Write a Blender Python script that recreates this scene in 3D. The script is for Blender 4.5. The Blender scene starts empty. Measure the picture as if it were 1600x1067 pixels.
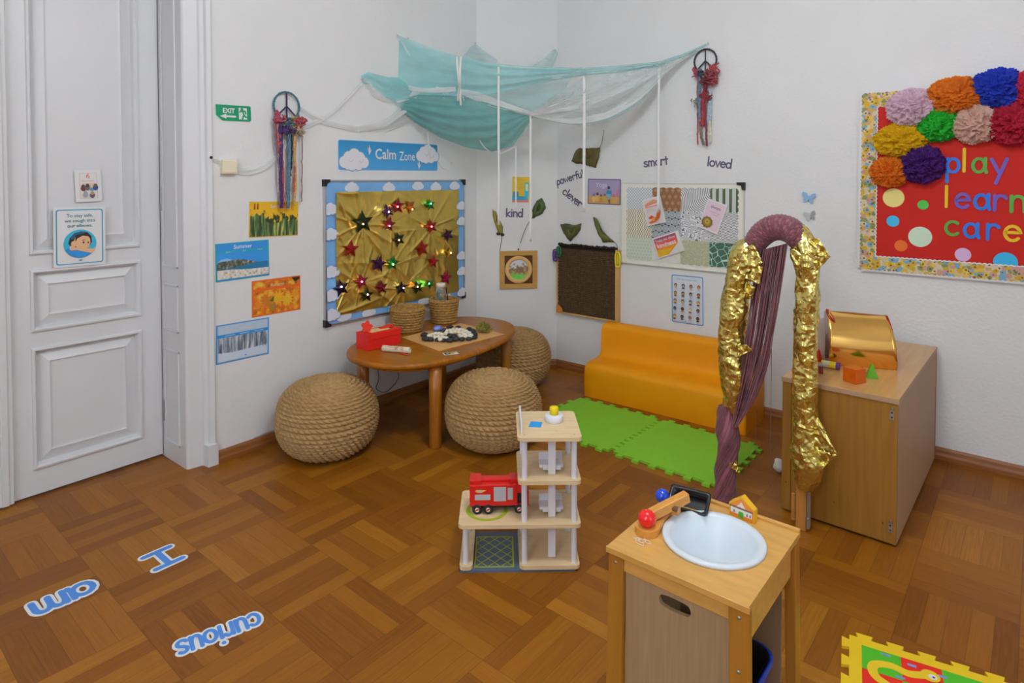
import bpy, math, random
from mathutils import Vector, Matrix, noise
S = bpy.context.scene
COL = S.collection
PI = math.pi

# ---------------------------------------------------------------- camera, world, lights, exposure
FPX, PPX, PPY, PIT, HC = 979.0, 800.0, 305.0, math.radians(1.45), 1.55
YAW = math.atan2(780.0, FPX)
cam_data = bpy.data.cameras.new('camera')
cam = bpy.data.objects.new('camera', cam_data)
COL.objects.link(cam)
cam.location = (0, 0, HC)
cam.rotation_euler = (PI / 2 - PIT, 0, YAW)
cam_data.sensor_width = 36.0
cam_data.lens = FPX / 1600 * 36
cam_data.shift_y = -(533.5 - PPY) / 1600
cam_data.clip_start = 0.02
S.camera = cam

W = bpy.data.worlds.new('world')
S.world = W
W.use_nodes = True
W.node_tree.nodes['Background'].inputs[0].default_value = (0.72, 0.80, 1.0, 1)
W.node_tree.nodes['Background'].inputs[1].default_value = 0.30

def area(name, loc, rot, sx, sy, power, col):
    l = bpy.data.lights.new(name, 'AREA')
    l.shape = 'RECTANGLE'; l.size = sx; l.size_y = sy; l.energy = power; l.color = col
    o = bpy.data.objects.new(name, l); COL.objects.link(o)
    o.location = loc; o.rotation_euler = rot
    return o
# daylight of the windows behind and to the right of the camera (the pendant lamps carry their own light)
area('window_light', (2.42, 0.6, 1.9), (0, math.radians(90), 0), 1.7, 1.5, 7, (0.80, 0.90, 1.0))
area('window_light', (-0.6, -3.02, 1.9), (math.radians(90), 0, 0), 1.5, 1.7, 12, (0.80, 0.90, 1.0))

S.view_settings.view_transform = 'Standard'
S.view_settings.look = 'None'
S.view_settings.gamma = 1.0
S.view_settings.use_curve_mapping = False
S.view_settings.exposure = -0.06

# ---------------------------------------------------------------- measuring helpers: a photo pixel to a point on a real surface
_f = Vector((-math.sin(YAW), math.cos(YAW), 0)); _r = Vector((math.cos(YAW), math.sin(YAW), 0)); _u = Vector((0, 0, 1))
FW = _f * math.cos(PIT) - _u * math.sin(PIT)
UP = _u * math.cos(PIT) + _f * math.sin(PIT)
CP = Vector((0, 0, HC))
def ray(px, py):
    return FW + _r * ((px - PPX) / FPX) - UP * ((py - PPY) / FPX)
def fz(px, py, z=0.0):
    d = ray(px, py); return CP + d * ((z - HC) / d.z)
def fy(px, py, Y):
    d = ray(px, py); return CP + d * (Y / d.y)
def fx(px, py, X):
    d = ray(px, py); return CP + d * (X / d.x)
class Wall:
    def __init__(s, a, b):
        s.O = Vector((a[0], a[1], 0)); d = Vector((b[0] - a[0], b[1] - a[1], 0))
        s.L = d.length; s.u = d.normalized(); s.n = Vector((s.u.y, -s.u.x, 0)); s.ang = math.atan2(s.u.y, s.u.x)
    def hit3(s, px, py, out=0.0):
        d = ray(px, py); o = s.O + s.n * out
        return CP + d * ((o - CP).dot(s.n) / d.dot(s.n))
    def hit(s, px, py, out=0.0):
        p = s.hit3(px, py, out); return (p - s.O).dot(s.u), p.z
    def P(s, a, z, out=0.0):
        return s.O + s.u * a + s.n * out + Vector((0, 0, z))
XL = -3.375
YJ, YC = 1.64, 3.779           # end of the door casing, start of the chamfered corner
CB = (-2.92, 4.26)
RB = (2.5, 4.088)
WL = Wall((XL, 0), (XL, YC))
WC = Wall((XL, YC), CB)
WB = Wall(CB, RB)
WD = Wall((-3.70, 0), (-3.70, 2))   # face of the door leaf
def depth(p): return (p - CP).dot(FW)

# ---------------------------------------------------------------- materials
def s2l(c): return c / 12.92 if c <= 0.04045 else ((c + 0.055) / 1.055) ** 2.4
def C(h, g=1.7):
    h = h.lstrip('#')
    c = [s2l(int(h[i:i + 2], 16) / 255) * g for i in (0, 2, 4)]; k = max(c)
    return tuple(v * min(1, 0.86 / max(k, 1e-6)) for v in c) + (1,)
def T3(c, r, g, b): return (c[0] * r, c[1] * g, c[2] * b, 1)
MATS = {}
def mat(name, col, rough=0.55, metal=0.0, var=0.0, vs=12.0, stretch=(1, 1, 1), bump=0.0, bs=80.0, emit=0.0, trans=0.0, alpha=1.0, coat=0.0, sheen=0.0, spec=0.5):
    if name in MATS: return MATS[name]
    m = bpy.data.materials.new(name); m.use_nodes = True; MATS[name] = m
    nt = m.node_tree; b = nt.nodes['Principled BSDF']
    if isinstance(col, str): col = C(col)
    b.inputs['Base Color'].default_value = col
    b.inputs['Roughness'].default_value = rough
    b.inputs['Metallic'].default_value = metal
    b.inputs['Specular IOR Level'].default_value = spec
    if coat: b.inputs['Coat Weight'].default_value = coat; b.inputs['Coat Roughness'].default_value = 0.15
    if trans: b.inputs['Transmission Weight'].default_value = trans
    if alpha < 1: b.inputs['Alpha'].default_value = alpha
    if sheen: b.inputs['Sheen Weight'].default_value = sheen
    if emit: b.inputs['Emission Color'].default_value = col; b.inputs['Emission Strength'].default_value = emit
    if var or bump:
        tc = nt.nodes.new('ShaderNodeTexCoord'); mp = nt.nodes.new('ShaderNodeMapping')
        mp.inputs['Scale'].default_value = stretch
        nt.links.new(tc.outputs['Object'], mp.inputs[0])
        if var:
            n = nt.nodes.new('ShaderNodeTexNoise'); n.inputs['Scale'].default_value = vs; n.inputs['Detail'].default_value = 5
            nt.links.new(mp.outputs[0], n.inputs['Vector'])
            r = nt.nodes.new('ShaderNodeValToRGB')
            r.color_ramp.elements[0].position = 0.3; r.color_ramp.elements[1].position = 0.7
            r.color_ramp.elements[0].color = tuple(c * (1 - var) for c in col[:3]) + (1,)
            r.color_ramp.elements[1].color = tuple(min(0.95, c * (1 + var)) for c in col[:3]) + (1,)
            nt.links.new(n.outputs['Fac'], r.inputs[0]); nt.links.new(r.outputs[0], b.inputs['Base Color'])
        if bump:
            n = nt.nodes.new('ShaderNodeTexNoise'); n.inputs['Scale'].default_value = bs; n.inputs['Detail'].default_value = 4
            nt.links.new(mp.outputs[0], n.inputs['Vector'])
            bp = nt.nodes.new('ShaderNodeBump'); bp.inputs['Strength'].default_value = bump; bp.inputs['Distance'].default_value = 0.01
            nt.links.new(n.outputs['Fac'], bp.inputs['Height']); nt.links.new(bp.outputs[0], b.inputs['Normal'])
    return m
def mth(nt, op, a, b=None, c=None):
    n = nt.nodes.new('ShaderNodeMath'); n.operation = op
    for i, v in enumerate((a, b, c)):
        if v is None: continue
        if isinstance(v, (int, float)): n.inputs[i].default_value = v
        else: nt.links.new(v, n.inputs[i])
    return n.outputs[0]
def ramp(nt, fac, stops, const=False):
    r = nt.nodes.new('ShaderNodeValToRGB'); e = r.color_ramp.elements
    if const: r.color_ramp.interpolation = 'CONSTANT'
    while len(e) < len(stops): e.new(0.5)
    for k, (p, c) in enumerate(stops): e[k].position = p; e[k].color = c
    nt.links.new(fac, r.inputs[0]); return r.outputs[0]
def pattern(name, fn, rough=0.6):
    """fn(nt, x, z) -> colour socket, x and z being the object's own coordinates in metres"""
    if name in MATS: return MATS[name]
    m = bpy.data.materials.new(name); m.use_nodes = True; MATS[name] = m
    nt = m.node_tree; tc = nt.nodes.new('ShaderNodeTexCoord'); sp = nt.nodes.new('ShaderNodeSeparateXYZ')
    nt.links.new(tc.outputs['Object'], sp.inputs[0])
    col = fn(nt, sp.outputs[0], sp.outputs[2])
    b = nt.nodes['Principled BSDF']; b.inputs['Roughness'].default_value = rough
    nt.links.new(col, b.inputs['Base Color'])
    return m

def parquet():
    m = bpy.data.materials.new('oak_parquet'); m.use_nodes = True
    nt = m.node_tree; b = nt.nodes['Principled BSDF']
    tc = nt.nodes.new('ShaderNodeTexCoord'); mp = nt.nodes.new('ShaderNodeMapping')
    mp.vector_type = 'POINT'; mp.inputs['Location'].default_value = (0.03, -2.775, 0); mp.inputs['Rotation'].default_value = (0, 0, math.radians(1.6))
    nt.links.new(tc.outputs['Object'], mp.inputs[0])
    sp = nt.nodes.new('ShaderNodeSeparateXYZ'); nt.links.new(mp.outputs[0], sp.inputs[0])
    B = 0.33
    U = mth(nt, 'DIVIDE', sp.outputs[0], B); V = mth(nt, 'DIVIDE', sp.outputs[1], B)
    i = mth(nt, 'FLOOR', U); j = mth(nt, 'FLOOR', V)
    fu = mth(nt, 'SUBTRACT', U, i); fv = mth(nt, 'SUBTRACT', V, j)
    par = mth(nt, 'FLOORED_MODULO', mth(nt, 'ADD', i, j), 2.0)
    ipar = mth(nt, 'SUBTRACT', 1.0, par)
    a = mth(nt, 'ADD', mth(nt, 'MULTIPLY', fu, ipar), mth(nt, 'MULTIPLY', fv, par))
    l = mth(nt, 'ADD', mth(nt, 'MULTIPLY', fv, ipar), mth(nt, 'MULTIPLY', fu, par))
    s = mth(nt, 'MULTIPLY', a, 5.0); k = mth(nt, 'FLOOR', s); fs = mth(nt, 'SUBTRACT', s, k)
    cv = nt.nodes.new('ShaderNodeCombineXYZ'); nt.links.new(i, cv.inputs[0]); nt.links.new(j, cv.inputs[1]); nt.links.new(k, cv.inputs[2])
    wn = nt.nodes.new('ShaderNodeTexWhiteNoise'); wn.noise_dimensions = '3D'; nt.links.new(cv.outputs[0], wn.inputs['Vector'])
    cb = nt.nodes.new('ShaderNodeCombineXYZ'); nt.links.new(i, cb.inputs[0]); nt.links.new(j, cb.inputs[1])
    wb = nt.nodes.new('ShaderNodeTexWhiteNoise'); wb.noise_dimensions = '3D'; nt.links.new(cb.outputs[0], wb.inputs['Vector'])
    g = nt.nodes.new('ShaderNodeCombineXYZ')
    nt.links.new(mth(nt, 'MULTIPLY', l, 1.2), g.inputs[0]); nt.links.new(mth(nt, 'MULTIPLY', a, 22.0), g.inputs[1])
    nt.links.new(mth(nt, 'MULTIPLY', wn.outputs['Value'], 60.0), g.inputs[2])
    gn = nt.nodes.new('ShaderNodeTexNoise'); gn.inputs['Scale'].default_value = 2.2; gn.inputs['Detail'].default_value = 6; gn.inputs['Roughness'].default_value = 0.6
    nt.links.new(g.outputs[0], gn.inputs['Vector'])
    mixv = mth(nt, 'ADD', mth(nt, 'ADD', mth(nt, 'ADD', mth(nt, 'MULTIPLY', wn.outputs['Value'], 0.36), 0.06), mth(nt, 'MULTIPLY', wb.outputs['Value'], 0.18)), mth(nt, 'MULTIPLY', gn.outputs['Fac'], 0.48))
    colr = ramp(nt, mixv, [(0.10, T3(C('#5a350c', 1.5), .78, .61, .25)), (0.42, T3(C('#7d501a', 1.5), .80, .65, .27)), (0.70, T3(C('#8f6022', 1.5), .82, .69, .29)), (1.0, T3(C('#ab7c36', 1.45), .86, .74, .36))])
    e1 = mth(nt, 'MINIMUM', fs, mth(nt, 'SUBTRACT', 1.0, fs)); e2 = mth(nt, 'MINIMUM', l, mth(nt, 'SUBTRACT', 1.0, l))
    gap = mth(nt, 'MAXIMUM', mth(nt, 'LESS_THAN', e1, 0.013), mth(nt, 'LESS_THAN', e2, 0.0035))
    mx = nt.nodes.new('ShaderNodeMix'); mx.data_type = 'RGBA'
    nt.links.new(mth(nt, 'MULTIPLY', gap, 0.55), mx.inputs['Factor']); nt.links.new(colr, mx.inputs['A']); mx.inputs['B'].default_value = C('#3a220c', 1.2)
    nt.links.new(mx.outputs['Result'], b.inputs['Base Color'])
    b.inputs['Roughness'].default_value = 0.40; b.inputs['Specular IOR Level'].default_value = 0.28
    bp = nt.nodes.new('ShaderNodeBump'); bp.inputs['Strength'].default_value = 0.12; bp.inputs['Distance'].default_value = 0.002; bp.invert = True
    nt.links.new(mth(nt, 'ADD', gap, mth(nt, 'MULTIPLY', gn.outputs['Fac'], 0.4)), bp.inputs['Height']); nt.links.new(bp.outputs[0], b.inputs['Normal'])
    return m

def tissue(hexs):
    m = mat('tissue_' + hexs[1:], C(hexs, 2.2), .8, var=.08, vs=30); nt = m.node_tree
    if 'Translucent BSDF' in nt.nodes: return m
    b = nt.nodes['Principled BSDF']; t = nt.nodes.new('ShaderNodeBsdfTranslucent'); t.inputs[0].default_value = C(hexs, 3); x = nt.nodes.new('ShaderNodeMixShader'); x.inputs[0].default_value = .38
    nt.links.new(b.outputs[0], x.inputs[1]); nt.links.new(t.outputs[0], x.inputs[2]); nt.links.new(x.outputs[0], nt.nodes['Material Output'].inputs['Surface'])
    return m
def tulle(name, col, dens, tr_mix=0.45):
    """sheer netting: part of the light goes straight through, the rest is scattered by the threads"""
    if name in MATS: return MATS[name]
    m = bpy.data.materials.new(name); m.use_nodes = True; MATS[name] = m
    nt = m.node_tree; b = nt.nodes['Principled BSDF']; out = nt.nodes['Material Output']
    b.inputs['Base Color'].default_value = col; b.inputs['Roughness'].default_value = 0.8; b.inputs['Specular IOR Level'].default_value = 0.1
    tl = nt.nodes.new('ShaderNodeBsdfTranslucent'); tl.inputs[0].default_value = col
    m1 = nt.nodes.new('ShaderNodeMixShader'); m1.inputs[0].default_value = tr_mix
    nt.links.new(b.outputs[0], m1.inputs[1]); nt.links.new(tl.outputs[0], m1.inputs[2])
    tr = nt.nodes.new('ShaderNodeBsdfTransparent'); m2 = nt.nodes.new('ShaderNodeMixShader')
    tc = nt.nodes.new('ShaderNodeTexCoord'); mp = nt.nodes.new('ShaderNodeMapping'); mp.inputs['Scale'].default_value = (2, 2, 5)
    n = nt.nodes.new('ShaderNodeTexNoise'); n.inputs['Scale'].default_value = 2.0; n.inputs['Detail'].default_value = 4
    nt.links.new(tc.outputs['Object'], mp.inputs[0]); nt.links.new(mp.outputs[0], n.inputs['Vector'])
    d = mth(nt, 'ADD', mth(nt, 'MULTIPLY', mth(nt, 'SUBTRACT', n.outputs['Fac'], 0.5), 0.45), dens + 0.04)
    d.node.use_clamp = True
    nt.links.new(d, m2.inputs[0]); nt.links.new(tr.outputs[0], m2.inputs[1]); nt.links.new(m1.outputs[0], m2.inputs[2])
    nt.links.new(m2.outputs[0], out.inputs['Surface'])
    return m

PLASTER = mat('white_plaster', (0.80, 0.80, 0.805, 1), 0.85, var=0.02, vs=2.5, bump=0.25, bs=60)
PAINT = mat('white_gloss_paint', (0.74, 0.745, 0.76, 1), 0.42, var=0.02, vs=3, bump=0.04, bs=30)
FLOOR = parquet()
WHITE = mat('white_paper', (0.80, 0.80, 0.80, 1), 0.6)
BLACK = mat('black_plastic', (0.012, 0.012, 0.014, 1), 0.4)
GREY = mat('grey_metal', (0.45, 0.45, 0.46, 1), 0.35, 0.8)
def P(hexs, rough=0.6, g=1.7):
    return mat('paper_' + hexs.strip('#') + ('' if g == 1.7 else str(g)), C(hexs, g), rough)
# ---------------------------------------------------------------- mesh helpers
class MB:
    def __init__(s): s.v = []; s.f = []; s.mi = []; s.sm = []; s.mats = []
    def mid(s, m):
        if m not in s.mats: s.mats.append(m)
        return s.mats.index(m)
    def add(s, vs, fs, m, smooth=False, M=None):
        o = len(s.v); k = s.mid(m)
        for p in vs: s.v.append((M @ Vector(p)) if M else Vector(p))
        for f in fs: s.f.append([o + i for i in f]); s.mi.append(k); s.sm.append(smooth)
        return s
    def box(s, a, b, m, M=None):
        x0, y0, z0 = a; x1, y1, z1 = b
        return s.add([(x0, y0, z0), (x1, y0, z0), (x1, y1, z0), (x0, y1, z0), (x0, y0, z1), (x1, y0, z1), (x1, y1, z1), (x0, y1, z1)],
                     [(0, 3, 2, 1), (4, 5, 6, 7), (0, 1, 5, 4), (1, 2, 6, 5), (2, 3, 7, 6), (3, 0, 4, 7)], m, False, M)
    def prism(s, pts, z0, z1, m, M=None, smooth_side=False):
        n = len(pts)
        area = sum(pts[i][0] * pts[(i + 1) % n][1] - pts[(i + 1) % n][0] * pts[i][1] for i in range(n))
        if area < 0: pts = pts[::-1]
        vs = [(p[0], p[1], z0) for p in pts] + [(p[0], p[1], z1) for p in pts]
        s.add(vs, [tuple(range(n - 1, -1, -1)), tuple(range(n, 2 * n))], m, False, M)
        return s.add(vs, [(i, (i + 1) % n, n + (i + 1) % n, n + i) for i in range(n)], m, smooth_side, M)
    def grid(s, rows, m, smooth=True, close=False, M=None):
        nr, nc = len(rows), len(rows[0]); vs = [p for r in rows for p in r]; fs = []
        for i in range(nr - 1):
            for j in range(nc if close else nc - 1):
                k = (j + 1) % nc
                fs.append((i * nc + j, i * nc + k, (i + 1) * nc + k, (i + 1) * nc + j))
        return s.add(vs, fs, m, smooth, M)
    def lathe(s, prof, m, n=32, M=None, smooth=True):
        rows = [[(r * math.cos(2 * PI * j / n), r * math.sin(2 * PI * j / n), z) for j in range(n)] for r, z in prof]
        return s.grid(rows, m, smooth, True, M)
    def cyl(s, a, b, r, m, n=16, r2=None):
        return s.tube([a, b], [r, r if r2 is None else r2], m, n, smooth=True)
    def tube(s, path, rad, m, n=8, caps=True, smooth=True, M=None, fn=None):
        path = [Vector(p) for p in path]; N = len(path)
        if not isinstance(rad, (list, tuple)): rad = [rad] * N
        T = [(path[min(i + 1, N - 1)] - path[max(i - 1, 0)]).normalized() for i in range(N)]
        ref = Vector((0, 0, 1)) if abs(T[0].z) < 0.9 else Vector((1, 0, 0))
        A = (ref - T[0] * ref.dot(T[0])).normalized(); rows = []
        for i in range(N):
            A = (A - T[i] * A.dot(T[i])).normalized(); B = T[i].cross(A); row = []
            for j in range(n):
                t = 2 * PI * j / n; rr = rad[i] * (fn(i, t) if fn else 1)
                row.append(path[i] + (A * math.cos(t) + B * math.sin(t)) * rr)
            rows.append(row)
        s.grid(rows, m, smooth, True, M)
        if caps:
            s.add(rows[0], [tuple(range(n - 1, -1, -1))], m, False, M); s.add(rows[-1], [tuple(range(n))], m, False, M)
        return s
    def ball(s, c, r, m, n=16, k=10, M=None, sq=(1, 1, 1)):
        rows = []
        for i in range(k + 1):
            a = -PI / 2 + PI * i / k
            rows.append([(c[0] + sq[0] * r * math.cos(a) * math.cos(2 * PI * j / n), c[1] + sq[1] * r * math.cos(a) * math.sin(2 * PI * j / n), c[2] + sq[2] * r * math.sin(a)) for j in range(n)])
        return s.grid(rows, m, True, True, M)
    def torus(s, c, R, r, m, n=40, k=10, ax='y'):
        rows = []
        for i in range(n + 1):
            a = 2 * PI * i / n; row = []
            for j in range(k):
                b = 2 * PI * j / k; q = (R + r * math.cos(b)); o = r * math.sin(b)
                p = (q * math.cos(a), o, q * math.sin(a)) if ax == 'y' else (q * math.cos(a), q * math.sin(a), o)
                row.append((c[0] + p[0], c[1] + p[1], c[2] + p[2]))
            rows.append(row)
        return s.grid(rows, m, True, True)
    def build(s, name, parent=None, bev=0.0, seg=2, loc=None, rot=None, solid=0.0):
        me = bpy.data.meshes.new(name)
        me.from_pydata([tuple(p) for p in s.v], [], s.f)
        for m in s.mats: me.materials.append(m)
        me.polygons.foreach_set('material_index', s.mi); me.polygons.foreach_set('use_smooth', s.sm)
        me.update()
        o = bpy.data.objects.new(name, me); COL.objects.link(o)
        if parent: o.parent = parent
        if loc is not None: o.location = loc
        if rot is not None: o.rotation_euler = rot
        if bev:
            b = o.modifiers.new('bevel', 'BEVEL'); b.width = bev; b.segments = seg; b.limit_method = 'ANGLE'; b.angle_limit = math.radians(35)
        if solid:
            q = o.modifiers.new('solid', 'SOLIDIFY'); q.thickness = solid; q.offset = 0
        return o
def tag(o, label, cat, group=None, kind=None):
    if label: o['label'] = label
    if cat: o['category'] = cat
    if group: o['group'] = group
    if kind: o['kind'] = kind
    return o
def thing(name, label, cat, loc=(0, 0, 0), rot=(0, 0, 0), group=None):
    o = bpy.data.objects.new(name, None); COL.objects.link(o); o.empty_display_size = 0.05
    o.location = loc; o.rotation_euler = rot
    return tag(o, label, cat, group)
def struct(o): o['kind'] = 'structure'; return o
def dup(o, parent=None):
    c = o.copy(); COL.objects.link(c)
    if parent: c.parent = parent
    for ch in list(o.children): dup(ch, c)
    return c
def rrect(x0, z0, x1, z1, r, k=5):
    pts = []
    for cx, cz, a0 in ((x1 - r, z1 - r, 0), (x0 + r, z1 - r, 90), (x0 + r, z0 + r, 180), (x1 - r, z0 + r, 270)):
        for i in range(k + 1):
            a = math.radians(a0 + 90 * i / k); pts.append((cx + r * math.cos(a), cz + r * math.sin(a)))
    return pts
def resample(pl, n):
    pl = [Vector(p) for p in pl]; d = [0]
    for i in range(1, len(pl)): d.append(d[-1] + (pl[i] - pl[i - 1]).length)
    out = []; j = 0
    for i in range(n):
        t = d[-1] * i / (n - 1)
        while j < len(d) - 2 and d[j + 1] < t: j += 1
        q = (t - d[j]) / max(1e-9, d[j + 1] - d[j]); out.append(pl[j].lerp(pl[j + 1], min(1, q)))
    return out
def smoothpath(pl, n):
    pl = [Vector(p) for p in pl]; N = len(pl); out = []
    for i in range(n):
        t = (N - 1) * i / (n - 1); k = min(int(t), N - 2); u = t - k
        p0, p1, p2, p3 = pl[max(k - 1, 0)], pl[k], pl[k + 1], pl[min(k + 2, N - 1)]
        out.append(0.5 * ((2 * p1) + (p2 - p0) * u + (2 * p0 - 5 * p1 + 4 * p2 - p3) * u * u + (3 * p1 - p0 - 3 * p2 + p3) * u ** 3))
    return out

# ---------------------------------------------------------------- lettering
_TX = {}
def bftext(t, bold=0.0):
    if (t, bold) in _TX: return _TX[(t, bold)]
    cu = bpy.data.curves.new('t', 'FONT'); cu.body = t; cu.size = 1; cu.offset = bold; cu.resolution_u = 3
    o = bpy.data.objects.new('t', cu); COL.objects.link(o)
    dg = bpy.context.evaluated_depsgraph_get(); ev = o.evaluated_get(dg); me = ev.to_mesh()
    vs = [(v.co.x, v.co.y) for v in me.vertices]; fs = [tuple(p.vertices) for p in me.polygons]
    ev.to_mesh_clear(); bpy.data.objects.remove(o); bpy.data.curves.remove(cu)
    x0 = min(v[0] for v in vs); x1 = max(v[0] for v in vs)
    vs = [(x - x0, y) for x, y in vs]
    _TX[(t, bold)] = (vs, fs, x1 - x0); return _TX[(t, bold)]
def arc(cx, cy, rx, ry, a0, a1, n=14):
    return [(cx + rx * math.cos(math.radians(a0 + (a1 - a0) * i / n)), cy + ry * math.sin(math.radians(a0 + (a1 - a0) * i / n))) for i in range(n + 1)]
GL = {  # hand-lettered alphabet, x-height 1: (advance, strokes)
 'a': (1.05, [arc(.45, .5, .40, .46, 30, 390), [(.88, .98), (.86, .3), (.95, .02)]]),
 'c': (0.95, [arc(.48, .5, .42, .47, 48, 315)]),
 'd': (1.08, [arc(.45, .48, .40, .46, 30, 390), [(.88, 1.62), (.88, .02)]]),
 'e': (1.0, [[(.08, .54), (.86, .56)] + arc(.47, .5, .41, .47, 8, 318)]),
 'f': (0.75, [arc(.62, 1.25, .28, .35, 60, 180) + [(.33, 0)], [(.05, .92), (.66, .92)]]),
 'g': (1.05, [arc(.45, .5, .40, .46, 30, 390), [(.88, .98), (.88, -.2)] + arc(.5, -.25, .38, .32, 0, -140)]),
 'i': (0.45, [[(.2, 1), (.2, .02)], [(.2, 1.38), (.2, 1.42)]]),
 'k': (0.95, [[(.12, 1.6), (.12, .02)], [(.78, .98), (.16, .48), (.82, .02)]]),
 'l': (0.45, [[(.2, 1.6), (.2, .02)]]),
 'm': (1.5, [[(.12, 1), (.12, .02)], [(.12, .55)] + arc(.40, .62, .27, .36, 170, 0) + [(.67, .02)], [(.67, .55)] + arc(.97, .62, .28, .36, 170, 0) + [(1.27, .02)]]),
 'n': (1.0, [[(.12, 1), (.12, .02)], [(.12, .5)] + arc(.46, .58, .33, .40, 165, 0) + [(.80, .02)]]),
 'o': (1.05, [arc(.5, .5, .43, .47, 0, 360, 20)]),
 'p': (1.05, [[(.14, .98), (.14, -.62)], arc(.54, .5, .40, .46, -150, 210)]),
 'r': (0.80, [[(.14, 1), (.14, .02)], [(.14, .5)] + arc(.48, .58, .33, .40, 160, 35)]),
 's': (0.9, [arc(.42, .74, .30, .24, 40, 200) + [(.40, .5)] + arc(.40, .25, .34, .24, 70, -160)]),
 't': (0.75, [[(.36, 1.42), (.36, .02)], [(.04, .98), (.70, .98)]]),
 'u': (1.0, [[(.12, 1), (.12, .45)] + arc(.44, .42, .32, .40, 180, 345) + [(.78, .5)], [(.78, 1), (.80, .02)]]),
 'v': (0.95, [[(.06, 1), (.44, .03), (.84, 1)]]),
 'w': (1.3, [[(.06, 1), (.32, .04), (.60, .8), (.90, .04), (1.16, 1)]]),
 'y': (1.0, [[(.06, .98), (.46, .10)], [(.86, .98), (.30, -.60)]]),
 'I': (1.1, [[(.5, 1.55), (.5, .02)], [(.08, 1.55), (.92, 1.55)], [(.08, .02), (.92, .02)]]),
 ' ': (0.5, []),
}
def strokes(t, xh=1.0):
    x = 0; out = []
    for ch in t:
        w, st = GL[ch]
        for pl in st: out.append([((x + a) * xh, b * xh) for a, b in pl])
        x += w
    return out, x * xh
def pen(mb, pl, w, y0, y1, m, fr):
    """a stroke of width w cut from card: fr maps (a, b, out) to the object's coordinates"""
    q = [Vector(pl[0][:2])]
    for p in pl[1:]:
        p = Vector(p[:2])
        if (p - q[-1]).length > w * .04: q.append(p)
    if len(q) < 2: return
    closed = (q[0] - q[-1]).length < w * .3 and len(q) > 6
    if closed: q = q[:-1]
    n = len(q); mb.pk = getattr(mb, 'pk', 0) + 1; sg = 1 if y1 > y0 else -1; flat = y0 == y1; y1 = y1 + sg * 5e-6 * mb.pk
    L, R = [], []
    for i in range(n):
        a = (q[i] - q[i - 1]) if (i > 0 or closed) else (q[1] - q[0]); b = (q[(i + 1) % n] - q[i]) if (i < n - 1 or closed) else (q[-1] - q[-2])
        a.normalize(); b.normalize(); na, nb = Vector((-a.y, a.x)), Vector((-b.y, b.x)); mm = na + nb
        mm = na if mm.length < .2 else mm.normalized(); k = w / 2 / max(.6, mm.dot(na)); L.append(q[i] + mm * k); R.append(q[i] - mm * k)
    if not closed:      # round ends
        d0 = (q[0] - q[1]).normalized(); d1 = (q[-1] - q[-2]).normalized()
        e0 = [q[0] + (Matrix.Rotation(math.radians(t), 2) @ d0) * w / 2 for t in (-60, -30, 0, 30, 60)]; e1 = [q[-1] + (Matrix.Rotation(math.radians(t), 2) @ d1) * w / 2 for t in (-60, -30, 0, 30, 60)]
    top = lambda v: fr(v.x, v.y, y1); bot = lambda v: fr(v.x, v.y, y0)
    rng = range(n if closed else n - 1)
    vs = [top(v) for v in L] + [top(v) for v in R]; mb.add(vs, [(i, n + i, n + (i + 1) % n, (i + 1) % n) for i in rng], m)
    if not closed:
        for e, a, b in ((e0, L[0], R[0]), (e1, R[-1], L[-1])):
            pts = [a] + (e if (e[0] - a).length < (e[-1] - a).length else e[::-1]) + [b]; mb.add([top(v) for v in pts], [tuple(range(len(pts)))], m)
            if not flat: k = len(pts); mb.add([bot(v) for v in pts] + [top(v) for v in pts], [(i, i + 1, k + i + 1, k + i) for i in range(k - 1)], m)
    if not flat:
        for S_ in (L, R): mb.add([bot(v) for v in S_] + [top(v) for v in S_], [(i, (i + 1) % n, n + (i + 1) % n, n + i) for i in rng], m)

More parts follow.
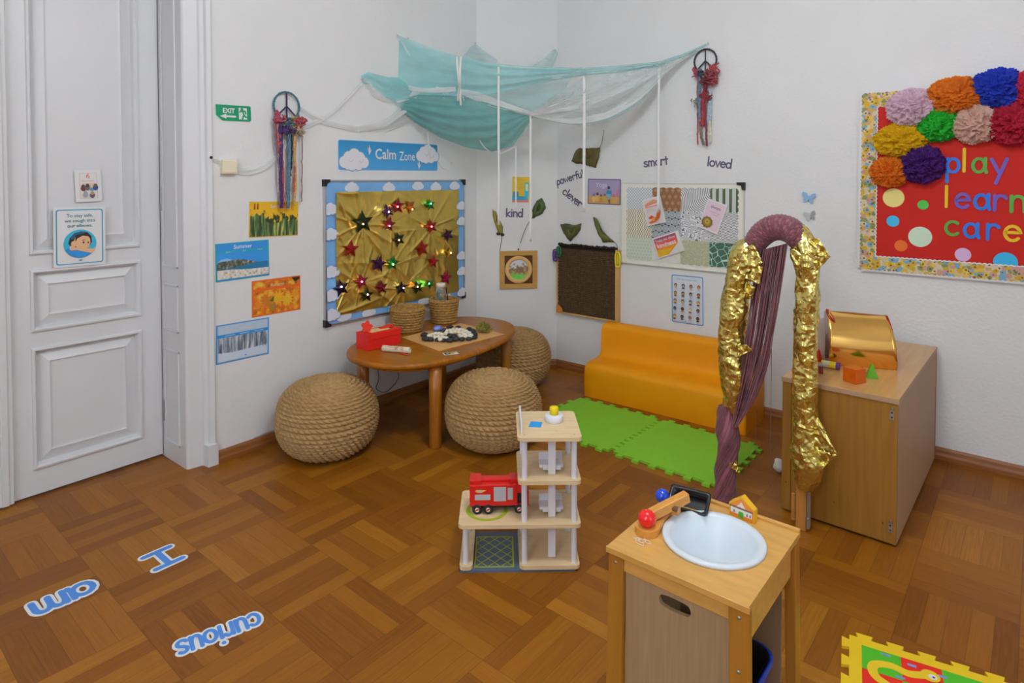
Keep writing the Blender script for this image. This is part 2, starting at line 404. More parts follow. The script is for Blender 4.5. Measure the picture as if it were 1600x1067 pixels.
# ---------------------------------------------------------------- printed cards that hang on a wall
class Card:
    def __init__(s, w, h, t, base, r=0.0):
        s.w, s.h, s.t, s.k, s.mb, s.clip = w, h, t, 0, MB(), False
        pts = rrect(-w / 2, -h / 2, w / 2, h / 2, r) if r else [(-w / 2, -h / 2), (w / 2, -h / 2), (w / 2, h / 2), (-w / 2, h / 2)]
        s.mb.prism(pts, -0.0, t, base, Matrix.Rotation(PI / 2, 4, 'X'))
    def y(s): s.k += 1; return -s.t - 0.00035 * s.k
    def X(s, u, v): return ((u - 0.5) * s.w, (v - 0.5) * s.h)
    def poly(s, pts, m, unit=True, y=None):
        y = s.y() if y is None else y
        q = [s.X(*p) if unit else p for p in pts]
        if s.clip: q = [(max(-s.w / 2, min(s.w / 2, x)), max(-s.h / 2, min(s.h / 2, z))) for x, z in q]
        n = len(q); a = sum(q[i][0] * q[(i + 1) % n][1] - q[(i + 1) % n][0] * q[i][1] for i in range(n))
        if a < 0: q = q[::-1]
        s.mb.add([(x, y, z) for x, z in q], [tuple(range(n))], m)
    def rect(s, u0, v0, u1, v1, m, r=0.0):
        x0, z0 = s.X(u0, v0); x1, z1 = s.X(u1, v1)
        s.poly(rrect(x0, z0, x1, z1, r) if r else [(x0, z0), (x1, z0), (x1, z1), (x0, z1)], m, False)
    def disc(s, u, v, r, m, rz=None, n=20, y=None):
        cx, cz = s.X(u, v); rz = r if rz is None else rz
        s.poly([(cx + r * math.cos(2 * PI * i / n), cz + rz * math.sin(2 * PI * i / n)) for i in range(n)], m, False, y)
    def cloud(s, u, v, r, m, edge=None):
        bl = [(-1.3, -.1, .62), (-.7, .35, .7), (0, .55, .8), (.7, .3, .72), (1.3, -.12, .6), (.55, -.3, .65), (-.3, -.3, .7), (-.8, -.3, .6)]
        for mm, g in (((edge, 0.09), (m, 0)) if edge else ((m, 0),)):
            y = s.y()
            for i, (a, b, q) in enumerate(bl):
                cx, cz = s.X(u, v)
                s.disc((cx + a * r) / s.w + .5, (cz + b * r) / s.h + .5, (q + g) * r, mm, n=14, y=y - i * 0.00002)
    def line(s, pts, w, m, unit=True):
        y = s.y(); q = [s.X(*p) if unit else p for p in pts]
        pen(s.mb, q, w, y, y, m, lambda a, b, o: (a, o, b))
    def text(s, t, u, v, h, m, bold=0.0, al='C', hand=False, wt=0.16, maxw=None):
        """h is the x-height-ish size in metres"""
        cx, cz = s.X(u, v); y = s.y()
        if hand:
            st, w = strokes(t, h); x0 = cx - (w / 2 if al == 'C' else 0)
            for pl in st: pen(s.mb, [(x0 + a, cz + b) for a, b in pl], wt * h, y, y, m, lambda a, b, o: (a, o, b))
            return
        vs, fs, w = bftext(t, bold); k = h; kx = h
        if maxw and w * k > maxw: kx = maxw / w
        x0 = cx - (w * kx / 2 if al == 'C' else 0)
        s.mb.add([(x0 + a * kx, y, cz + b * k) for a, b in vs], fs, m)
def wquad(wall, q, out):
    c = [wall.hit(p[0], p[1], out) for p in q]
    (a, b, cc, d) = c
    w = (math.dist(a, b) + math.dist(d, cc)) / 2; h = (math.dist(a, d) + math.dist(b, cc)) / 2
    s = sum(p[0] for p in c) / 4; z = sum(p[1] for p in c) / 4
    tl = math.atan2((b[1] - a[1]) + (cc[1] - d[1]), (b[0] - a[0]) + (cc[0] - d[0]))
    return s, z, w, h, tl
def wcard(name, label, cat, wall, q, paint, base=WHITE, t=0.0016, r=0.0, group=None, out=0.0, tilt=None):
    s, z, w, h, tl = wquad(wall, q, out + t)
    c = Card(w, h, t, base, r); paint(c)
    o = c.mb.build(name); o.location = wall.P(s, z, out + 0.0006); o.rotation_euler = (0, -(tl if tilt is None else tilt), wall.ang)
    return tag(o, label, cat, group)
def wthing(name, label, cat, wall, s, z, out=0.0, group=None):
    return thing(name, label, cat, wall.P(s, z, out), (0, 0, wall.ang), group)
# ================================================================ THE ROOM
XR, YF, ZC = 2.5, -3.1, 3.5
def wallbox(name, a, b, z0, z1, m=PLASTER, thick=0.12, mb=None):
    w = Wall(a, b); t = mb or MB()
    p = [w.P(0, z0), w.P(w.L, z0), w.P(w.L, z0, -thick), w.P(0, z0, -thick)]
    q = [v + Vector((0, 0, z1 - z0)) for v in p]
    t.add(p + q, [(3, 2, 1, 0), (4, 5, 6, 7), (0, 1, 5, 4), (1, 2, 6, 5), (2, 3, 7, 6), (3, 0, 4, 7)], m)
    return t if mb is not None else struct(t.build(name))
mb = MB(); mb.box((-3.9, YF - 0.2, -0.08), (XR + 0.2, 4.5, 0), FLOOR); struct(mb.build('floor'))
mb = MB(); mb.box((-3.9, YF - 0.2, ZC), (XR + 0.2, 4.5, ZC + 0.08), PLASTER); struct(mb.build('ceiling'))
DT = 2.72; Y0 = -0.02; Y1 = 1.505
mb = MB()
wallbox('', (XL, YJ - 0.02), (XL, YC), 0, ZC, mb=mb)
wallbox('', (XL, YF), (XL, Y0 - 0.12), 0, ZC, mb=mb)
wallbox('', (XL, Y0 - 0.12), (XL, YJ - 0.02), DT + 0.1, ZC, mb=mb)
# bare grey patch of plaster low on the wall
pl = [WL.hit(*p) for p in ((380, 697), (398, 683), (415, 676), (432, 670), (446, 666), (446, 678), (420, 688), (398, 697), (376, 705))]
mb.add([WL.P(a, z, 0.0008) for a, z in pl], [tuple(range(len(pl)))], mat('bare_plaster', C('#8c8c88', 1.5), 0.95, var=0.1, vs=30))
struct(mb.build('wall_left'))
wallbox('wall_corner', (XL, YC), CB, 0, ZC)
wallbox('wall_back', CB, RB, 0, ZC)
# right and front walls carry the windows that light the room
def windowed(name, a, b, s0, s1, z0, z1):
    w = Wall(a, b); mb = MB()
    wallbox('', a, w.P(s0, 0)[:2], 0, ZC, mb=mb); wallbox('', w.P(s1, 0)[:2], b, 0, ZC, mb=mb)
    wallbox('', w.P(s0, 0)[:2], w.P(s1, 0)[:2], 0, z0, mb=mb); wallbox('', w.P(s0, 0)[:2], w.P(s1, 0)[:2], z1, ZC, mb=mb)
    struct(mb.build(name)); return w
SKY = mat('overcast_sky_pane', (0.75, 0.85, 1.0, 1), 0.2, emit=1.2)
def window(name, w, s0, s1, z0, z1):
    f = MB(); d = -0.09
    def bar(a0, a1, b0, b1):
        p = [w.P(a0, b0, d), w.P(a1, b0, d), w.P(a1, b0, d + 0.05), w.P(a0, b0, d + 0.05)]; q = [v + Vector((0, 0, b1 - b0)) for v in p]
        f.add(p + q, [(3, 2, 1, 0), (4, 5, 6, 7), (0, 1, 5, 4), (1, 2, 6, 5), (2, 3, 7, 6), (3, 0, 4, 7)], PAINT)
    m = (s0 + s1) / 2
    for a0, a1, b0, b1 in ((s0, s0 + .06, z0, z1), (s1 - .06, s1, z0, z1), (s0 + .06, s1 - .06, z0, z0 + .06), (s0 + .06, s1 - .06, z1 - .06, z1), (m - .035, m + .035, z0 + .06, z1 - .06)): bar(a0, a1, b0, b1)
    fo = struct(f.build(name))
    g = MB(); g.add([w.P(s0, z0, d - .01), w.P(s1, z0, d - .01), w.P(s1, z1, d - .01), w.P(s0, z1, d - .01)], [(0, 1, 2, 3)], SKY); g.build('pane', fo)
w = windowed('wall_right', (XR, RB[1]), (XR, YF), 2.4, 4.4, 0.9, 2.9); window('window_1', w, 2.4, 4.4, 0.9, 2.9)
w = windowed('wall_front', (XR, YF), (XL, YF), 2.2, 4.2, 0.9, 2.9); window('window_2', w, 2.2, 4.2, 0.9, 2.9)

# baseboards, one run per wall
WOODB = mat('baseboard_wood', C('#7a4a22', 1.5), 0.45, var=0.18, vs=6, stretch=(1, 1, 20))
def baseboard(name, w, s0, s1, h=0.065, t=0.02):
    prof = [(0, 0), (t, 0), (t, h * .35), (t * .75, h * .55), (t * .6, h * .8), (t * .2, h), (0, h)]
    mb = MB(); n = len(prof)
    vs = [w.P(s0, z, o) for o, z in prof] + [w.P(s1, z, o) for o, z in prof]
    mb.add(vs, [(i, (i + 1) % n, n + (i + 1) % n, n + i) for i in range(n)] + [tuple(range(n - 1, -1, -1)), tuple(range(n, 2 * n))], WOODB)
    return struct(mb.build(name))
baseboard('baseboard_left', WL, YJ + .004, YC)
baseboard('baseboard_corner', WC, 0, WC.L)
baseboard('baseboard_back', WB, 0, WB.L)
baseboard('baseboard_right', Wall((XR, RB[1]), (XR, YF)), 0, RB[1] - YF)
baseboard('baseboard_front', Wall((XR, YF), (XL, YF)), 0, XR - XL)

# ---- door: deep panelled reveal, casing, two leaves
mb = MB()
def casing(sgn, y):
    f = lambda a: y + sgn * a
    prof = [(-3.74, 0), (-3.425, 0), (-3.415, .008), (-3.405, .075), (-3.392, .082), (-3.386, .1), (-3.368, .106), (-3.36, .128), (-3.374, .138), (-3.40, .138), (-3.74, .138)]
    mb.prism([(x, f(a)) for x, a in prof], 0, DT + .1, PAINT)
casing(1, Y1)
mb.prism([(-3.40, Y1 + .08), (-3.352, Y1 + .084), (-3.352, Y1 + .14), (-3.40, Y1 + .14)], 0, 0.115, PAINT)
casing(-1, Y0)
mb.box((-3.74, Y0, DT), (-3.40, Y1, DT + .1), PAINT)
# raised mouldings of the reveal panels
for z0, z1 in ((0.10, 0.62), (0.72, 0.98), (1.07, 2.6)):
    for (a, b) in (((-3.66, z0), (-3.65, z1)), ((-3.50, z0), (-3.49, z1)), ((-3.66, z0), (-3.49, z0 + .012)), ((-3.66, z1 - .012), (-3.49, z1))):
        mb.box((a[0], Y1 - .008, a[1]), (b[0], Y1 + .002, b[1]), PAINT)
struct(mb.build('trim_1', bev=0.003))
def leaf(y0, y1, panels):
    """door leaf lying in the plane x = -3.70, panels = (y0, z0, y1, z1)"""
    mb = MB(); X = -3.70; zt, zb = DT - .004, 0.012
    ys = [y0, panels[0][0], panels[0][2], y1]; ps = sorted(panels, key=lambda p: p[1])
    Q = lambda a, b, c, d, x=X: mb.add([(x, a, b), (x, c, b), (x, c, d), (x, a, d)], [(0, 1, 2, 3)], PAINT)
    Q(y0, zb, ys[1], zt); Q(ys[2], zb, y1, zt); z = zb
    for p in ps: Q(ys[1], z, ys[2], p[1]); z = p[3]
    Q(ys[1], z, ys[2], zt)
    for (a, b, c, d) in ps:
        rings = [(0, 0), (0.003, .012), (.012, .014), (.02, .003), (.026, -.024), (.076, -.002), (.078, -.010), (.088, -.011)]
        for (i0, d0), (i1, d1) in zip(rings[:-1], rings[1:]):
            o = [(X + d0, a + i0, b + i0), (X + d0, c - i0, b + i0), (X + d0, c - i0, d - i0), (X + d0, a + i0, d - i0)]
            n = [(X + d1, a + i1, b + i1), (X + d1, c - i1, b + i1), (X + d1, c - i1, d - i1), (X + d1, a + i1, d - i1)]
            mb.add(o + n, [(k, (k + 1) % 4, 4 + (k + 1) % 4, 4 + k) for k in range(4)], PAINT)
        i = rings[-1][0]; Q(a + i, b + i, c - i, d - i, X + rings[-1][1])
    mb.box((X - .045, y0, zb), (X - .026, y1, zt), PAINT)
    return mb
yz = lambda px, py: (lambda p: (p.y, p.z))(fx(px, py, -3.70))
pa = [yz(48, 544), yz(223, 685), yz(43.8, 421.6), yz(219, 493), yz(45, 398.6), yz(219, 385.5)]
lowz = yz(56, 732)[1], pa[1][1]
yl, yr = pa[0][0], pa[3][0] + .004
pan = [(yl, (lowz[0] + lowz[1]) / 2, yr, (pa[0][1] + yz(220, 515.6)[1]) / 2), (yl, (pa[3][1] + yz(47, 520)[1]) / 2, yr, (pa[2][1] + yz(219, 406.7)[1]) / 2), (yl, (pa[4][1] + pa[5][1]) / 2, yr, 2.6)]
ym = 0.826
d1 = struct(leaf(ym, Y1 - .004, pan).build('door_1', bev=0.0015))
k = (ym - .012) + (Y1 - .012 - (Y1 - .004))
mir = [(2 * ym - p[2] - .09, p[1], 2 * ym - p[0] - .09, p[3]) for p in pan]
d2 = struct(leaf(Y0 + .004, ym - .085, mir).build('door_2', bev=0.0015))
mb = MB(); mb.box((-3.72, ym - .084, .012), (-3.672, ym - .001, DT - .004), PAINT); mb.box((-3.68, ym - .05, .012), (-3.664, ym - .02, DT - .004), PAINT)
mb.build('closing_strip', d2, bev=.004)
for px, py in ((250, 312), (256, 640)):
    p = fx(px, py, -3.69); mb = MB()
    mb.cyl((-3.688, Y1 + .0005, p.z - .05), (-3.688, Y1 + .0005, p.z + .05), .007, GREY, 10); mb.ball((-3.688, Y1 + .0005, p.z + .053), .008, GREY, 8, 6); mb.ball((-3.688, Y1 + .0005, p.z - .053), .008, GREY, 8, 6)
    mb.build('hinge', d1)

# ceiling lamps over the room
def lamp(x, y, z, e, lab):
    t = thing('pendant_lamp', lab, 'lamp', (x, y, ZC)); mb = MB()
    mb.cyl((0, 0, 0), (0, 0, z - ZC + .16), .008, GREY, 10); mb.lathe([(0, -.03), (.05, -.03), (.055, 0)], GREY, 20); mb.build('rod', t)
    mb = MB(); mb.ball((0, 0, z - ZC), .16, mat('opal_globe', (0.93, 0.985, 1.0, 1), .3, emit=e), 28, 18); mb.build('globe', t)
lamp(-0.70, 1.55, 3.1, 73, 'white globe pendant lamp over the middle of the room'); lamp(-0.3, -1.9, 3.05, 12, 'white globe pendant lamp near the front windows')

# ================================================================ ON THE DOOR
TEAL = P('#2f7f9d'); TEALD = P('#2a5f70'); SKIN = P('#d3a77e'); SKIND = P('#b98a60'); HAIR = P('#33261f', g=1.2)
def cough(c):
    w, h = c.w, c.h; m = .011 / w
    c.rect(.045, .04, .955, .96, TEAL, .012); c.rect(.07, .058, .93, .942, WHITE, .009)
    for i, t in enumerate(('To stay safe,', 'we cough into', 'our elbows.')): c.text(t, .5, .83 - .085 * i, .023, TEALD, .015, maxw=w * .66)
    cx, cy, r = .5, .38, .072
    c.disc(cx, cy, r, P('#2f93ad'), n=40)
    q = lambda x, y: (cx + x * r / w, cy + y * r / h)
    c.poly([q(-.72, .05), q(-.62, .45), q(-.35, .75), q(.05, .86), q(.45, .78), q(.68, .5), q(.72, .1), q(.6, -.15), q(-.5, -.25)], HAIR)
    c.poly([q(-.38, .2), q(-.3, .5), q(0, .68), q(.4, .62), q(.6, .35), q(.62, 0), q(.5, -.3), q(.1, -.4), q(-.25, -.2)], SKIN)
    c.disc(*q(-.36, .02), .2 * r, SKIN)
    c.poly([q(-.6, .42), q(-.42, .66), q(-.1, .82), q(.3, .84), q(.28, .72), q(-.05, .68), q(-.32, .5), q(-.48, .3)], P('#214a72'))
    c.poly([q(-.3, .6), q(.1, .7), q(.5, .62), q(.62, .3), q(.48, .5), q(.15, .56), q(-.18, .38), q(-.3, .15)], HAIR)
    c.disc(*q(.2, .08), .05 * r, HAIR, rz=.08 * r); c.disc(*q(.48, .06), .04 * r, HAIR, rz=.07 * r); c.line([q(.1, .24), q(.28, .25)], .0018, HAIR); c.line([q(.35, .02), q(.4, -.06)], .0015, SKIND)
    c.poly([q(-.92, -.38), q(-.6, -.2), q(.5, -.38), q(.9, -.42), q(.72, -.69), q(.3, -.95), q(-.1, -.99), q(-.6, -.8)], P('#2575b4'))
    c.poly([q(-.55, -.12), q(-.3, -.22), q(.1, -.3), q(.75, -.4), q(.95, -.28), q(.86, -.52), q(.7, -.7), q(.3, -.6), q(-.2, -.42), q(-.5, -.42), q(-.62, -.28)], SKIN)
    c.disc(*q(-.5, -.26), .17 * r, SKIN); c.line([q(-.6, -.2), q(-.45, -.27)], .0015, SKIND); c.line([q(-.6, -.3), q(-.45, -.33)], .0015, SKIND)
    c.disc(.5, .105, .008, TEALD, rz=.003)
wcard('safety_poster', 'white coughing poster with teal border and girl sneezing into her elbow, on the door', 'poster', WD, [(82, 324), (163.5, 322.5), (165.5, 412), (84.5, 419.6)], cough, r=.004, out=.0155)
def six(c):
    c.rect(.17, .1, .84, .9, P('#c98c86')); c.rect(.185, .11, .825, .89, WHITE)
    c.text('6', .5, .74, .034, P('#b8484a'), .01)
    for v in (.64, .56): c.rect(.26, v, .74, v + .025, P('#d3a8a2'))
    for u, v, a, b in ((.3, .42, '#4a3a38', '#5a3436'), (.46, .44, '#3a3030', '#6a4a48'), (.62, .42, '#b8a070', '#4a7a9a'), (.76, .44, '#5a4a3c', '#2a3f7a'), (.62, .2, '#a0805a', '#5a4a55'), (.36, .22, '#8a8a92', '#8a8a92')):
        c.disc(u, v, .012, P(b), rz=.014); c.disc(u, v + .07, .009, P(a))
wcard('rule_card', 'small white laminated card headed 6 above the coughing poster on the door', 'card', WD, [(117, 266), (157.5, 265), (159, 314), (117.5, 316)], six, r=.006)

# ================================================================ LEFT WALL
GREEN = P('#0a7a52', .4)
def exitsign(c):
    c.text('EXIT', .36, .50, c.h * .42, WHITE, .03, maxw=c.w * .34)
    c.poly([(.1, .28), (.28, .44), (.28, .34), (.56, .34), (.56, .22), (.28, .22), (.28, .12)], WHITE)
    c.rect(.64, .12, .88, .86, WHITE)
    q = lambda a, b: (.64 + .24 * a, .12 + .74 * b)
    c.disc(*q(.4, .87), .0085, GREEN)
    for pl in ([q(.45, .72), q(.62, .42), q(.42, .05)], [q(.62, .42), q(.78, .22), q(1.0, .2)], [q(.1, .62), q(.22, .72), q(.48, .72), q(.75, .72), q(.85, .52)]): c.line(pl, .0085, GREEN)
s, z, w, h, tl = wquad(WL, [(337.5, 162.5), (392, 166.5), (392, 190), (337.5, 188)], .003)
c = Card(w, h, .003, GREEN); c.mb = MB()
c.mb.prism([(-w / 2, -h / 2 + .03), (-w / 2 + .035, -h / 2), (w / 2 - .008, -h / 2), (w / 2, -h / 2 + .008), (w / 2, h / 2 - .006), (w / 2 - .006, h / 2), (-w / 2, h / 2)], 0, .003, GREEN, Matrix.Rotation(PI / 2, 4, 'X'))
exitsign(c); o = c.mb.build('exit_sign'); o.location = WL.P(s, z, .0006); o.rotation_euler = (0, -tl, WL.ang)
tag(o, 'green EXIT sign with white arrow and running figure on the left wall', 'sign')

IV = mat('ivory_plastic', C('#d8cfb4', 1.3), 0.45)
s, z, w, h, tl = wquad(WL, [(347.5, 250), (371, 249), (371, 271.5), (347.5, 272)], .03)
mb = MB(); mb.box((-w / 2, -.032, -h / 2), (w / 2, -.0005, h / 2), IV); mb.box((-w / 2 + .006, -.036, -h / 2 + .006), (w / 2 - .006, -.031, h / 2 - .006), IV)
o = mb.build('junction_box', bev=.003, loc=WL.P(s, z), rot=(0, 0, WL.ang)); tag(o, 'small square ivory junction box on wall beside the door casing', 'junction box')

# season pictures
def photo(name, fn): return pattern(name, fn, .45)
def nz(nt, x, z, sx, sz, scale=1.0, det=5, seed=0.0):
    c = nt.nodes.new('ShaderNodeCombineXYZ'); nt.links.new(mth(nt, 'MULTIPLY', x, sx), c.inputs[0]); nt.links.new(mth(nt, 'MULTIPLY', z, sz), c.inputs[1]); c.inputs[2].default_value = seed
    n = nt.nodes.new('ShaderNodeTexNoise'); n.inputs['Scale'].default_value = scale; n.inputs['Detail'].default_value = det; nt.links.new(c.outputs[0], n.inputs['Vector']); return n.outputs['Fac']
def springf(nt, x, z):
    n = nz(nt, x, z, 38, 22); t = mth(nt, 'ADD', mth(nt, 'MULTIPLY', z, 4.5), mth(nt, 'MULTIPLY', mth(nt, 'SUBTRACT', n, .5), 1.3))
    return ramp(nt, t, [(0.0, C('#27351c')), (0.04, C('#3c4a24')), (0.1, C('#c99a14')), (0.3, C('#d9ac1c')), (0.55, C('#9b8a2a'))])
def greenf(nt, x, z):
    n = nz(nt, x, z, 60, 7); return ramp(nt, n, [(.3, C('#1f2a18')), (.45, C('#33422a')), (.55, C('#4c6a38')), (.66, C('#a0a050')), (.75, C('#d0b83a'))])
def leavesf(nt, x, z):
    n = nz(nt, x, z, 22, 22); return ramp(nt, n, [(.28, C('#5a3a10')), (.42, C('#a85a18')), (.5, C('#d06a1a')), (.57, C('#e0a020')), (.68, C('#e8c060')), (.8, C('#8a6a20'))])
def beachf(nt, x, z):
    n = nz(nt, x, z, 60, 60); return ramp(nt, n, [(.3, C('#5a5550')), (.42, C('#a8a49a')), (.6, C('#c8c4ba'))])
def headf(nt, x, z):
    n = nz(nt, x, z, 50, 40); return ramp(nt, n, [(.3, C('#222a28')), (.5, C('#465048')), (.62, C('#7a7a6c')), (.75, C('#b0a898'))])
def frostf(nt, x, z):
    n = nz(nt, x, z, 60, 9); return ramp(nt, n, [(.3, C('#39444f')), (.45, C('#66727c')), (.55, C('#8a949c')), (.7, C('#c0c6cc'))])
YEL = P('#d2a81c'); BLU = P('#2579b4'); ORG = P('#d0641e'); SNOW = P('#a9b6c4'); SKYB = P('#2d7fc0')
def spring(c):
    c.rect(.015, .02, .985, .98, photo('daffodil_photo', springf)); c.poly([(.02, .02), (.98, .02), (.98, .45), (.9, .5), (.8, .42), (.7, .52), (.6, .4), (.45, .36), (.35, .42), (.27, .66), (.2, .6), (.14, .68), (.08, .58), (.02, .62)], photo('daffodil_stems', greenf))
    c.rect(.02, .78, .98, .97, P('#d3a41a'))
    for u in (.08, .14): c.poly([(u, .78), (u + .04, .78), (u + .035, .95), (u + .01, .95)], P('#8a3a18'))
    c.text('Spring', .52, .83, .026, WHITE, .01)
def summer(c):
    c.rect(.02, .025, .98, .975, SKYB); c.rect(.02, .73, .98, .80, P('#1f86a8')); c.rect(.02, .80, .98, .975, P('#2a78b8'))
    c.text('Summer', .5, .83, .032, P('#c9d3dc'), .015)
    for t, u in (('June', .22), ('July', .52), ('August', .82)): c.text(t, u, .745, .013, P('#a8c4d0'), .0)
    c.poly([(.02, .5), (.1, .58), (.2, .6), (.3, .55), (.02, .4)], P('#7aa6c4'))
    c.rect(.02, .27, .98, .42, P('#1f6388')); c.poly([(.02, .3), (.02, .5), (.12, .53), (.22, .52), (.35, .55), (.5, .53), (.62, .48), (.76, .43), (.5, .36), (.3, .33)], photo('headland_photo', headf))
    c.poly([(.02, .055), (.98, .055), (.98, .24), (.6, .25), (.3, .29), (.02, .3)], photo('beach_photo', beachf))
def autumn(c):
    c.rect(.015, .02, .985, .98, ORG); c.rect(.03, .04, .97, .96, photo('autumn_photo', leavesf)); c.rect(.02, .70, .98, .76, P('#c8581e'))
    rnd = random.Random(4)
    for u, v, r, col in ((.28, .42, .042, '#a8641c'), (.52, .45, .05, '#d9a41a'), (.72, .35, .044, '#dcae24'), (.4, .22, .03, '#8a6a22'), (.88, .5, .035, '#d08a1c'), (.12, .3, .03, '#c87a24')):
        pts = []
        for i in range(20):
            a = 2 * PI * i / 20; q = r * (1 if i % 2 == 0 else .55) * rnd.uniform(.8, 1.15); pts.append((u + q * math.cos(a) / c.w, v + q * math.sin(a) / c.h))
        c.poly(pts, P(col))
    c.poly([(.34, .4), (.44, .52), (.42, .36)], P('#4a5a20')); c.poly([(.8, .97), (.97, .97), (.97, .9), (.88, .84)], HAIR)
    c.text('Autumn', .5, .79, .028, P('#e0c090'), .012)
def winter(c):
    c.rect(.02, .025, .98, .975, P('#7f95a8')); c.rect(.035, .05, .965, .96, P('#95a6b6')); c.rect(.02, .66, .98, .74, BLU)
    for u in (.25, .52, .8): c.rect(u - .09, .69, u + .09, .71, P('#8ab0d0'))
    c.rect(.035, .24, .965, .66, photo('frosted_trees_photo', frostf)); c.poly([(.035, .05), (.965, .05), (.965, .3), (.6, .27), (.3, .25), (.035, .28)], SNOW)
    rnd = random.Random(2)
    for i in range(16):
        u = .06 + .9 * rnd.random(); v = .25 + .04 * rnd.random(); c.line([(u, v), (u + rnd.uniform(-.02, .02), v + rnd.uniform(.2, .38))], .0022, P('#39444e'))
    c.text('Winter', .55, .78, .028, P('#c4ccd6'), .01); c.disc(.53, .12, .008, BLU, rz=.003)
wcard('season_poster', 'yellow Spring poster of daffodils, topmost of the four season pictures', 'poster', WL, [(388.5, 315.5), (465.5, 314.5), (466, 368), (390, 371)], spring, base=YEL, group='season posters on the left wall')
wcard('season_poster', 'blue Summer poster with a beach and rocky headland', 'poster', WL, [(336, 382), (419.5, 373.5), (421, 430.5), (337.5, 441)], summer, base=P('#2a8a94'), group='season posters on the left wall')
wcard('season_poster', 'orange Autumn poster full of fallen leaves', 'poster', WL, [(393, 440), (468.5, 429.5), (470, 483.5), (394, 496)], autumn, base=ORG, group='season posters on the left wall')
wcard('season_poster', 'pale blue Winter poster of snowy trees, lowest of the season pictures', 'poster', WL, [(337, 509.5), (419.5, 495.5), (420.5, 552.5), (338, 570)], winter, base=BLU, group='season posters on the left wall')

# Calm Zone banner
def sgrad(nt, x, z): return ramp(nt, mth(nt, 'ADD', mth(nt, 'MULTIPLY', z, 4.0), .5), [(0, C('#4a8fc4')), (.5, C('#2f7fb0')), (1, C('#226f9c'))])
CLD = P('#c9c9d0')
def dove(c, u, v, k):
    q = lambda a, b: (u + a * k / c.w, v + b * k / c.h)
    c.poly([q(-.5, .9), q(-.1, .2), q(.1, 1.2), q(.35, .3), q(.6, .2), q(.35, -.2), q(0, -.8), q(-.1, -.2)], CLD); c.line([q(-.4, .8), q(.1, .1), q(.4, .2)], .003, P('#8a7a72'))
def calm(c):
    c.rect(.005, .02, .995, .98, pattern('banner_sky', sgrad, .4), .012)
    c.cloud(.14, .3, .062, CLD, P('#5f7f9c')); c.cloud(.885, .58, .060, CLD, P('#5f7f9c'))
    for u, v in ((.11, .3), (.2, .28), (.87, .58), (.93, .5)): c.line([(u - .015, v + .04), (u, v - .03), (u + .025, v + .06)], .003, P('#9a9aa4'))
    dove(c, .275, .66, .035); dove(c, .78, .18, .035)
    c.text('Calm', .435, .40, .098, WHITE, .016, maxw=c.w * .205); c.text('Zone', .655, .37, .088, WHITE, .006, maxw=c.w * .165)
wcard('calm_zone_banner', 'long blue Calm Zone banner with two white clouds above the gold board', 'banner', WL, [(528.5, 218), (683.5, 226), (683.5, 267), (528.5, 265.5)], calm, base=P('#5a98c4'), r=.014)
# ================================================================ GOLD STAR BOARD
ALU = mat('aluminium', (0.55, 0.55, 0.57, 1), .3, .9)
GOLDF = mat('gold_foil_sheet', (.74, .56, .13, 1), .30, .92, var=.06, vs=9, bump=.06, bs=30)
q4 = [(507, 280.5), (726.5, 281.5), (726, 465), (508, 510)]
s, z, w, h, tl = wquad(WL, q4, .02)
bd = wthing('display_board', 'large board with blue cloud border and crinkled gold foil on left wall', 'display board', WL, s, z)
SKYL = mat('sky_border_paper', C('#72a6d8', 1.5), .6, var=.05, vs=8); CLW = P('#d4d8e2'); EDG = P('#5d86b2')
c = Card(w - .02, h - .02, .016, SKYL); bw, bh = c.w, c.h; c.clip = True
rnd = random.Random(7)
def bc(x, zz, r): c.cloud(x / bw + .5, zz / bh + .5, r, CLW, EDG)
for x in (-.43, -.12, .15, .33, .53): bc(x, bh / 2 - .035 + rnd.uniform(-.010, .005), .030)
for x in (-.5, -.3, -.05, .2, .42): bc(x, -bh / 2 + .035 + rnd.uniform(-.01, .012), .031)
for zz in (.3, .12, -.1, -.28, -.4):
    bc(-bw / 2 + .03, zz + rnd.uniform(-.03, .03), .034); bc(bw / 2 - .03, zz + rnd.uniform(-.05, .03), .030)
c.mb.build('backing_panel', bd)
mb = MB()
for a, b in (((-w / 2, -.022, -h / 2), (w / 2, -.0, -h / 2 + .012)), ((-w / 2, -.022, h / 2 - .012), (w / 2, 0, h / 2)), ((-w / 2, -.022, -h / 2 + .012), (-w / 2 + .012, 0, h / 2 - .012)), ((w / 2 - .012, -.022, -h / 2 + .012), (w / 2, 0, h / 2 - .012))): mb.box(a, b, ALU)
mb.build('frame', bd, bev=.002)
for sx in (-1, 1):
    for sz in (-1, 1):
        mb = MB(); pts = [(0, 0), (.045, 0), (.045, .018), (.03, .022), (.022, .03), (.018, .045), (0, .045)]
        M = Matrix.Translation((sx * (w / 2 + .004), 0, sz * (h / 2 + .004))) @ Matrix.Diagonal((-sx, 1, -sz, 1)) @ Matrix.Rotation(PI / 2, 4, 'X')
        mb.prism(pts, 0, .027, BLACK, M); mb.build('corner_cap', bd, bev=.002)
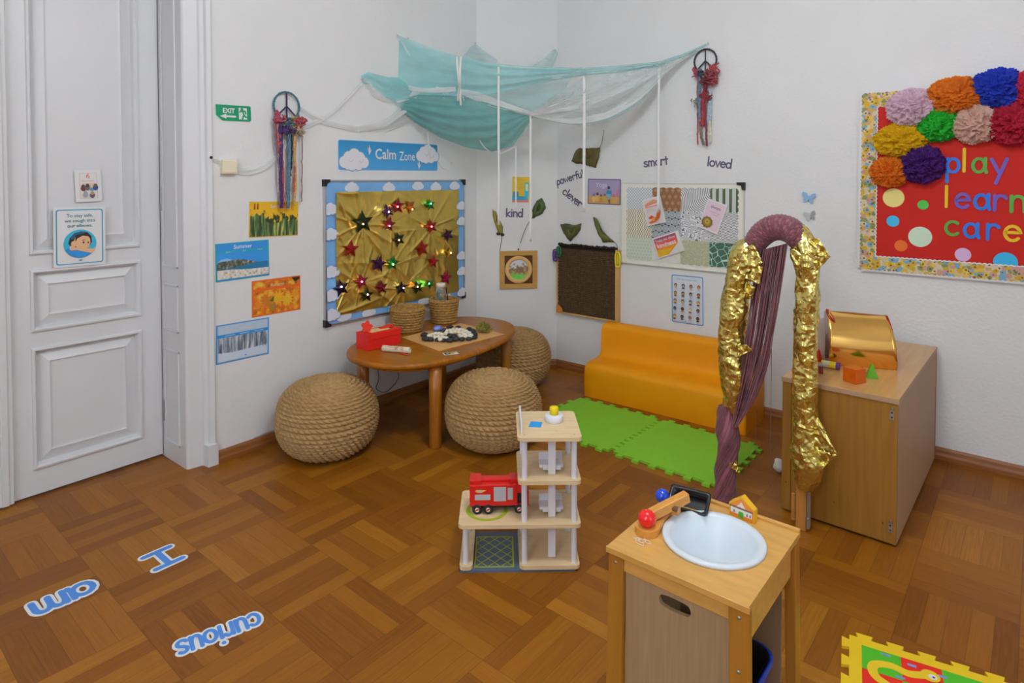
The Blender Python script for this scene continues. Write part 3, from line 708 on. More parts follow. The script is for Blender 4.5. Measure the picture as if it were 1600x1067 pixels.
# foil: creases run from the pins and from the gathered edges
loc = lambda px, py, o=.03: (lambda r: (r[0] - s, r[1] - z))(WL.hit(px, py, o))
fx0, fz1 = loc(524, 300, .02); fx1, _ = loc(716, 297, .02); _, fz0 = loc(524, 494, .02)
fz0 = max(fz0, -h / 2 + .045)
pins = [(loc(567, 352), 13, .006), (loc(674, 356), 11, .006), (loc(614, 414), 9, .006), (loc(630, 450), 10, .005), (loc(524, 492), 7, .010), (loc(565, 442), 8, .005), (loc(524, 300), 6, .008)]
def fold(x, zz):
    hgt = 0
    for (p, n, amp), ph in zip(pins, (0.3, 1.1, 2.2, .7, 2.9, 1.9, .5)):
        dx, dz = x - p[0], zz - p[1]; d = math.hypot(dx, dz); a = math.atan2(dz, dx)
        wv = abs(math.sin(a * n / 2 + ph + 1.6 * noise.noise((a * 2.2, ph * 7, d * 2))))
        hgt += amp * (1 - wv) ** 3 * 1.3 * math.exp(-((d - .13) / .20) ** 2)
    hgt += .006 * noise.noise((x * 9, zz * 4, 3.3)) + .0025 * noise.noise((x * 30 + zz * 14, zz * 22, 9.1))
    return hgt
NX, NZ = 190, 140; rows = []
for j in range(NZ + 1):
    rows.append([(fx0 + (fx1 - fx0) * i / NX, -.024 - max(-.004, fold(fx0 + (fx1 - fx0) * i / NX, fz0 + (fz1 - fz0) * j / NZ)), fz0 + (fz1 - fz0) * j / NZ) for i in range(NX + 1)])
mb = MB(); mb.grid(rows, GOLDF); mb.build('foil_sheet', bd)

# foil stars pinned on the foil
def foil(hexs): return mat('star_foil_' + hexs[1:], C(hexs, .95), .28, .7, bump=.2, bs=60)
STC = {'dark green': '#26361c', 'purple': '#4d1f52', 'red': '#a8201e', 'orange': '#b3621a', 'green': '#0f7a3c', 'crimson': '#8c1b33', 'gold': '#b58a1c', 'navy': '#2b1a3c', 'magenta': '#a3164e', 'black': '#221726'}
stars = [
 (567, 347, 17, 'dark green', 'large dark green foil star at upper left of the gold foil', 5), (606, 330, 11, 'purple', 'purple foil star at top middle beside a red one', 20), (622, 322, 12, 'crimson', 'crimson foil star at the very top of the gold foil', 0),
 (641, 323, 10, 'orange', 'orange foil star at top right of the crimson one', 30), (672, 320, 9, 'green', 'bright green foil star in the top right corner of the foil', 10), (608, 350, 11, 'crimson', 'crimson foil star just below the purple top star', -12),
 (623, 374, 11, 'dark green', 'green foil star halfway down the middle of the foil', 18), (674, 354, 11, 'red', 'red foil star with lit bulb at the upper right of foil', 15), (548, 389, 13, 'red', 'plain red foil star at the left edge of the foil', -6),
 (660, 388, 12, 'red', 'plain red foil star right of centre on the foil', 8), (700, 367, 10, 'purple', 'purple foil star near the right edge of the foil', 25), (592, 412, 13, 'purple', 'purple foil star left of the green one, lower middle', -15),
 (614, 411, 11, 'green', 'green foil star with warm lit bulb in lower middle', -8), (677, 409, 10, 'red', 'small red foil star at right above the lower row', -10), (703, 395, 8, 'gold', 'small gold foil star with warm bulb at the right edge', 0),
 (533, 450, 13, 'navy', 'navy foil star at the bottom left corner of the foil', 12), (565, 440, 11, 'magenta', 'magenta foil star in the bottom row, second from left', 10), (573, 461, 11, 'dark green', 'dark green foil star lowest on the foil', -5),
 (596, 449, 11, 'crimson', 'crimson foil star in the middle of the bottom row', 5), (627, 450, 10, 'black', 'black foil star in bottom row above the left basket', 0), (652, 449, 10, 'dark green', 'dark green foil star with orange bulb between the baskets', 15),
 (672, 444, 7, 'green', 'small green foil star just left of the bottle', 30), (697, 434, 11, 'magenta', 'magenta foil star above right basket beside the bottle', -10)]
for px, py, r, cn, lab, rot in stars:
    a, zz = WL.hit(px, py, .035); R = r * depth(WL.hit3(px, py, .035)) / FPX * 1.12
    mb = MB(); vs = [(0, -.012, 0)]
    for i in range(10):
        t = PI / 2 + 2 * PI * i / 10 + math.radians(rot); k = R if i % 2 == 0 else R * .42
        vs.append((k * math.cos(t) * 1.12, -.002 if i % 2 == 0 else -.004, k * math.sin(t)))
    bk = [(x, .001, zz_) for x, y, zz_ in vs[1:]]
    mb.add(vs + bk, [(0, 1 + i, 1 + (i + 1) % 10) for i in range(10)] + [(1 + i, 11 + i, 11 + (i + 1) % 10, 1 + (i + 1) % 10) for i in range(10)] + [tuple(range(20, 10, -1))], foil(STC[cn]))
    o = mb.build('foil_star', loc=WL.P(a, zz, .036), rot=(0, 0, WL.ang)); tag(o, lab, 'star', 'foil stars on the gold board')
# string of fairy lights
fl = thing('fairy_lights', 'string of small coloured fairy lights winding between the foil stars', 'fairy lights', WL.P(s, z, .03), (0, 0, WL.ang))
bulbs = [(567, 350, 'p'), (607, 331, 'w'), (621, 323, 'p'), (644, 327, 'o'), (673, 318, 'g'), (608, 353, 'p'), (623, 375, 'o'), (674, 354, 'p'), (704, 395, 'y'), (614, 413, 'y'), (652, 448, 'o'), (670, 443, 'g'), (630, 450, 'w'), (574, 460, 'p'), (565, 440, 'p'), (533, 448, 'w')]
BC = {'p': (1, .42, .40, 1), 'w': (.75, .85, 1, 1), 'o': (1, .45, .15, 1), 'g': (.1, 1, .35, 1), 'y': (1, .72, .25, 1)}
pts = []
for px, py, k in bulbs:
    a, zz = loc(px, py, .05); pts.append((a, -.022, zz))
    mb = MB(); mb.ball((a, -.024, zz), .0055, mat('bulb_' + k, BC[k], .3, emit=9), 10, 8); mb.build('bulb', fl)
    aa = a + .03 * math.cos(px); bb = zz + .022
mb = MB(); mb.tube(smoothpath([(p[0], -.013, p[2]) for p in pts], 120), .0007, mat('green_wire', C('#5a4a1c'), .5), 5); mb.build('wire', fl)
for i in range(0, len(pts)):   # the glow each little lamp throws on the foil beside it
    l = bpy.data.lights.new('bulb_light', 'POINT'); l.energy = .013; l.color = BC[bulbs[i][2]][:3] if bulbs[i][2] != 'p' else (1, .55, .3); l.shadow_soft_size = .008
    lo = bpy.data.objects.new('bulb_light', l); COL.objects.link(lo); lo.parent = fl; lo.location = (pts[i][0] - .022, -.03, pts[i][2] + .008)

# ================================================================ PEACE-SIGN WALL HANGINGS
def yarn(hexs):
    c = C(hexs, 1.25); g = sum(c[:3]) / 3; c = tuple(v * .74 + g * .26 for v in c[:3]) + (1,)
    return mat('yarn_' + hexs[1:], c, .9, var=.3, vs=90, bump=.5, bs=220)
def peace(name, label, wall, cx, cy, rpx, ringcol, tassels, knots, seed):
    rnd = random.Random(seed); out = .02
    a, zz = wall.hit(cx, cy, out); k = depth(wall.hit3(cx, cy, out)) / FPX; R = rpx * k
    t = wthing(name, label, 'wall hanging', wall, a, zz, out)
    mb = MB(); mb.torus((0, 0, 0), R, .0058, ringcol)
    for i in range(26):      # yarn wound round the hoop
        an = 2 * PI * i / 26; mb.torus((R * math.cos(an), 0, R * math.sin(an)), .0062, .0016, yarn(rnd.choice(('#2d6a78', '#2f3a5c', '#3a4a4c'))) if seed == 1 else ringcol, 10, 5, 'y' if i % 2 else 'xy')
    mb.build('hoop', t)
    mb = MB(); b = yarn('#3a2c52') if seed == 1 else ringcol
    mb.cyl((0, 0, R), (0, 0, -R), .005, b, 8); mb.cyl((0, 0, 0), (-R * .72, 0, -R * .7), .005, b, 8); mb.cyl((0, 0, 0), (R * .72, 0, -R * .7), .005, b, 8); mb.build('peace_bars', t)
    H = lambda px, py, o: (lambda r: (r[0] - a, -(o), r[1] - zz))(wall.hit(px, py, out + o))
    for pl, wd, col in tassels:
        pth = smoothpath([H(px, py, .012 + .006 * rnd.random()) for px, py in pl], 26)
        pth = [p + Vector((rnd.uniform(-1, 1), rnd.uniform(-.6, .6), 0)) * .0025 for p in pth]
        mb = MB(); mb.tube(pth, [wd * k * rnd.uniform(.75, 1.2) for _ in pth], yarn(col), 7)
        for q in range(3):
            mb.tube([p + Vector((wd * k * .8 * math.sin(i * .7 + q * 2), -wd * k * .8 * abs(math.cos(i * .7 + q * 2)), 0)) for i, p in enumerate(pth)], wd * k * .45, yarn(col), 5)
        mb.build('tassel', t)
    for px, py, r, col in knots:
        mb = MB(); p = Vector(H(px, py, .02))
        for q in range(7):
            d = Vector((rnd.gauss(0, 1), rnd.gauss(0, .5), rnd.gauss(0, 1))) * r * k * .45
            pts = [p + d + Vector((rnd.gauss(0, 1), -abs(rnd.gauss(0, .7)), rnd.gauss(0, 1))) * r * k * .55 for _ in range(5)]
            mb.tube(smoothpath(pts, 18), r * k * .22, yarn(col), 6)
        mb.build('yarn_knot', t)
    return t
TEALW = mat('teal_hoop', C('#2f6470', 1.5), .7, var=.4, vs=60)
peace('peace_hanging', 'peace sign hoop with long purple and red yarn tassels near the exit sign', WL, 448, 166, 22, TEALW, [
    ([(431, 182), (432, 205), (434, 240)], 1.6, '#b4304a'), ([(429, 182), (430, 215), (437, 275), (437, 320)], 1.2, '#7c6a78'), ([(439, 190), (439, 230), (438, 280), (440, 325)], 2.6, '#4a2a6c'),
    ([(437, 210), (441, 260), (442, 325)], 2.2, '#c03048'), ([(452, 190), (452, 240), (451, 290), (450, 325)], 2.6, '#4a7a94'), ([(453, 190), (455, 235), (453, 275)], 1.8, '#1d1c38'),
    ([(459, 190), (460, 235), (462, 285), (459, 320)], 1.8, '#d09a3c'), ([(461, 210), (461, 260), (459, 300)], 1.3, '#c2483c'), ([(472, 182), (472, 250), (471.5, 315)], .7, '#6c3040'), ([(434, 190), (434, 262), (434, 300)], .8, '#c8b0b0')],
    [(434, 184, 6, '#b4304a'), (444, 203, 8, '#4a2a6c'), (450, 190, 7, '#2f5f70'), (456, 198, 8, '#a08a3c'), (466, 190, 7, '#b0303c'), (468, 206, 6, '#a89478'), (461, 205, 6, '#b8a070'), (473, 192, 3, '#5a2444')], 1)
DRK = mat('dark_hoop', C('#2b3034', 1.3), .6)
peace('peace_hanging', 'dark peace sign hoop with red yarn tassels above the word loved', WB, 1102, 95, 18, DRK, [
    ([(1090, 108), (1090, 160), (1090, 226)], 1.1, '#b4485a'), ([(1094, 108), (1093, 150), (1093, 185)], 2.6, '#5f7f9c'), ([(1091, 118), (1091, 160), (1091, 185)], 1.2, '#2f3a5c'), ([(1103, 130), (1099, 160), (1098, 197)], 3.2, '#a8262e'),
    ([(1104, 130), (1103, 180), (1104.5, 228)], 1.5, '#8c3a54'), ([(1109, 140), (1110, 170), (1109, 190)], 2.0, '#9ab8cc'), ([(1109, 185), (1110, 222)], 1.4, '#cfcaa4'), ([(1094, 190), (1096, 212), (1100, 226)], 1.8, '#8a6a62')],
    [(1088, 112, 4, '#b8304a'), (1116, 108, 6, '#b0283a'), (1112, 118, 7, '#8c2a3a'), (1114, 126, 6, '#a83040'), (1107, 128, 7, '#7a2430'), (1101, 146, 5, '#a8262e'), (1108, 152, 4, '#8a2c30'), (1096, 115, 5, '#34405c'), (1087, 158, 4, '#8a9078'), (1101, 116, 4, '#c8a04a')], 2)

# ================================================================ NET CANOPY ACROSS THE CORNER
LA = WL.hit3(622, 55, .01); RA = WB.hit3(1105, 68, .01)
SPAN = Wall((LA.x, LA.y), (RA.x, RA.y))
def wallhit(px, py):
    best = None
    for w in (WL, WC, WB):
        a, zz = w.hit(px, py, .008)
        p = w.P(a, zz, .008)
        if best is None or (p - CP).length < (best - CP).length: best = p
    return best
def cp(px, py, t):
    a = SPAN.hit3(px, py); b = wallhit(px, py); A = (a - CP).length; B = (b - CP).length
    if A > B: A = B
    return CP + (b - CP).normalized() * (A + (B - A) * t)
net = thing('net_canopy', 'sheer turquoise net canopy pinned across the corner of the room', 'net canopy', (-2.6, 3.6, 2.3))
OFF = net.location.copy()
TQ = tulle('turquoise_tulle', C('#acd0d2', 1.65), .44); TQ2 = tulle('turquoise_tulle_folded', C('#92c4c5', 1.55), .56); TQB = tulle('deep_turquoise_tulle', C('#6aaeaa', 1.35), .60); TQ3 = tulle('pale_tulle', C('#c8dcda', 1.7), .24); WT = tulle('white_tulle', (.86, .87, .87, 1), .66, .2)
def sheet(name, top, bot, m, nc=60, nr=14, sag=0.0, wr=.010, seed=1, folds=7, parent=net):
    T = resample([cp(*p) for p in top], nc); B = resample([cp(*p) for p in bot], nc); rows = []
    T = [sum((T[max(0, min(nc - 1, i + k))] for k in (-1, 0, 1)), Vector()) / 3 for i in range(nc)] if nc > 20 else T
    for r in range(nr):
        v = r / (nr - 1); row = []
        for i in range(nc):
            u = i / (nc - 1); p = T[i].lerp(B[i], v); d = (CP - p).normalized(); e = min(1, 6 * u, 6 * (1 - u))
            a = sag * math.sin(PI * v) * math.sin(PI * u)
            a += e * wr * 1.5 * (math.sin(folds * PI * (v + .25 * math.sin(3 * u + seed)) + seed * 2 + 3 * u) + .8 * noise.noise((u * 7 + seed, v * 9, seed)))
            row.append(p + d * a - Vector((0, 0, 1)) * 0 - OFF)
        rows.append(row)
    mb = MB(); mb.grid(rows, m); return mb.build(name, parent)
sheet('net_sheet', [(622, 55, .98), (650, 66, .75), (690, 80, .4), (717, 88, .2), (760, 98, .05), (800, 104, 0), (850, 106, 0), (913, 106, 0), (970, 102, 0), (1030, 96, .1), (1070, 83, .4), (1105, 67, .98)],
      [(622, 124, .98), (634, 138, .75), (650, 148, .45), (717, 150, .15), (760, 148, .1), (800, 140, .1), (850, 128, .1), (913, 118, 0), (970, 113, 0), (1030, 104, .1), (1070, 88, .4), (1105, 70, .98)], TQ2, 90, 18, .03, .014, 1, 6)
sheet('net_sheet', [(650, 70, .8), (717, 90, .45), (760, 98, .4), (830, 104, .4), (900, 106, .3)], [(660, 150, .75), (717, 152, .5), (760, 164, .4), (830, 180, .3), (884, 140, .3)], TQ, 50, 12, .04, .012, 2, 4)
sheet('net_wing', [(563, 118, .98), (575, 112, .9), (600, 119, .9), (624, 121, .95), (640, 135, .7), (654, 147, .5)], [(566, 129, .98), (585, 137, .9), (603, 152, .9), (622, 160, .85), (640, 157, .7), (654, 151, .5)], TQ2, 40, 10, .02, .010, 3, 3)
sheet('net_wing', [(600, 130, .95), (624, 122, .98), (640, 132, .8), (662, 146, .5)], [(600, 146, .95), (620, 166, .9), (645, 172, .7), (668, 170, .5)], TQ, 30, 9, .02, .010, 9, 3)
sheet('net_belly', [(628, 160, .9), (648, 148, .5), (680, 148, .25), (717, 150, .15), (760, 160, .12), (800, 171, .15), (830, 178, .2)],
      [(622, 172, .92), (652, 194, .65), (690, 216, .4), (730, 231, .3), (770, 237, .3), (802, 228, .35), (833, 183, .3)], TQB, 70, 18, .16, .018, 4, 9)
sheet('net_belly', [(655, 160, .9), (717, 160, .6), (780, 172, .5), (826, 182, .4)], [(640, 184, .92), (690, 214, .7), (740, 232, .6), (780, 236, .55), (818, 212, .5)], TQ, 50, 12, .05, .014, 5, 7)
sheet('net_swag', [(830, 177, .2), (868, 150, .15), (913, 119, .03), (970, 110, 0), (1030, 101, .1), (1068, 86, .35), (1105, 68, .98)],
      [(831, 181, .2), (862, 188, .2), (905, 194, .2), (950, 187, .15), (992, 164, .15), (1032, 122, .2), (1070, 93, .45), (1105, 70, .98)], TQ3, 70, 14, .06, .012, 6, 5)
sheet('net_swag', [(831, 180, .2), (862, 183, .2), (905, 184, .2), (950, 176, .15), (992, 152, .15), (1032, 112, .2)], [(831, 183, .2), (862, 190, .2), (905, 197, .2), (952, 190, .15), (996, 166, .15), (1036, 121, .2)], TQ, 40, 6, .01, .006, 7, 2)
sheet('net_peak', [(722, 90, .6), (735, 74, .9), (743, 67.5, .98), (752, 76, .9), (778, 94, .6)], [(722, 104, .4), (735, 105, .4), (743, 106, .4), (752, 106, .4), (778, 106, .3)], TQ, 30, 8, .01, .008, 8, 3)
sheet('net_peak', [(828, 104, .5), (848, 93, .7), (864, 77, .95), (869, 77, .98)], [(834, 110, .3), (852, 110, .4), (862, 108, .6), (872, 84, .95)], TQ, 30, 8, .01, .008, 10, 3)
def strip(name, pl, wpx, m, parent=net, n=40, twist=0.0, seed=0, fan=None):
    P0 = smoothpath([cp(*p) for p in pl], n); rows = []
    if isinstance(wpx, (int, float)): wpx = [wpx] * len(pl)
    for i, p in enumerate(P0):
        t = i / (n - 1); k = t * (len(wpx) - 1); j = min(int(k), len(wpx) - 2) if len(wpx) > 1 else 0
        wv = wpx[j] + (wpx[min(j + 1, len(wpx) - 1)] - wpx[j]) * (k - j)
        d = (P0[min(i + 1, n - 1)] - P0[max(i - 1, 0)]).normalized(); v = (CP - p).normalized()
        q = d.cross(v).normalized(); W_ = wv * depth(p) / FPX / 2; c_ = math.cos(twist * math.sin(6 * t + seed)); s_ = math.sin(twist * math.sin(6 * t + seed)) * .6
        off = (parent.location if parent else Vector())
        rows.append([p + (q * c_ + v * s_) * W_ * e + v * (.006 + .004 * math.sin(e * 5 + seed + 9 * t)) - off for e in (-1, -.5, 0, .5, 1)])
    mb = MB(); mb.grid(rows, m); return mb.build(name, parent)
strip('tulle_band', [(622, 56, .97), (645, 95, .75), (668, 122, .5), (690, 142, .2)], 3, WT, seed=1)
strip('tulle_band', [(636, 135, .7), (650, 140, .35), (680, 141, .2), (712, 139, .15)], [5, 8, 8, 7], WT, seed=2, twist=.3)
strip('tulle_band', [(718, 142, .12), (745, 150, .1), (785, 163, .1), (830, 177, .15)], [5, 14, 9, 4], WT, seed=3, twist=.3)
strip('tulle_band', [(830, 177, .15), (868, 172, .12), (920, 158, .1), (985, 132, .08), (1040, 104, .15)], [4, 9, 14, 12, 8], WT, seed=4, twist=.4)
strip('tulle_band', [(830, 179, .15), (862, 186, .15), (905, 188, .15), (950, 178, .12), (1000, 148, .1), (1045, 105, .2), (1085, 80, .6)], [4, 6, 10, 12, 12, 8, 4], WT, seed=5, twist=.3)
strip('tulle_band', [(800, 131, .1), (838, 114, .05), (870, 120, .02), (900, 107, 0)], [3, 4, 7, 3], WT, seed=6)
strip('tulle_band', [(564, 122, .97), (575, 132, .92), (588, 150, .9), (612, 158, .85), (640, 153, .6)], [4, 10, 9, 7, 5], WT, seed=7)
strip('tulle_band', [(652, 142, .4), (640, 160, .6), (618, 180, .85), (595, 195, .93), (560, 202, .95)], [12, 16, 14, 10, 10], WT, seed=8, twist=.4)
for k, (pl, wd) in enumerate([([(655, 148, .4), (663, 172, .5), (668, 205, .6), (672, 248, .7)], 1.8), ([(723, 150, .12), (738, 195, .12), (757, 230, .15), (780, 240, .2), (806, 228, .3)], 1.8), ([(694, 142, .2), (702, 155, .2), (708, 172, .2)], 5), ([(720, 142, .1), (716, 155, .1), (713, 165, .1)], 4), ([(684, 250, .7), (690, 262, .8), (700, 264, .85), (706, 254, .85)], 1)]):
    strip('loose_thread', pl, wd, WT, seed=k)
def threads(name, tops, bots, mids, n, r, m, seed, parent=net):
    rnd = random.Random(seed); mb = MB(); L_ = lambda pl, g: tuple(pl[0][k] + (pl[1][k] - pl[0][k]) * g for k in range(3))
    for i in range(n):
        g = (i + rnd.random()) / n; pl = [L_(q, g) for q in [tops] + mids + [bots]]
        pl = [(a + rnd.gauss(0, .8), b + rnd.gauss(0, .8), c) for a, b, c in pl]
        mb.tube([p - OFF for p in smoothpath([cp(*p) for p in pl], 22)], r * rnd.uniform(.7, 1.3), m, 4, False)
    o = mb.build(name, parent); o['kind'] = 'stuff'; return o
LT = mat('white_lace_thread', (0.78, 0.79, 0.78, 1), .8)
threads('lace_threads', [(829, 176, .12), (831, 180, .12)], [(1030, 100, .1), (1052, 97, .2)], [[(880, 155, .08), (872, 188, .15)], [(940, 128, .04), (955, 180, .12)], [(990, 108, .04), (1010, 140, .1)]], 22, .0013, LT, 3)
threads('lace_threads', [(648, 140, .38), (714, 142, .12)], [(566, 204, .95), (604, 206, .95)], [[(636, 158, .6), (676, 166, .4)], [(610, 184, .86), (640, 190, .78)]], 20, .0013, LT, 4)
threads('lace_threads', [(690, 143, .2), (704, 143, .18)], [(692, 172, .25), (712, 176, .25)], [[(691, 158, .2), (708, 160, .2)]], 10, .001, LT, 5)
threads('lace_threads', [(720, 144, .11), (726, 150, .11)], [(828, 175, .14), (830, 179, .14)], [[(756, 148, .08), (754, 164, .1)], [(792, 164, .1), (790, 171, .1)]], 9, .0012, LT, 6)
for px, py in ((622, 55), (638, 60), (567, 124), (743, 67), (868, 78), (1106, 67)):
    p = wallhit(px, py); d = (CP - p).normalized(); mb = MB(); mb.cyl(p - OFF, p + d * .02 - OFF, .006, GREY, 8); mb.build('pin', net)
# white garland of lace along the left wall
gar = thing('lace_garland', 'thin white lace garland looped along left wall past the hoop', 'garland', WL.P(2.0, 1.9, .02)); GO = gar.location.copy()
strip('lace_strip', [(560, 202, .95), (535, 198, .96), (505, 190, .96), (476, 174, .96), (466, 168, .97)], [10, 8, 8, 6, 4], WT, gar, seed=1)
strip('lace_strip', [(566, 130, .97), (545, 152, .97), (520, 175, .97), (495, 190, .97), (470, 200, .97), (455, 215, .97), (430, 248, .97)], [4, 5, 6, 7, 8, 8, 8], WT, gar, seed=2)
strip('lace_strip', [(432, 246, .97), (415, 260, .97), (390, 268, .95), (370, 266, .94), (350, 257, .96), (329, 246, .985)], [8, 9, 10, 9, 7, 3], WT, gar, seed=3)
p = wallhit(329, 246); mb = MB(); mb.ball(p + WL.n * .008 - GO, .008, BLACK, 10, 8); mb.build('pin', gar)

# white ribbons hanging straight down from the front edge of the net
RIB = mat('white_ribbon', (0.82, 0.82, 0.82, 1), .7)
for px, y0, y1, t, wd, lab in ((779, 104, 352, 0, 3.4, 'white ribbon hanging from net in front of the picture frame'), (829, 178, 378, .15, 3.4, 'white ribbon hanging from the lowest knot of the net'), (913, 106, 332, 0, 4.6, 'white ribbon hanging down past the brown leaf and the word powerful'), (1030, 100, 332, .1, 4.6, 'white ribbon hanging across the word smart'), (806, 228, 330, .3, 2.2, 'thin white ribbon ending at the yellow booklet')):
    a = cp(px, y0, t); D = (a - CP).dot(FW); b0 = CP + ray(px, y1) * D; b = Vector((a.x, a.y, b0.z)); W_ = wd * D / FPX
    mb = MB(); n = 16; rows = []
    for i in range(n + 1):
        zz = (b.z - a.z) * i / n; tw = .25 * math.sin(i * .5 + px)
        rows.append([(W_ / 2 * e * math.cos(YAW + tw), W_ / 2 * e * math.sin(YAW + tw), zz) for e in (-1, 0, 1)])
    mb.grid(rows, RIB); o = mb.build('hanging_ribbon', loc=a, solid=.0008); tag(o, lab, 'ribbon', 'white ribbons hanging from the net')
t_ = cp(717, 88, .15); rb = thing('hanging_ribbon', 'short pair of white ribbons hanging over the gathered net', 'ribbon', t_, group='white ribbons hanging from the net')
for dx, dx2 in ((-3, 3), (3, -2)):
    D = (t_ - CP).dot(FW); e = lambda px, py, o: CP + ray(px, py) * (D - o) - t_
    mb = MB(); rows = []
    for (px, py) in ((717 + dx, 88), (717 + dx * .6, 110), (718, 135), (717 + dx2, 165 if dx < 0 else 158)):
        c0, c1 = e(px - 1.7, py, .1), e(px + 1.7, py, .1); rows.append([c0, (c0 + c1) / 2, c1])
    mb.grid(rows, RIB); mb.build('tail', rb, solid=.0008)
# ================================================================ CORNER WALL AND BACK WALL
INK = mat('purple_grey_ink', C('#57506a', 1.3), .6)
def word(t, label, wall, p0, p1, m=INK, wt=.27):
    a0, z0 = wall.hit(*p0); a1, z1 = wall.hit(*p1); L = math.hypot(a1 - a0, z1 - z0); st, w = strokes(t, 1.0); xh = L / w
    mb = MB()
    for pl in st:
        pl = [(a * xh, b * xh) for a, b in pl]
        pen(mb, pl, (wt + .12) * xh, -.0002, -.0012, WHITE, lambda a, b, o: (a, o, b)); pen(mb, pl, wt * xh, -.0012, -.0020, m, lambda a, b, o: (a, o, b))
    o = mb.build('paper_word', loc=wall.P(a0, z0, .0004), rot=(0, -math.atan2(z1 - z0, a1 - a0), wall.ang))
    return tag(o, label, 'word', 'cut-out words on the wall')
word('kind', 'cut-out word kind above the square wooden frame', WC, (790.5, 338.5), (817.5, 339), wt=.29)
word('powerful', 'cut-out word powerful slanting up beneath brown leaf', WB, (870.5, 289.5), (913, 276))
word('clever', 'cut-out word clever slanting down beside the yoga card', WB, (878.5, 302), (906.5, 324.5))
word('smart', 'cut-out word smart above the patterned pin board', WB, (1006.5, 261), (1044.5, 256.5))
word('loved', 'cut-out word loved beneath the red tasselled peace sign', WB, (1104.5, 259), (1143.5, 263.5))

def leaf(label, wall, outline, stem, col, seed, lift=.03, col2=None):
    rnd = random.Random(seed); cx = sum(p[0] for p in outline) / len(outline); cy = sum(p[1] for p in outline) / len(outline)
    a0, z0 = wall.hit(cx, cy); t = wthing('dried_leaf', label, 'leaf', wall, a0, z0, 0, 'dried leaves on the wall')
    L = lambda px, py, o: (lambda r: Vector((r[0] - a0, -o, r[1] - z0)))(wall.hit(px, py, o))
    ol = resample(([Vector((p[0], p[1], 0)) for p in outline] + [Vector((outline[0][0], outline[0][1], 0))]), 37)[:-1]
    rings = []
    for f, k in ((1, .15), (.78, .7), (.5, 1.0), (.22, .8)):
        rings.append([L(cx + (p.x - cx) * f + rnd.uniform(-.5, .5), cy + (p.y - cy) * f + rnd.uniform(-.5, .5), .004 + lift * k * (.65 + .5 * noise.noise((p.x * .09 * f + seed, p.y * .09 * f, f)))) for p in ol])
    c0 = L(cx, cy, lift * .7); m = mat('dry_leaf_' + col[1:], C(col, 1.5), .55, var=.3, vs=25, stretch=(1, 1, .5), bump=.3, bs=50)
    mb = MB(); mb.grid(rings, m, True, True); n = len(ol); mb.add(rings[-1] + [c0], [(i, (i + 1) % n, n) for i in range(n)], m, True); mb.build('blade', t, solid=.0012)
    if stem:
        mb = MB(); mb.tube(smoothpath([L(px, py, .008) for px, py in stem], 14), .0022, mat('leaf_stem', C('#5a4a30', 1.4), .7), 6); mb.build('stem', t)
    return t
leaf('folded dark green-brown leaf hanging by its stem, highest on the back wall', WB, [(893, 252), (900, 234), (906, 231), (918, 232), (930, 231), (938, 230), (936, 246), (931, 262), (920, 259), (908, 256), (899, 255)], [(937, 231), (941, 220), (943, 203)], '#544a20', 3)
leaf('curled green leaf above the left side of the brown honeycomb panel', WB, [(875.5, 350), (885, 349), (897, 352), (909, 349), (906, 360), (900, 368), (891, 378), (884, 370), (879, 360)], None, '#474a24', 5)
leaf('long narrow green leaf pointing down to the yellow clip', WB, [(927, 339), (934, 343), (939, 356), (945, 365), (956, 374), (961, 379), (950, 378), (942, 379), (935, 366), (929, 352)], [(958, 377), (963, 381), (965, 388)], '#585c2a', 7)
leaf('twisted brown-yellow leaf with a dark tip left of the word kind', WC, [(769, 326), (775, 331), (780, 342), (786, 354), (786, 365), (779, 367), (776, 356), (771, 343)], [(783, 366), (784, 372), (781, 392)], '#83762c', 9)
leaf('green leaf on long thin stem at right of the word kind', WC, [(846, 309), (851, 316), (853, 323), (848, 334), (838, 338), (832, 342), (832, 326), (838, 315)], [(833, 338), (822, 355), (813, 380)], '#3f4c26', 11)
mb = MB(); a, zz = WC.hit(782, 366, .02)
for k in (-1, 1): mb.ball((k * .018, 0, 0), .016, BLACK, 10, 8, sq=(1, .4, .8))
o = mb.build('paper_bow', loc=WC.P(a, zz, .014), rot=(0, .2, WC.ang)); tag(o, 'small dark bow at the stem of the twisted brown leaf', 'bow')

def booklet(c):
    c.rect(.0, .0, 1, 1, P('#d9b52c')); c.rect(.0, .0, .95, .14, P('#c46a6a')); c.rect(0, .08, .9, .24, P('#2a8aa8')); c.rect(.72, .2, .96, .78, P('#2f9ab4')); c.rect(.78, .45, .92, .72, P('#c8cf9a')); c.rect(.04, .22, .38, .42, P('#3f7a8c'))
    for v in (.88, .68, .6, .54): c.rect(.14, v, .62, v + .015, P('#b0922a'))
    c.rect(.12, .82, .2, .9, WHITE)
wcard('booklet', 'small yellow and blue booklet above the word kind', 'booklet', WC, [(800.5, 276), (827.5, 276.5), (826.5, 316), (800, 316)], booklet, t=.004)
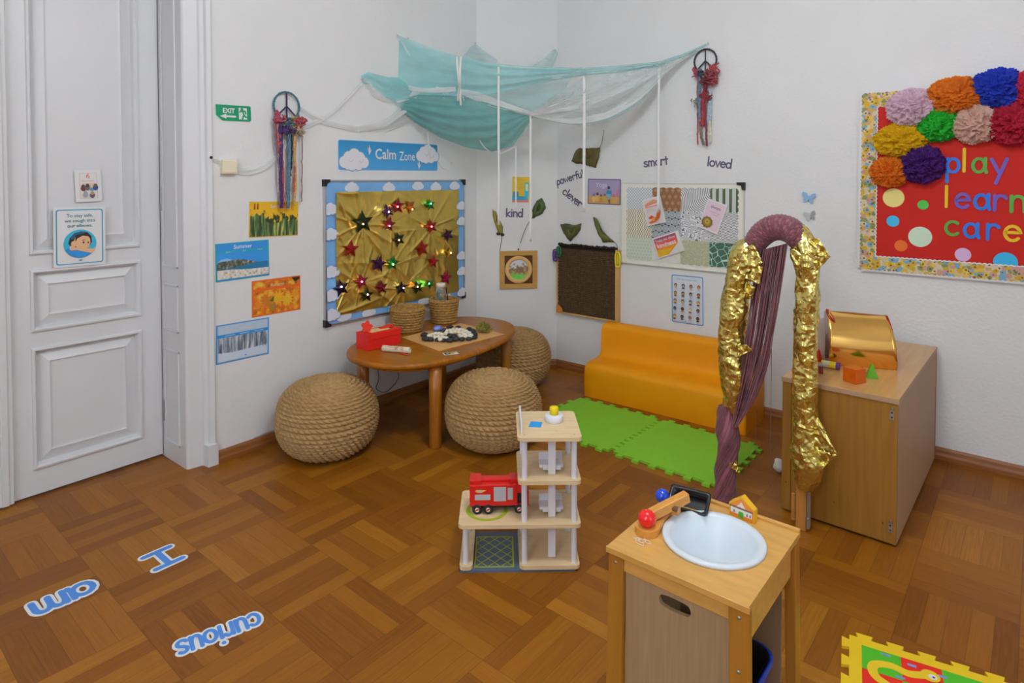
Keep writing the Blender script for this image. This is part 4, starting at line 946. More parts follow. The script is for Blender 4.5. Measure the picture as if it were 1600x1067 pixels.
# square frame with a round picture
TANW = mat('tan_wood', C('#a9803f', 1.5), .55, var=.06, vs=10, stretch=(1, 1, 8)); TANL = mat('light_tan_wood', C('#c0975c', 1.5), .55)
s, z, w, h, tl = wquad(WC, [(781, 391.5), (839.5, 391.5), (839.5, 451), (781.5, 451.5)], .02)
fr = wthing('framed_picture', 'square wooden frame with round picture on the corner wall', 'picture frame', WC, s, z)
mb = MB(); b = w / 2; i = w / 2 - w * .125
for a, q in (((-b, -.022, -b), (b, -.001, -i)), ((-b, -.022, i), (b, -.001, b)), ((-b, -.022, -i), (-i, -.001, i)), ((i, -.022, -i), (b, -.001, i))): mb.box(a, q, TANW)
mb.build('frame', fr, bev=.0015)
mb = MB(); mb.box((-i, -.012, -i), (i, -.001, i), mat('dark_red_card', C('#54260e', 1.4), .6)); mb.build('back_card', fr)
R1, R0 = w * .365, w * .265; mb = MB(); mb.lathe([(R0, .008), (R0, .020), (R0 + .003, .023), (R1 - .003, .023), (R1, .020), (R1, .008)], TANL, 48, Matrix.Rotation(PI / 2, 4, 'X')); mb.build('round_mount', fr)
def park(nt, x, zz):
    n = nz(nt, x, zz, 30, 30); t = mth(nt, 'ADD', mth(nt, 'MULTIPLY', zz, 5.5), mth(nt, 'MULTIPLY', mth(nt, 'SUBTRACT', n, .5), 1.0))
    return ramp(nt, mth(nt, 'ADD', t, .5), [(.12, C('#58b04a')), (.28, C('#6aa04a')), (.34, C('#9a7448')), (.48, C('#6a4a44')), (.62, C('#8a7a52')), (.72, C('#b4b8c0')), (.9, C('#c2c6d0'))])
mb = MB(); mb.lathe([(0, .014), (R0 + .002, .014)], photo('park_photo', park), 40, Matrix.Rotation(PI / 2, 4, 'X'))
mb.build('picture', fr)
mb = MB(); mb.ball((0, -.006, w / 2 + .012), .007, BLACK, 10, 8); mb.tube([(0, -.006, w / 2 + .01), (0, -.006, w / 2 - .004)], .0015, BLACK, 6); mb.build('nail', fr)

# yoga card
def yoga(c):
    c.rect(0, 0, 1, 1, P('#5c4f72'), .008); c.rect(.03, .04, .97, .96, P('#8a7f9c'), .004); c.rect(.03, .04, .97, .33, P('#a8834c'))
    c.text('Yoga', .42, .68, c.h * .26, P('#c4bcd4'), .008)
    for u, v, r, hc, bc in ((.2, .32, .012, '#5a6a72', '#c8a070'), (.31, .36, .012, '#4a3040', '#b8924c'), (.42, .3, .010, '#6a4a1c', '#a8783a'), (.53, .33, .010, '#6c5a4a', '#a09048')):
        c.disc(u, v - .13, r * 1.5, P(bc), rz=r * 2); c.disc(u, v + .05, r, P(hc))
    c.poly([(.62, .2), (.7, .2), (.72, .5), (.6, .5)], P('#6f8a94')); c.poly([(.58, .4), (.74, .4), (.73, .56), (.6, .56)], P('#2f6f94')); c.rect(.59, .35, .72, .42, P('#5a94bc')); c.disc(.655, .66, .012, P('#382c48')); c.poly([(.63, .2), (.7, .2), (.7, .06), (.67, .05)], P('#6c4a24'))
    c.poly([(.86, .34), (.96, .34), (.95, .62), (.9, .62)], P('#a86a80')); c.rect(.78, .3, .83, .42, P('#b05a78'))
wcard('yoga_card', 'purple Yoga card with sitting figures left of the pin board', 'card', WB, [(918.5, 279), (970, 280), (970, 320.5), (918.5, 318.5)], yoga, r=.008)

# brown honeycomb panel
q5 = [(870, 383), (967, 389), (966.5, 500.5), (870, 491.5)]
s, z, w, h, tl = wquad(WB, q5, .03)
hp = wthing('honeycomb_panel', 'brown honeycomb panel in a thin wooden frame behind the sofa', 'panel', WB, s, z)
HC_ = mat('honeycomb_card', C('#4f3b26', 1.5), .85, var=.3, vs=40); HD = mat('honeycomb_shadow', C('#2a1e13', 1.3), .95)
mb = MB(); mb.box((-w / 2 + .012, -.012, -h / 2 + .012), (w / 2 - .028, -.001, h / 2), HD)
p = .0165; rnd = random.Random(3); rows_ = int((h - .03) / (p * .866)); cols = int((w - .05) / p)
for r in range(rows_):
    for q in range(cols):
        x = -w / 2 + .022 + q * p + (p / 2 if r % 2 else 0); zz = -h / 2 + .022 + r * p * .866
        o_ = [(x + p * .575 * math.sin(PI / 3 * i), -.028 - rnd.uniform(0, .001), zz + p * .575 * math.cos(PI / 3 * i)) for i in range(6)]
        n_ = [(x + p * .36 * math.sin(PI / 3 * i), -.030, zz + p * .36 * math.cos(PI / 3 * i)) for i in range(6)]; d_ = [(x + p * .30 * math.sin(PI / 3 * i), -.0125, zz + p * .30 * math.cos(PI / 3 * i)) for i in range(6)]
        mb.add(o_ + n_ + d_, [(i, (i + 1) % 6, 6 + (i + 1) % 6, 6 + i) for i in range(6)] + [(6 + i, 6 + (i + 1) % 6, 12 + (i + 1) % 6, 12 + i) for i in range(6)], HC_)
mb.build('honeycomb', hp)
mb = MB()
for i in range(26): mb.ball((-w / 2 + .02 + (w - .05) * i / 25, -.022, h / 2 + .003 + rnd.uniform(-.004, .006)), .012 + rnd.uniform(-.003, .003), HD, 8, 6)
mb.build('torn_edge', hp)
FRW = mat('pine_strip', C('#b28d58', 1.5), .55, var=.12, vs=8, stretch=(1, 1, .2))
mb = MB(); mb.box((w / 2 - .030, -.034, -h / 2), (w / 2, -.001, h / 2 - .004), FRW); mb.box((-w / 2, -.034, -h / 2), (w / 2 - .030, -.001, -h / 2 + .012), FRW); mb.box((-w / 2, -.034, -h / 2 + .012), (-w / 2 + .01, -.001, h / 2 - .02), FRW); mb.build('frame', hp, bev=.001)
mb = MB(); mb.prism([(-w / 2, -h / 2), (-w / 2 + .06, -h / 2), (-w / 2 + .062, -h / 2 + .035), (-w / 2 + .03, -h / 2 + .065), (-w / 2, -h / 2 + .06)], .0345, .037, P('#a8692a'), Matrix.Rotation(PI / 2, 4, 'X')); mb.build('corner_patch', hp)
def clip(px, py, col, lab, ln=.1):
    a, zz = WB.hit(px, py, .04); mb = MB(); m = mat('clip_' + col[1:], C(col, 1.5), .35)
    pts = [(-.016, 0, -ln / 2), (-.022, 0, 0), (-.016, 0, ln / 2), (.012, 0, ln / 2), (.018, 0, 0), (.012, 0, -ln / 2), (-.016, 0, -ln / 2)]
    mb.tube(smoothpath(pts, 40), .0065, m, 8); mb.box((-.006, -.006, -ln * .3), (.004, .006, ln * .42), m)
    tag(mb.build('plastic_clip', loc=WB.P(a, zz, .046), rot=(0, 0, WB.ang)), lab, 'clip', 'plastic clips on the honeycomb panel')
clip(966, 406, '#d2c01c', 'yellow plastic clip at top right of the honeycomb panel'); clip(868.5, 399, '#4c2a74', 'purple plastic clip at top left of the honeycomb panel', .085); clip(874, 393, '#1f6a3c', 'green plastic clip beside the purple one', .07)

# pin board with patterned papers
q6 = [(971, 284), (1163, 287), (1142, 428.5), (969.5, 410)]
a0, zt = WB.hit(971, 284, .015); a1 = WB.hit(1163, 287, .015)[0]; zb = (WB.hit(969.5, 410, .015)[1] + WB.hit(1139, 428, .015)[1]) / 2; zt = (zt + WB.hit(1163, 287, .015)[1]) / 2
w, h = a1 - a0, zt - zb; s, z = (a0 + a1) / 2, (zt + zb) / 2
pb = wthing('pin_board', 'white framed pin board covered with patterned grey and green papers', 'pin board', WB, s, z)
c = Card(w, h, .014, mat('board_white', C('#c9c7bf', 1.5), .6)); lx = lambda px: WB.hit(px, 350, .016)[0] - s; lz = lambda py: WB.hit(990, py, .016)[1] - z
xs = [lx(v) for v in (980, 1019, 1063.5, 1109, 1152)]; zs = [lz(v) for v in (294, 327, 370, 404)]
def stripes(k, ang, amp, f2, th, a, b):
    def fn(nt, x, zz):
        u = mth(nt, 'ADD', mth(nt, 'MULTIPLY', x, math.cos(ang)), mth(nt, 'MULTIPLY', zz, math.sin(ang))); v = mth(nt, 'SUBTRACT', mth(nt, 'MULTIPLY', zz, math.cos(ang)), mth(nt, 'MULTIPLY', x, math.sin(ang)))
        t = mth(nt, 'FRACT', mth(nt, 'ADD', mth(nt, 'MULTIPLY', u, k), mth(nt, 'MULTIPLY', mth(nt, 'SINE', mth(nt, 'MULTIPLY', v, f2)), amp)))
        return ramp(nt, t, [(0, C(a)), (th, C(b))], True)
    return fn
def diamonds(k, a, b, th=.16):
    def fn(nt, x, zz):
        p_ = mth(nt, 'FRACT', mth(nt, 'MULTIPLY', mth(nt, 'ADD', x, zz), k)); q_ = mth(nt, 'FRACT', mth(nt, 'MULTIPLY', mth(nt, 'SUBTRACT', x, zz), k))
        return ramp(nt, mth(nt, 'MINIMUM', p_, q_), [(0, C(a)), (th, C(b))], True)
    return fn
def rings_(k, a, b, n=.5):
    def fn(nt, x, zz):
        zz2 = mth(nt, 'MULTIPLY', zz, k); r = mth(nt, 'FLOOR', zz2); sh = mth(nt, 'MULTIPLY', mth(nt, 'FLOORED_MODULO', r, 2.0), .5)
        fx_ = mth(nt, 'SUBTRACT', mth(nt, 'FRACT', mth(nt, 'ADD', mth(nt, 'MULTIPLY', x, k), sh)), .5); fz_ = mth(nt, 'SUBTRACT', mth(nt, 'FRACT', zz2), .5)
        d = mth(nt, 'SQRT', mth(nt, 'ADD', mth(nt, 'MULTIPLY', fx_, fx_), mth(nt, 'MULTIPLY', fz_, fz_)))
        return ramp(nt, d, [(0, C(b)), (n * .55, C(a)), (n * .92, C(b)), (n, C('#2f2f30') if n < .6 else C(a))])
    return fn
def contour(k, f, a, b):
    def fn(nt, x, zz):
        n = nz(nt, x, zz, k, k, 1.0, 1); t = mth(nt, 'FRACT', mth(nt, 'MULTIPLY', n, f)); return ramp(nt, t, [(0, C(a)), (.32, C(b))], True)
    return fn
def veins(nt, x, zz):
    c_ = nt.nodes.new('ShaderNodeCombineXYZ'); nt.links.new(x, c_.inputs[0]); nt.links.new(zz, c_.inputs[1]); v = nt.nodes.new('ShaderNodeTexVoronoi'); v.feature = 'DISTANCE_TO_EDGE'; v.inputs['Scale'].default_value = 22; nt.links.new(c_.outputs[0], v.inputs['Vector'])
    return ramp(nt, v.outputs['Distance'], [(0, C('#9ab0a4')), (.035, C('#34584a'))], True)
PT = [[pattern('net_paper', diamonds(45, '#6f7880', '#b9bdbf', .18)), pattern('brown_ogee_paper', rings_(22, '#6e4a30', '#a07a58', .9)), pattern('scratch_paper', stripes(70, .6, 1.6, 28, .3, '#3a3a3c', '#b4b4b6')), pattern('green_stripe_paper', stripes(22, 0, 0, 1, .42, '#46513c', '#a2a8a2'))],
      [pattern('zigzag_paper', stripes(52, 0, .32, 190, .26, '#3a3428', '#c6c0ae')), pattern('scale_paper', rings_(20, '#7a7f84', '#9ba0a4', .55)), pattern('swirl_paper', contour(16, 14, '#5a5c60', '#c0c0c4')), pattern('wave_paper', stripes(95, PI / 2, .35, 170, .38, '#3c4044', '#bcbcbe'))],
      [pattern('sprig_paper', rings_(42, '#aab2a4', '#8f9a8c', .95)), pattern('pale_paper', diamonds(12, '#aaa9a4', '#b5b4ae', .05)), pattern('olive_paper', contour(60, 2, '#8c9076', '#979b82')), pattern('green_vein_paper', veins)]]
def scal(a, b, n, amp, axis):
    out = []
    for i in range(n * 4):
        t = i / (n * 4); e = amp * abs(math.sin(PI * n * t)); p_ = (a[0] + (b[0] - a[0]) * t, a[1] + (b[1] - a[1]) * t); out.append((p_[0] + axis[0] * e, p_[1] + axis[1] * e))
    return out
for r in range(3):
    for q in range(4):
        x0, x1 = xs[q], xs[q + 1]; z1_, z0_ = zs[r], zs[r + 1]; pts = []
        pts += scal((x0, z0_), (x1, z0_), 4, .008 if r == 2 else 0, (0, -1)); pts += scal((x1, z0_), (x1, z1_), 4, .008 if q == 3 else 0, (1, 0)); pts += scal((x1, z1_), (x0, z1_), 4, .008 if r == 0 else 0, (0, 1)); pts += scal((x0, z1_), (x0, z0_), 4, .008 if q == 0 else 0, (-1, 0))
        c.poly(pts, PT[r][q], False)
c.mb.build('papered_panel', pb)
mb = MB()
for a, b in (((-w / 2, -.018, -h / 2), (w / 2, -.001, -h / 2 + .009)), ((-w / 2, -.018, h / 2 - .009), (w / 2, -.001, h / 2)), ((-w / 2, -.018, -h / 2 + .009), (-w / 2 + .009, -.001, h / 2 - .009)), ((w / 2 - .009, -.018, -h / 2 + .009), (w / 2, -.001, h / 2 - .009))): mb.box(a, b, mat('white_metal', C('#b9b7ae', 1.5), .4))
mb.build('frame', pb, bev=.002)
mb = MB(); mb.prism([(w / 2 + .004, h / 2 + .004), (w / 2 - .05, h / 2 + .004), (w / 2 - .046, h / 2 - .014), (w / 2 - .02, h / 2 - .018), (w / 2 - .014, h / 2 - .045), (w / 2 + .004, h / 2 - .05)], 0, .024, BLACK, Matrix.Rotation(PI / 2, 4, 'X')); mb.build('corner_cap', pb, bev=.002)
def lob(c):
    c.rect(.06, .05, .94, .95, P('#b4adb0')); c.poly([(.1, .8), (.6, .92), (.85, .85), (.9, .78), (.1, .7)], P('#b5795a')); c.rect(.1, .66, .9, .7, P('#c4745c'))
    for v in (.6, .55, .5): c.rect(.15, v, .6, v + .012, P('#9a94a0'))
    c.poly([(.1, .12), (.4, .18), (.6, .3), (.7, .5), (.84, .58), (.88, .4), (.75, .2), (.5, .08), (.2, .06)], P('#b8541e')); c.poly([(.15, .3), (.35, .36), (.5, .26), (.4, .22), (.2, .24)], P('#b03c1c')); c.disc(.4, .2, .012, P('#d9a04a'))
wcard('message_card', 'white message card with an orange drawing, pinned at upper left of pin board', 'card', WB, [(1004.5, 311), (1033, 306.5), (1037.5, 346), (1010.5, 355)], lob, t=.012, out=.016, group='message cards on the pin board')
def alw(c):
    c.rect(.05, .04, .95, .96, P('#b9a4b0')); c.text('always', .52, .76, c.h * .13, P('#5c4464'), .012, maxw=c.w * .62); c.rect(.3, .62, .8, .64, P('#9c88a0')); c.rect(.4, .55, .75, .57, P('#9c88a0'))
    c.disc(.34, .26, c.w * .27, P('#6c5a28')); c.disc(.34, .27, c.w * .19, P('#8a6e1c')); c.disc(.34, .28, c.w * .11, P('#a8924a')); c.disc(.34, .28, c.w * .06, P('#7a5c18'))
    for i in range(10): c.line([(.34 + .2 * math.cos(i * .63), .26 + .2 * c.w / c.h * math.sin(i * .63)), (.34 + .3 * math.cos(i * .63), .26 + .3 * c.w / c.h * math.sin(i * .63))], .003, P('#4c4018'))
wcard('message_card', 'pale pink message card reading always with a golden flower', 'card', WB, [(1107.5, 309.5), (1136, 322), (1121, 366), (1090, 354.5)], alw, t=.012, out=.016, group='message cards on the pin board')
def kin(c):
    c.rect(.04, .05, .9, .94, P('#c24a44')); c.rect(.04, .74, .9, .94, P('#8c4258')); c.poly([(.04, .05), (.5, .05), (.9, .42), (.9, .55), (.04, .42)], P('#d98a1c')); c.poly([(.04, .05), (.35, .05), (.66, .3), (.04, .36)], P('#e2ac20')); c.poly([(.42, .04), (.97, .04), (.97, .55), (.86, .42)], P('#b4aeac'))
    c.text('Today you chose', .47, .74, c.h * .17, WHITE, .01, maxw=c.w * .76); c.text('kindness', .47, .46, c.h * .30, WHITE, .02, maxw=c.w * .74)
wcard('message_card', 'red and yellow message card reading kindness, lowest on the pin board', 'card', WB, [(1019.5, 372.5), (1060, 360), (1067, 392), (1028, 404.5)], kin, t=.016, out=.016, group='message cards on the pin board')

# feelings poster
def feel(c):
    b = P('#4a78a8'); c.rect(.02, .02, .98, .98, b, .014); c.rect(.05, .04, .95, .96, P('#b8bcc8'), .01); c.text('How do you feel today?', .5, .885, c.h * .045, P('#5a86a8'), .004, maxw=c.w * .76)
    hs = ['#4a3420', '#2a2c34', '#5c2c1c', '#8a4a24', '#6c5430', '#4a3020', '#3c3428', '#3a2624', '#6c4428', '#26302a', '#262a28', '#8a6a3c', '#2c2c30', '#2c201c', '#a08c7c', '#2c201a', '#7a5424', '#2a2428', '#6c4c42', '#34261c']; sk = ['#b08a4c', '#8a9098', '#b06a4c', '#c07a4a', '#a08448', '#a87c30', '#8c7c58', '#a85a38', '#b09068', '#a8a070', '#a0a890', '#b48c50', '#5a5a5c', '#4a342c', '#c4b49c', '#7a5440', '#b08c40', '#5c4c54', '#8c6858', '#5c442c']
    for r in range(5):
        for q in range(4):
            i = r * 4 + q; u = .15 + .235 * q; v = .775 - .152 * r
            c.disc(u, v, c.w * .048, P(hs[i]), rz=c.h * .038); c.disc(u, v - .012, c.w * .032, P(sk[i]), rz=c.h * .026); c.disc(u, v - .05, c.w * .045, P(hs[(i * 7) % 20] if i % 3 else '#8aa0b0'), rz=c.h * .014); c.rect(u - .06, v - .085, u + .06, v - .078, P('#a89aa4'))
    c.disc(.5, .085, .006, P('#5a7a6a'), rz=.004)
wcard('feelings_poster', 'white feelings poster with rows of little faces in blue border', 'poster', WB, [(1048, 427), (1100.5, 431.5), (1100, 511.5), (1049, 504)], feel, r=.012)

# butterflies
def butterfly(px, py, col, lab, sc, rot):
    a, zz = WB.hit(px, py, .01); m = mat('butterfly_' + col[1:], C(col, 1.5), .3, .3); mb = MB()
    for k in (-1, 1):
        up = [(0, 0), (.35, .75), (.9, .9), (1.0, .45), (.55, .05)]; lo_ = [(0, 0), (.55, .02), (.75, -.4), (.45, -.75), (.1, -.4)]
        for pl in (up, lo_): mb.add([(k * x * sc, -.003 - .35 * x * sc, zz_ * sc) for x, zz_ in pl], [tuple(range(len(pl)))], m)
    mb.tube([(0, -.003, -.5 * sc), (0, -.004, .5 * sc)], .06 * sc, m, 6)
    tag(mb.build('butterfly_decal', loc=WB.P(a, zz, .002), rot=(0, rot, WB.ang), solid=.0008), lab, 'butterfly decoration', 'butterflies on the back wall')
butterfly(1263.5, 310, '#8fb6dc', 'shiny pale blue paper butterfly, the upper of two', .042, .15); butterfly(1266, 338, '#9a9ca0', 'grey paper butterfly just above the foil arch', .036, -.2)

# ================================================================ RED BOARD
RED = mat('red_backing_paper', T3(C('#b02417', 1.7), .82, .32, .2), .75, var=.04, vs=6)
def floral(nt, x, zz):
    c_ = nt.nodes.new('ShaderNodeCombineXYZ'); nt.links.new(x, c_.inputs[0]); nt.links.new(zz, c_.inputs[1])
    v = nt.nodes.new('ShaderNodeTexVoronoi'); v.inputs['Scale'].default_value = 46; nt.links.new(c_.outputs[0], v.inputs['Vector'])
    sp = nt.nodes.new('ShaderNodeSeparateColor'); nt.links.new(v.outputs['Color'], sp.inputs[0])
    f = ramp(nt, sp.outputs[0], [(0, C('#b8921c', 1.4)), (.22, C('#c4a43a', 1.4)), (.34, C('#6a94ac', 1.4)), (.5, C('#b08478', 1.4)), (.66, C('#bcae94', 1.4)), (.84, C('#77804a', 1.4))], True)
    k = ramp(nt, v.outputs['Distance'], [(0, (1, 1, 1, 1)), (.80, (0, 0, 0, 1))], True)
    ce = ramp(nt, v.outputs['Distance'], [(0, (1, 1, 1, 1)), (.26, (0, 0, 0, 1))], True)
    m1 = nt.nodes.new('ShaderNodeMix'); m1.data_type = 'RGBA'; nt.links.new(k, m1.inputs['Factor']); m1.inputs['A'].default_value = C('#b8a684', 1.4); nt.links.new(f, m1.inputs['B'])
    m2 = nt.nodes.new('ShaderNodeMix'); m2.data_type = 'RGBA'; nt.links.new(ce, m2.inputs['Factor']); nt.links.new(m1.outputs['Result'], m2.inputs['A']); m2.inputs['B'].default_value = C('#5a4a20'); return m2.outputs['Result']
FLO = pattern('floral_border_paper', floral, .6)
a0, zt = WB.hit(1349, 148, .02); _, zb = WB.hit(1347.5, 418.5, .02); w, h = 1.30, zt - zb; s, z = a0 + w / 2, (zt + zb) / 2
rb = wthing('display_board', 'red board with floral border and letters reading play learn care', 'display board', WB, s, z)
c = Card(w, h, .016, RED); c.mb.build('backing_panel', rb)
bwid = WB.hit(1367.5, 300, .02)[0] - a0
rnd = random.Random(5)
def bstrip(p0, p1, inw, name):
    mb = MB(); p0 = Vector(p0); p1 = Vector(p1); L = (p1 - p0).length; d = (p1 - p0) / L; nn = Vector(inw); n = int(L / .022); A = []; B = []; A2 = []
    for i in range(n * 3 + 1):
        t = L * i / (n * 3); e = .006 * abs(math.sin(PI * i / 3)); A.append(p0 + d * t - nn * (e + .002)); B.append(p0 + d * t + nn * (bwid + e * .8)); A2.append(p0 + d * t - nn * (e + .014))
    f = lambda v, y: (v.x, y + .0008 * math.sin(v.x * 60 + v.y * 50), v.y)
    mb.grid([[f(v, -.0205) for v in A2], [f((a + b) / 2, -.0212) for a, b in zip(A, B)], [f(b + nn * .006, -.0185) for b in B]], WHITE, False)
    mb.grid([[f(v, -.0235) for v in A], [f(v, -.0225) for v in B]], FLO, False)
    return mb.build(name, rb)
bstrip((-w / 2, -h / 2), (-w / 2, h / 2), (1, 0), 'border_strip'); bstrip((-w / 2, -h / 2), (w / 2, -h / 2), (0, 1), 'border_strip'); bstrip((-w / 2, h / 2), (w / 2, h / 2), (0, -1), 'border_strip'); bstrip((w / 2, -h / 2), (w / 2, h / 2), (-1, 0), 'border_strip')
LB = lambda px, py, o=.02: (lambda r: (r[0] - s, r[1] - z))(WB.hit(px, py, o))
pxm = (WB.hit(1480, 300)[0] - WB.hit(1470, 300)[0]) / 10
for px, py, r, col, nm in ((1396, 309, 18.5, '#cdbf72', 0), (1442, 320, 9, '#3f9a3a', 0), (1395, 345.5, 11, '#2f9ac4', 0), (1437.5, 370, 19.5, '#a4b8a4', 0), (1407.5, 384, 11, '#d8641c', 0), (1504.5, 398, 12.5, '#b094b4', 0), (1571, 409.5, 17.5, '#2a9ac6', 0)):
    x, zz = LB(px, py); mb = MB(); R = r * pxm; n = 32
    zlim = -h / 2 + bwid * .8
    pts = [(x + R * math.cos(2 * PI * i / n), max(zz + R * math.sin(2 * PI * i / n), zlim)) for i in range(n)]
    mb.prism(pts, .0165, .0180, P(col), Matrix.Rotation(PI / 2, 4, 'X')); mb.build('paper_dot', rb)
LC = {'b': mat('blue_foam', C('#1f62b8', 1.6), .6), 'y': mat('yellow_foam', C('#d6b014', 1.6), .6), 'g': mat('green_foam', C('#4c8a34', 1.6), .6), 'v': mat('violet_foam', C('#5a4a9c', 1.6), .6)}
def letter(ch, col, px0, px1, base, xtop, wt=.20):
    (x0, zb_), (x1, _) = LB(px0, base), LB(px1, base); xh = LB((px0 + px1) / 2, xtop)[1] - LB((px0 + px1) / 2, base)[1]
    adv, st = GL[ch]; xs_ = [p[0] for pl in st for p in pl]; lo_, hi = min(xs_), max(xs_); sx = max(.02, (x1 - x0 - wt * xh) / max(.05, hi - lo_)) if hi - lo_ > .05 else xh
    mb = MB()
    for pl in st: pen(mb, [(x0 + wt * xh / 2 + (a - lo_) * sx, zb_ + b * xh) for a, b in pl], wt * xh, -.0165, -.0215, LC[col], lambda a, b, o: (a, o, b))
    mb.build('letter', rb)
for ch, col, a_, b_, ba, xt in (('p', 'b', 1477, 1501, 270, 247), ('l', 'y', 1503.5, 1512, 268, 246), ('a', 'g', 1517, 1544, 270, 247), ('y', 'v', 1546, 1576, 272, 248),
                                ('l', 'y', 1476, 1485, 323.5, 303), ('e', 'v', 1491, 1517, 325, 302), ('a', 'b', 1520, 1549, 327, 303), ('r', 'v', 1551, 1575, 329, 305), ('n', 'g', 1577, 1604, 331, 306),
                                ('c', 'g', 1475, 1499, 367, 345), ('a', 'b', 1504, 1532, 371, 348), ('r', 'b', 1540, 1563, 374, 350), ('e', 'y', 1567, 1597, 376, 352)): letter(ch, col, a_, b_, ba, xt)
# tissue pom-poms
def pom(px, py, rx, ry, col, lab, seed):
    rnd = random.Random(seed); a, zz = WB.hit(px, py, .06); k = depth(WB.hit3(px, py, .06)) / FPX; Rx, Rz = rx * k * .99, ry * k * .99
    m = tissue(col); mb = MB(); NT = 110; rg = lambda x, y, z: 1 - 2.1 * abs(noise.noise((x, y, z)))
    for L in range(3):                      # ruffled sheets spread flat behind
        ph = rnd.random() * 6; rows = []; kf = rnd.choice((9, 11, 13))
        for i in range(8):
            r = .35 + .65 * i / 7; row = []
            for j in range(NT):
                t = 2 * PI * j / NT; ru = noise.noise((math.cos(t) * 3.4 + seed, math.sin(t) * 3.4, L * 2.1)); rf = math.sin(kf * t + ph + 2.5 * ru)
                rad = r * (1.08 - .07 * L + .13 * ru + .05 * (j % 2) * r + .05 * noise.noise((t * 11, L, seed))); y = .10 + .16 * L + (.12 * rf + .15 * ru) * r
                row.append((Rx * rad * math.cos(t), -.010 - min(Rx, Rz) * y, Rz * rad * math.sin(t)))
            rows.append(row)
        mb.grid(rows, m, False, True)
    rows = []; K = 46                       # crumpled dome of petals in front
    for i in range(K + 1):
        el = (PI / 2) * (1 - i / K); row = []
        for j in range(NT):
            t = 2 * PI * j / NT; x, y, z_ = math.cos(el) * math.cos(t), math.sin(el), math.cos(el) * math.sin(t)
            q = (x * 1.9 + seed * 3.1, y * 1.9, z_ * 1.9); w_ = noise.noise(q) * .9
            d = .80 + .17 * rg(x * 2.6 + w_ + seed, y * 2.6, z_ * 2.6) * 1.25 + .18 * rg(x * 5.5 - w_, y * 5.5 + seed, z_ * 5.5) + .05 * noise.noise((x * 15, y * 15, z_ * 15 + seed))
            row.append((Rx * .93 * d * x, -.014 - min(Rx, Rz) * .95 * d * y, Rz * .93 * d * z_))
        rows.append(row)
    mb.grid(rows, m, False, True)
    o = mb.build('tissue_pompom', loc=WB.P(a, zz, .018), rot=(0, 0, WB.ang)); tag(o, lab, 'paper pompom', 'tissue pompoms along the red board')
for i, A in enumerate([(1423, 168, 33, 29, '#ecd0e0', 'pale pink tissue pompom at the upper left of the red board'), (1491, 150, 37, 29, '#f58a20', 'big orange tissue pompom on the top edge between pink and blue'), (1558, 138, 36, 30, '#1c2f8c', 'dark blue tissue pompom on the top edge of the red board'),
    (1609, 140, 26, 30, '#a01c34', 'dark red tissue pompom cut by the photo edge right of the blue one'), (1585, 192, 36, 33, '#8c1830', 'crimson tissue pompom under the blue one'), (1523, 193, 31, 29, '#fcd6c4', 'peach tissue pompom under the orange top one'),
    (1465, 194, 28, 26, '#1f8c28', 'green tissue pompom under the pink one'), (1405, 219, 35, 25, '#f0c408', 'yellow tissue pompom on the left side of the red board'), (1440, 257, 29, 28, '#3a1458', 'deep purple tissue pompom beside the word play'), (1389, 268, 26, 23, '#f08418', 'small orange tissue pompom lowest at left, under the yellow one')]): pom(*A, i + 1)
# ================================================================ FURNITURE
# ---- oval table
OAK = mat('brown_oak', T3(C('#8a5a22', 1.6), .92, .74, .18), .32, spec=.3, var=.22, vs=5, stretch=(14, 1.2, 2), coat=.08, bump=.03, bs=40)
OAKL = mat('brown_oak_leg', T3(C('#935f22', 1.6), .85, .75, .4), .38, var=.2, vs=5, stretch=(12, 12, .8), coat=.15)
TZ = .52
tL, tR, tF, tB = fz(541, 556, TZ - .02), fz(803, 515, TZ - .02), fz(660, 579, TZ - .02), fz(740, 494, TZ)
tc = Vector(((tL.x + tR.x) / 2 * .5 + (tF.x + tB.x) / 2 * .5, (tL.y + tR.y + tF.y + tB.y) / 4, 0))
TA, TB_, TROT = .653, .414, 1.707
tc = Vector((-2.9226, 2.8823, 0))
table = thing('oval_table', 'low oval brown wooden table standing under the gold star board', 'table', tc, (0, 0, TROT))
mb = MB(); prof = []
def ell(k, zz, n=72): return [((TA + k) * math.copysign(abs(math.cos(2 * PI * i / n)) ** .85, math.cos(2 * PI * i / n)), (TB_ + k) * math.copysign(abs(math.sin(2 * PI * i / n)) ** .85, math.sin(2 * PI * i / n)), zz) for i in range(n)]
rows = [ell(k, TZ + zz) for k, zz in ((-.03, -.034), (-.008, -.034), (.0, -.026), (.002, -.017), (0, -.008), (-.008, 0), (-.012, 0))]
mb.grid(rows, OAK, True, True); mb.add(ell(-.012, TZ), [tuple(range(72))], OAK); mb.add(ell(-.03, TZ - .034), [tuple(range(71, -1, -1))], OAK); mb.build('tabletop', table)
def tloc(p): return Matrix.Rotation(-TROT, 4, 'Z') @ (Vector(p) - tc)
lf = fz(681, 700); l0 = tloc(lf)
mb = MB(); q = [ell(-.11, TZ - .036)[i] for i in range(72)]; mb.grid([ell(-.10, TZ - .036), ell(-.10, TZ - .075)], OAK, False, True); mb.build('apron', table)
legs = [(l0.x + .01, l0.y + .01), (-.40, .27), (.42, -.27), (.40, .27)]
for a, b in legs:
    mb = MB(); mb.lathe([(.0, 0), (.032, 0), (.036, .01), (.037, .3), (.038, TZ - .036), (0, TZ - .036)], OAKL, 20, Matrix.Translation((a, b, 0))); mb.build('leg', table)

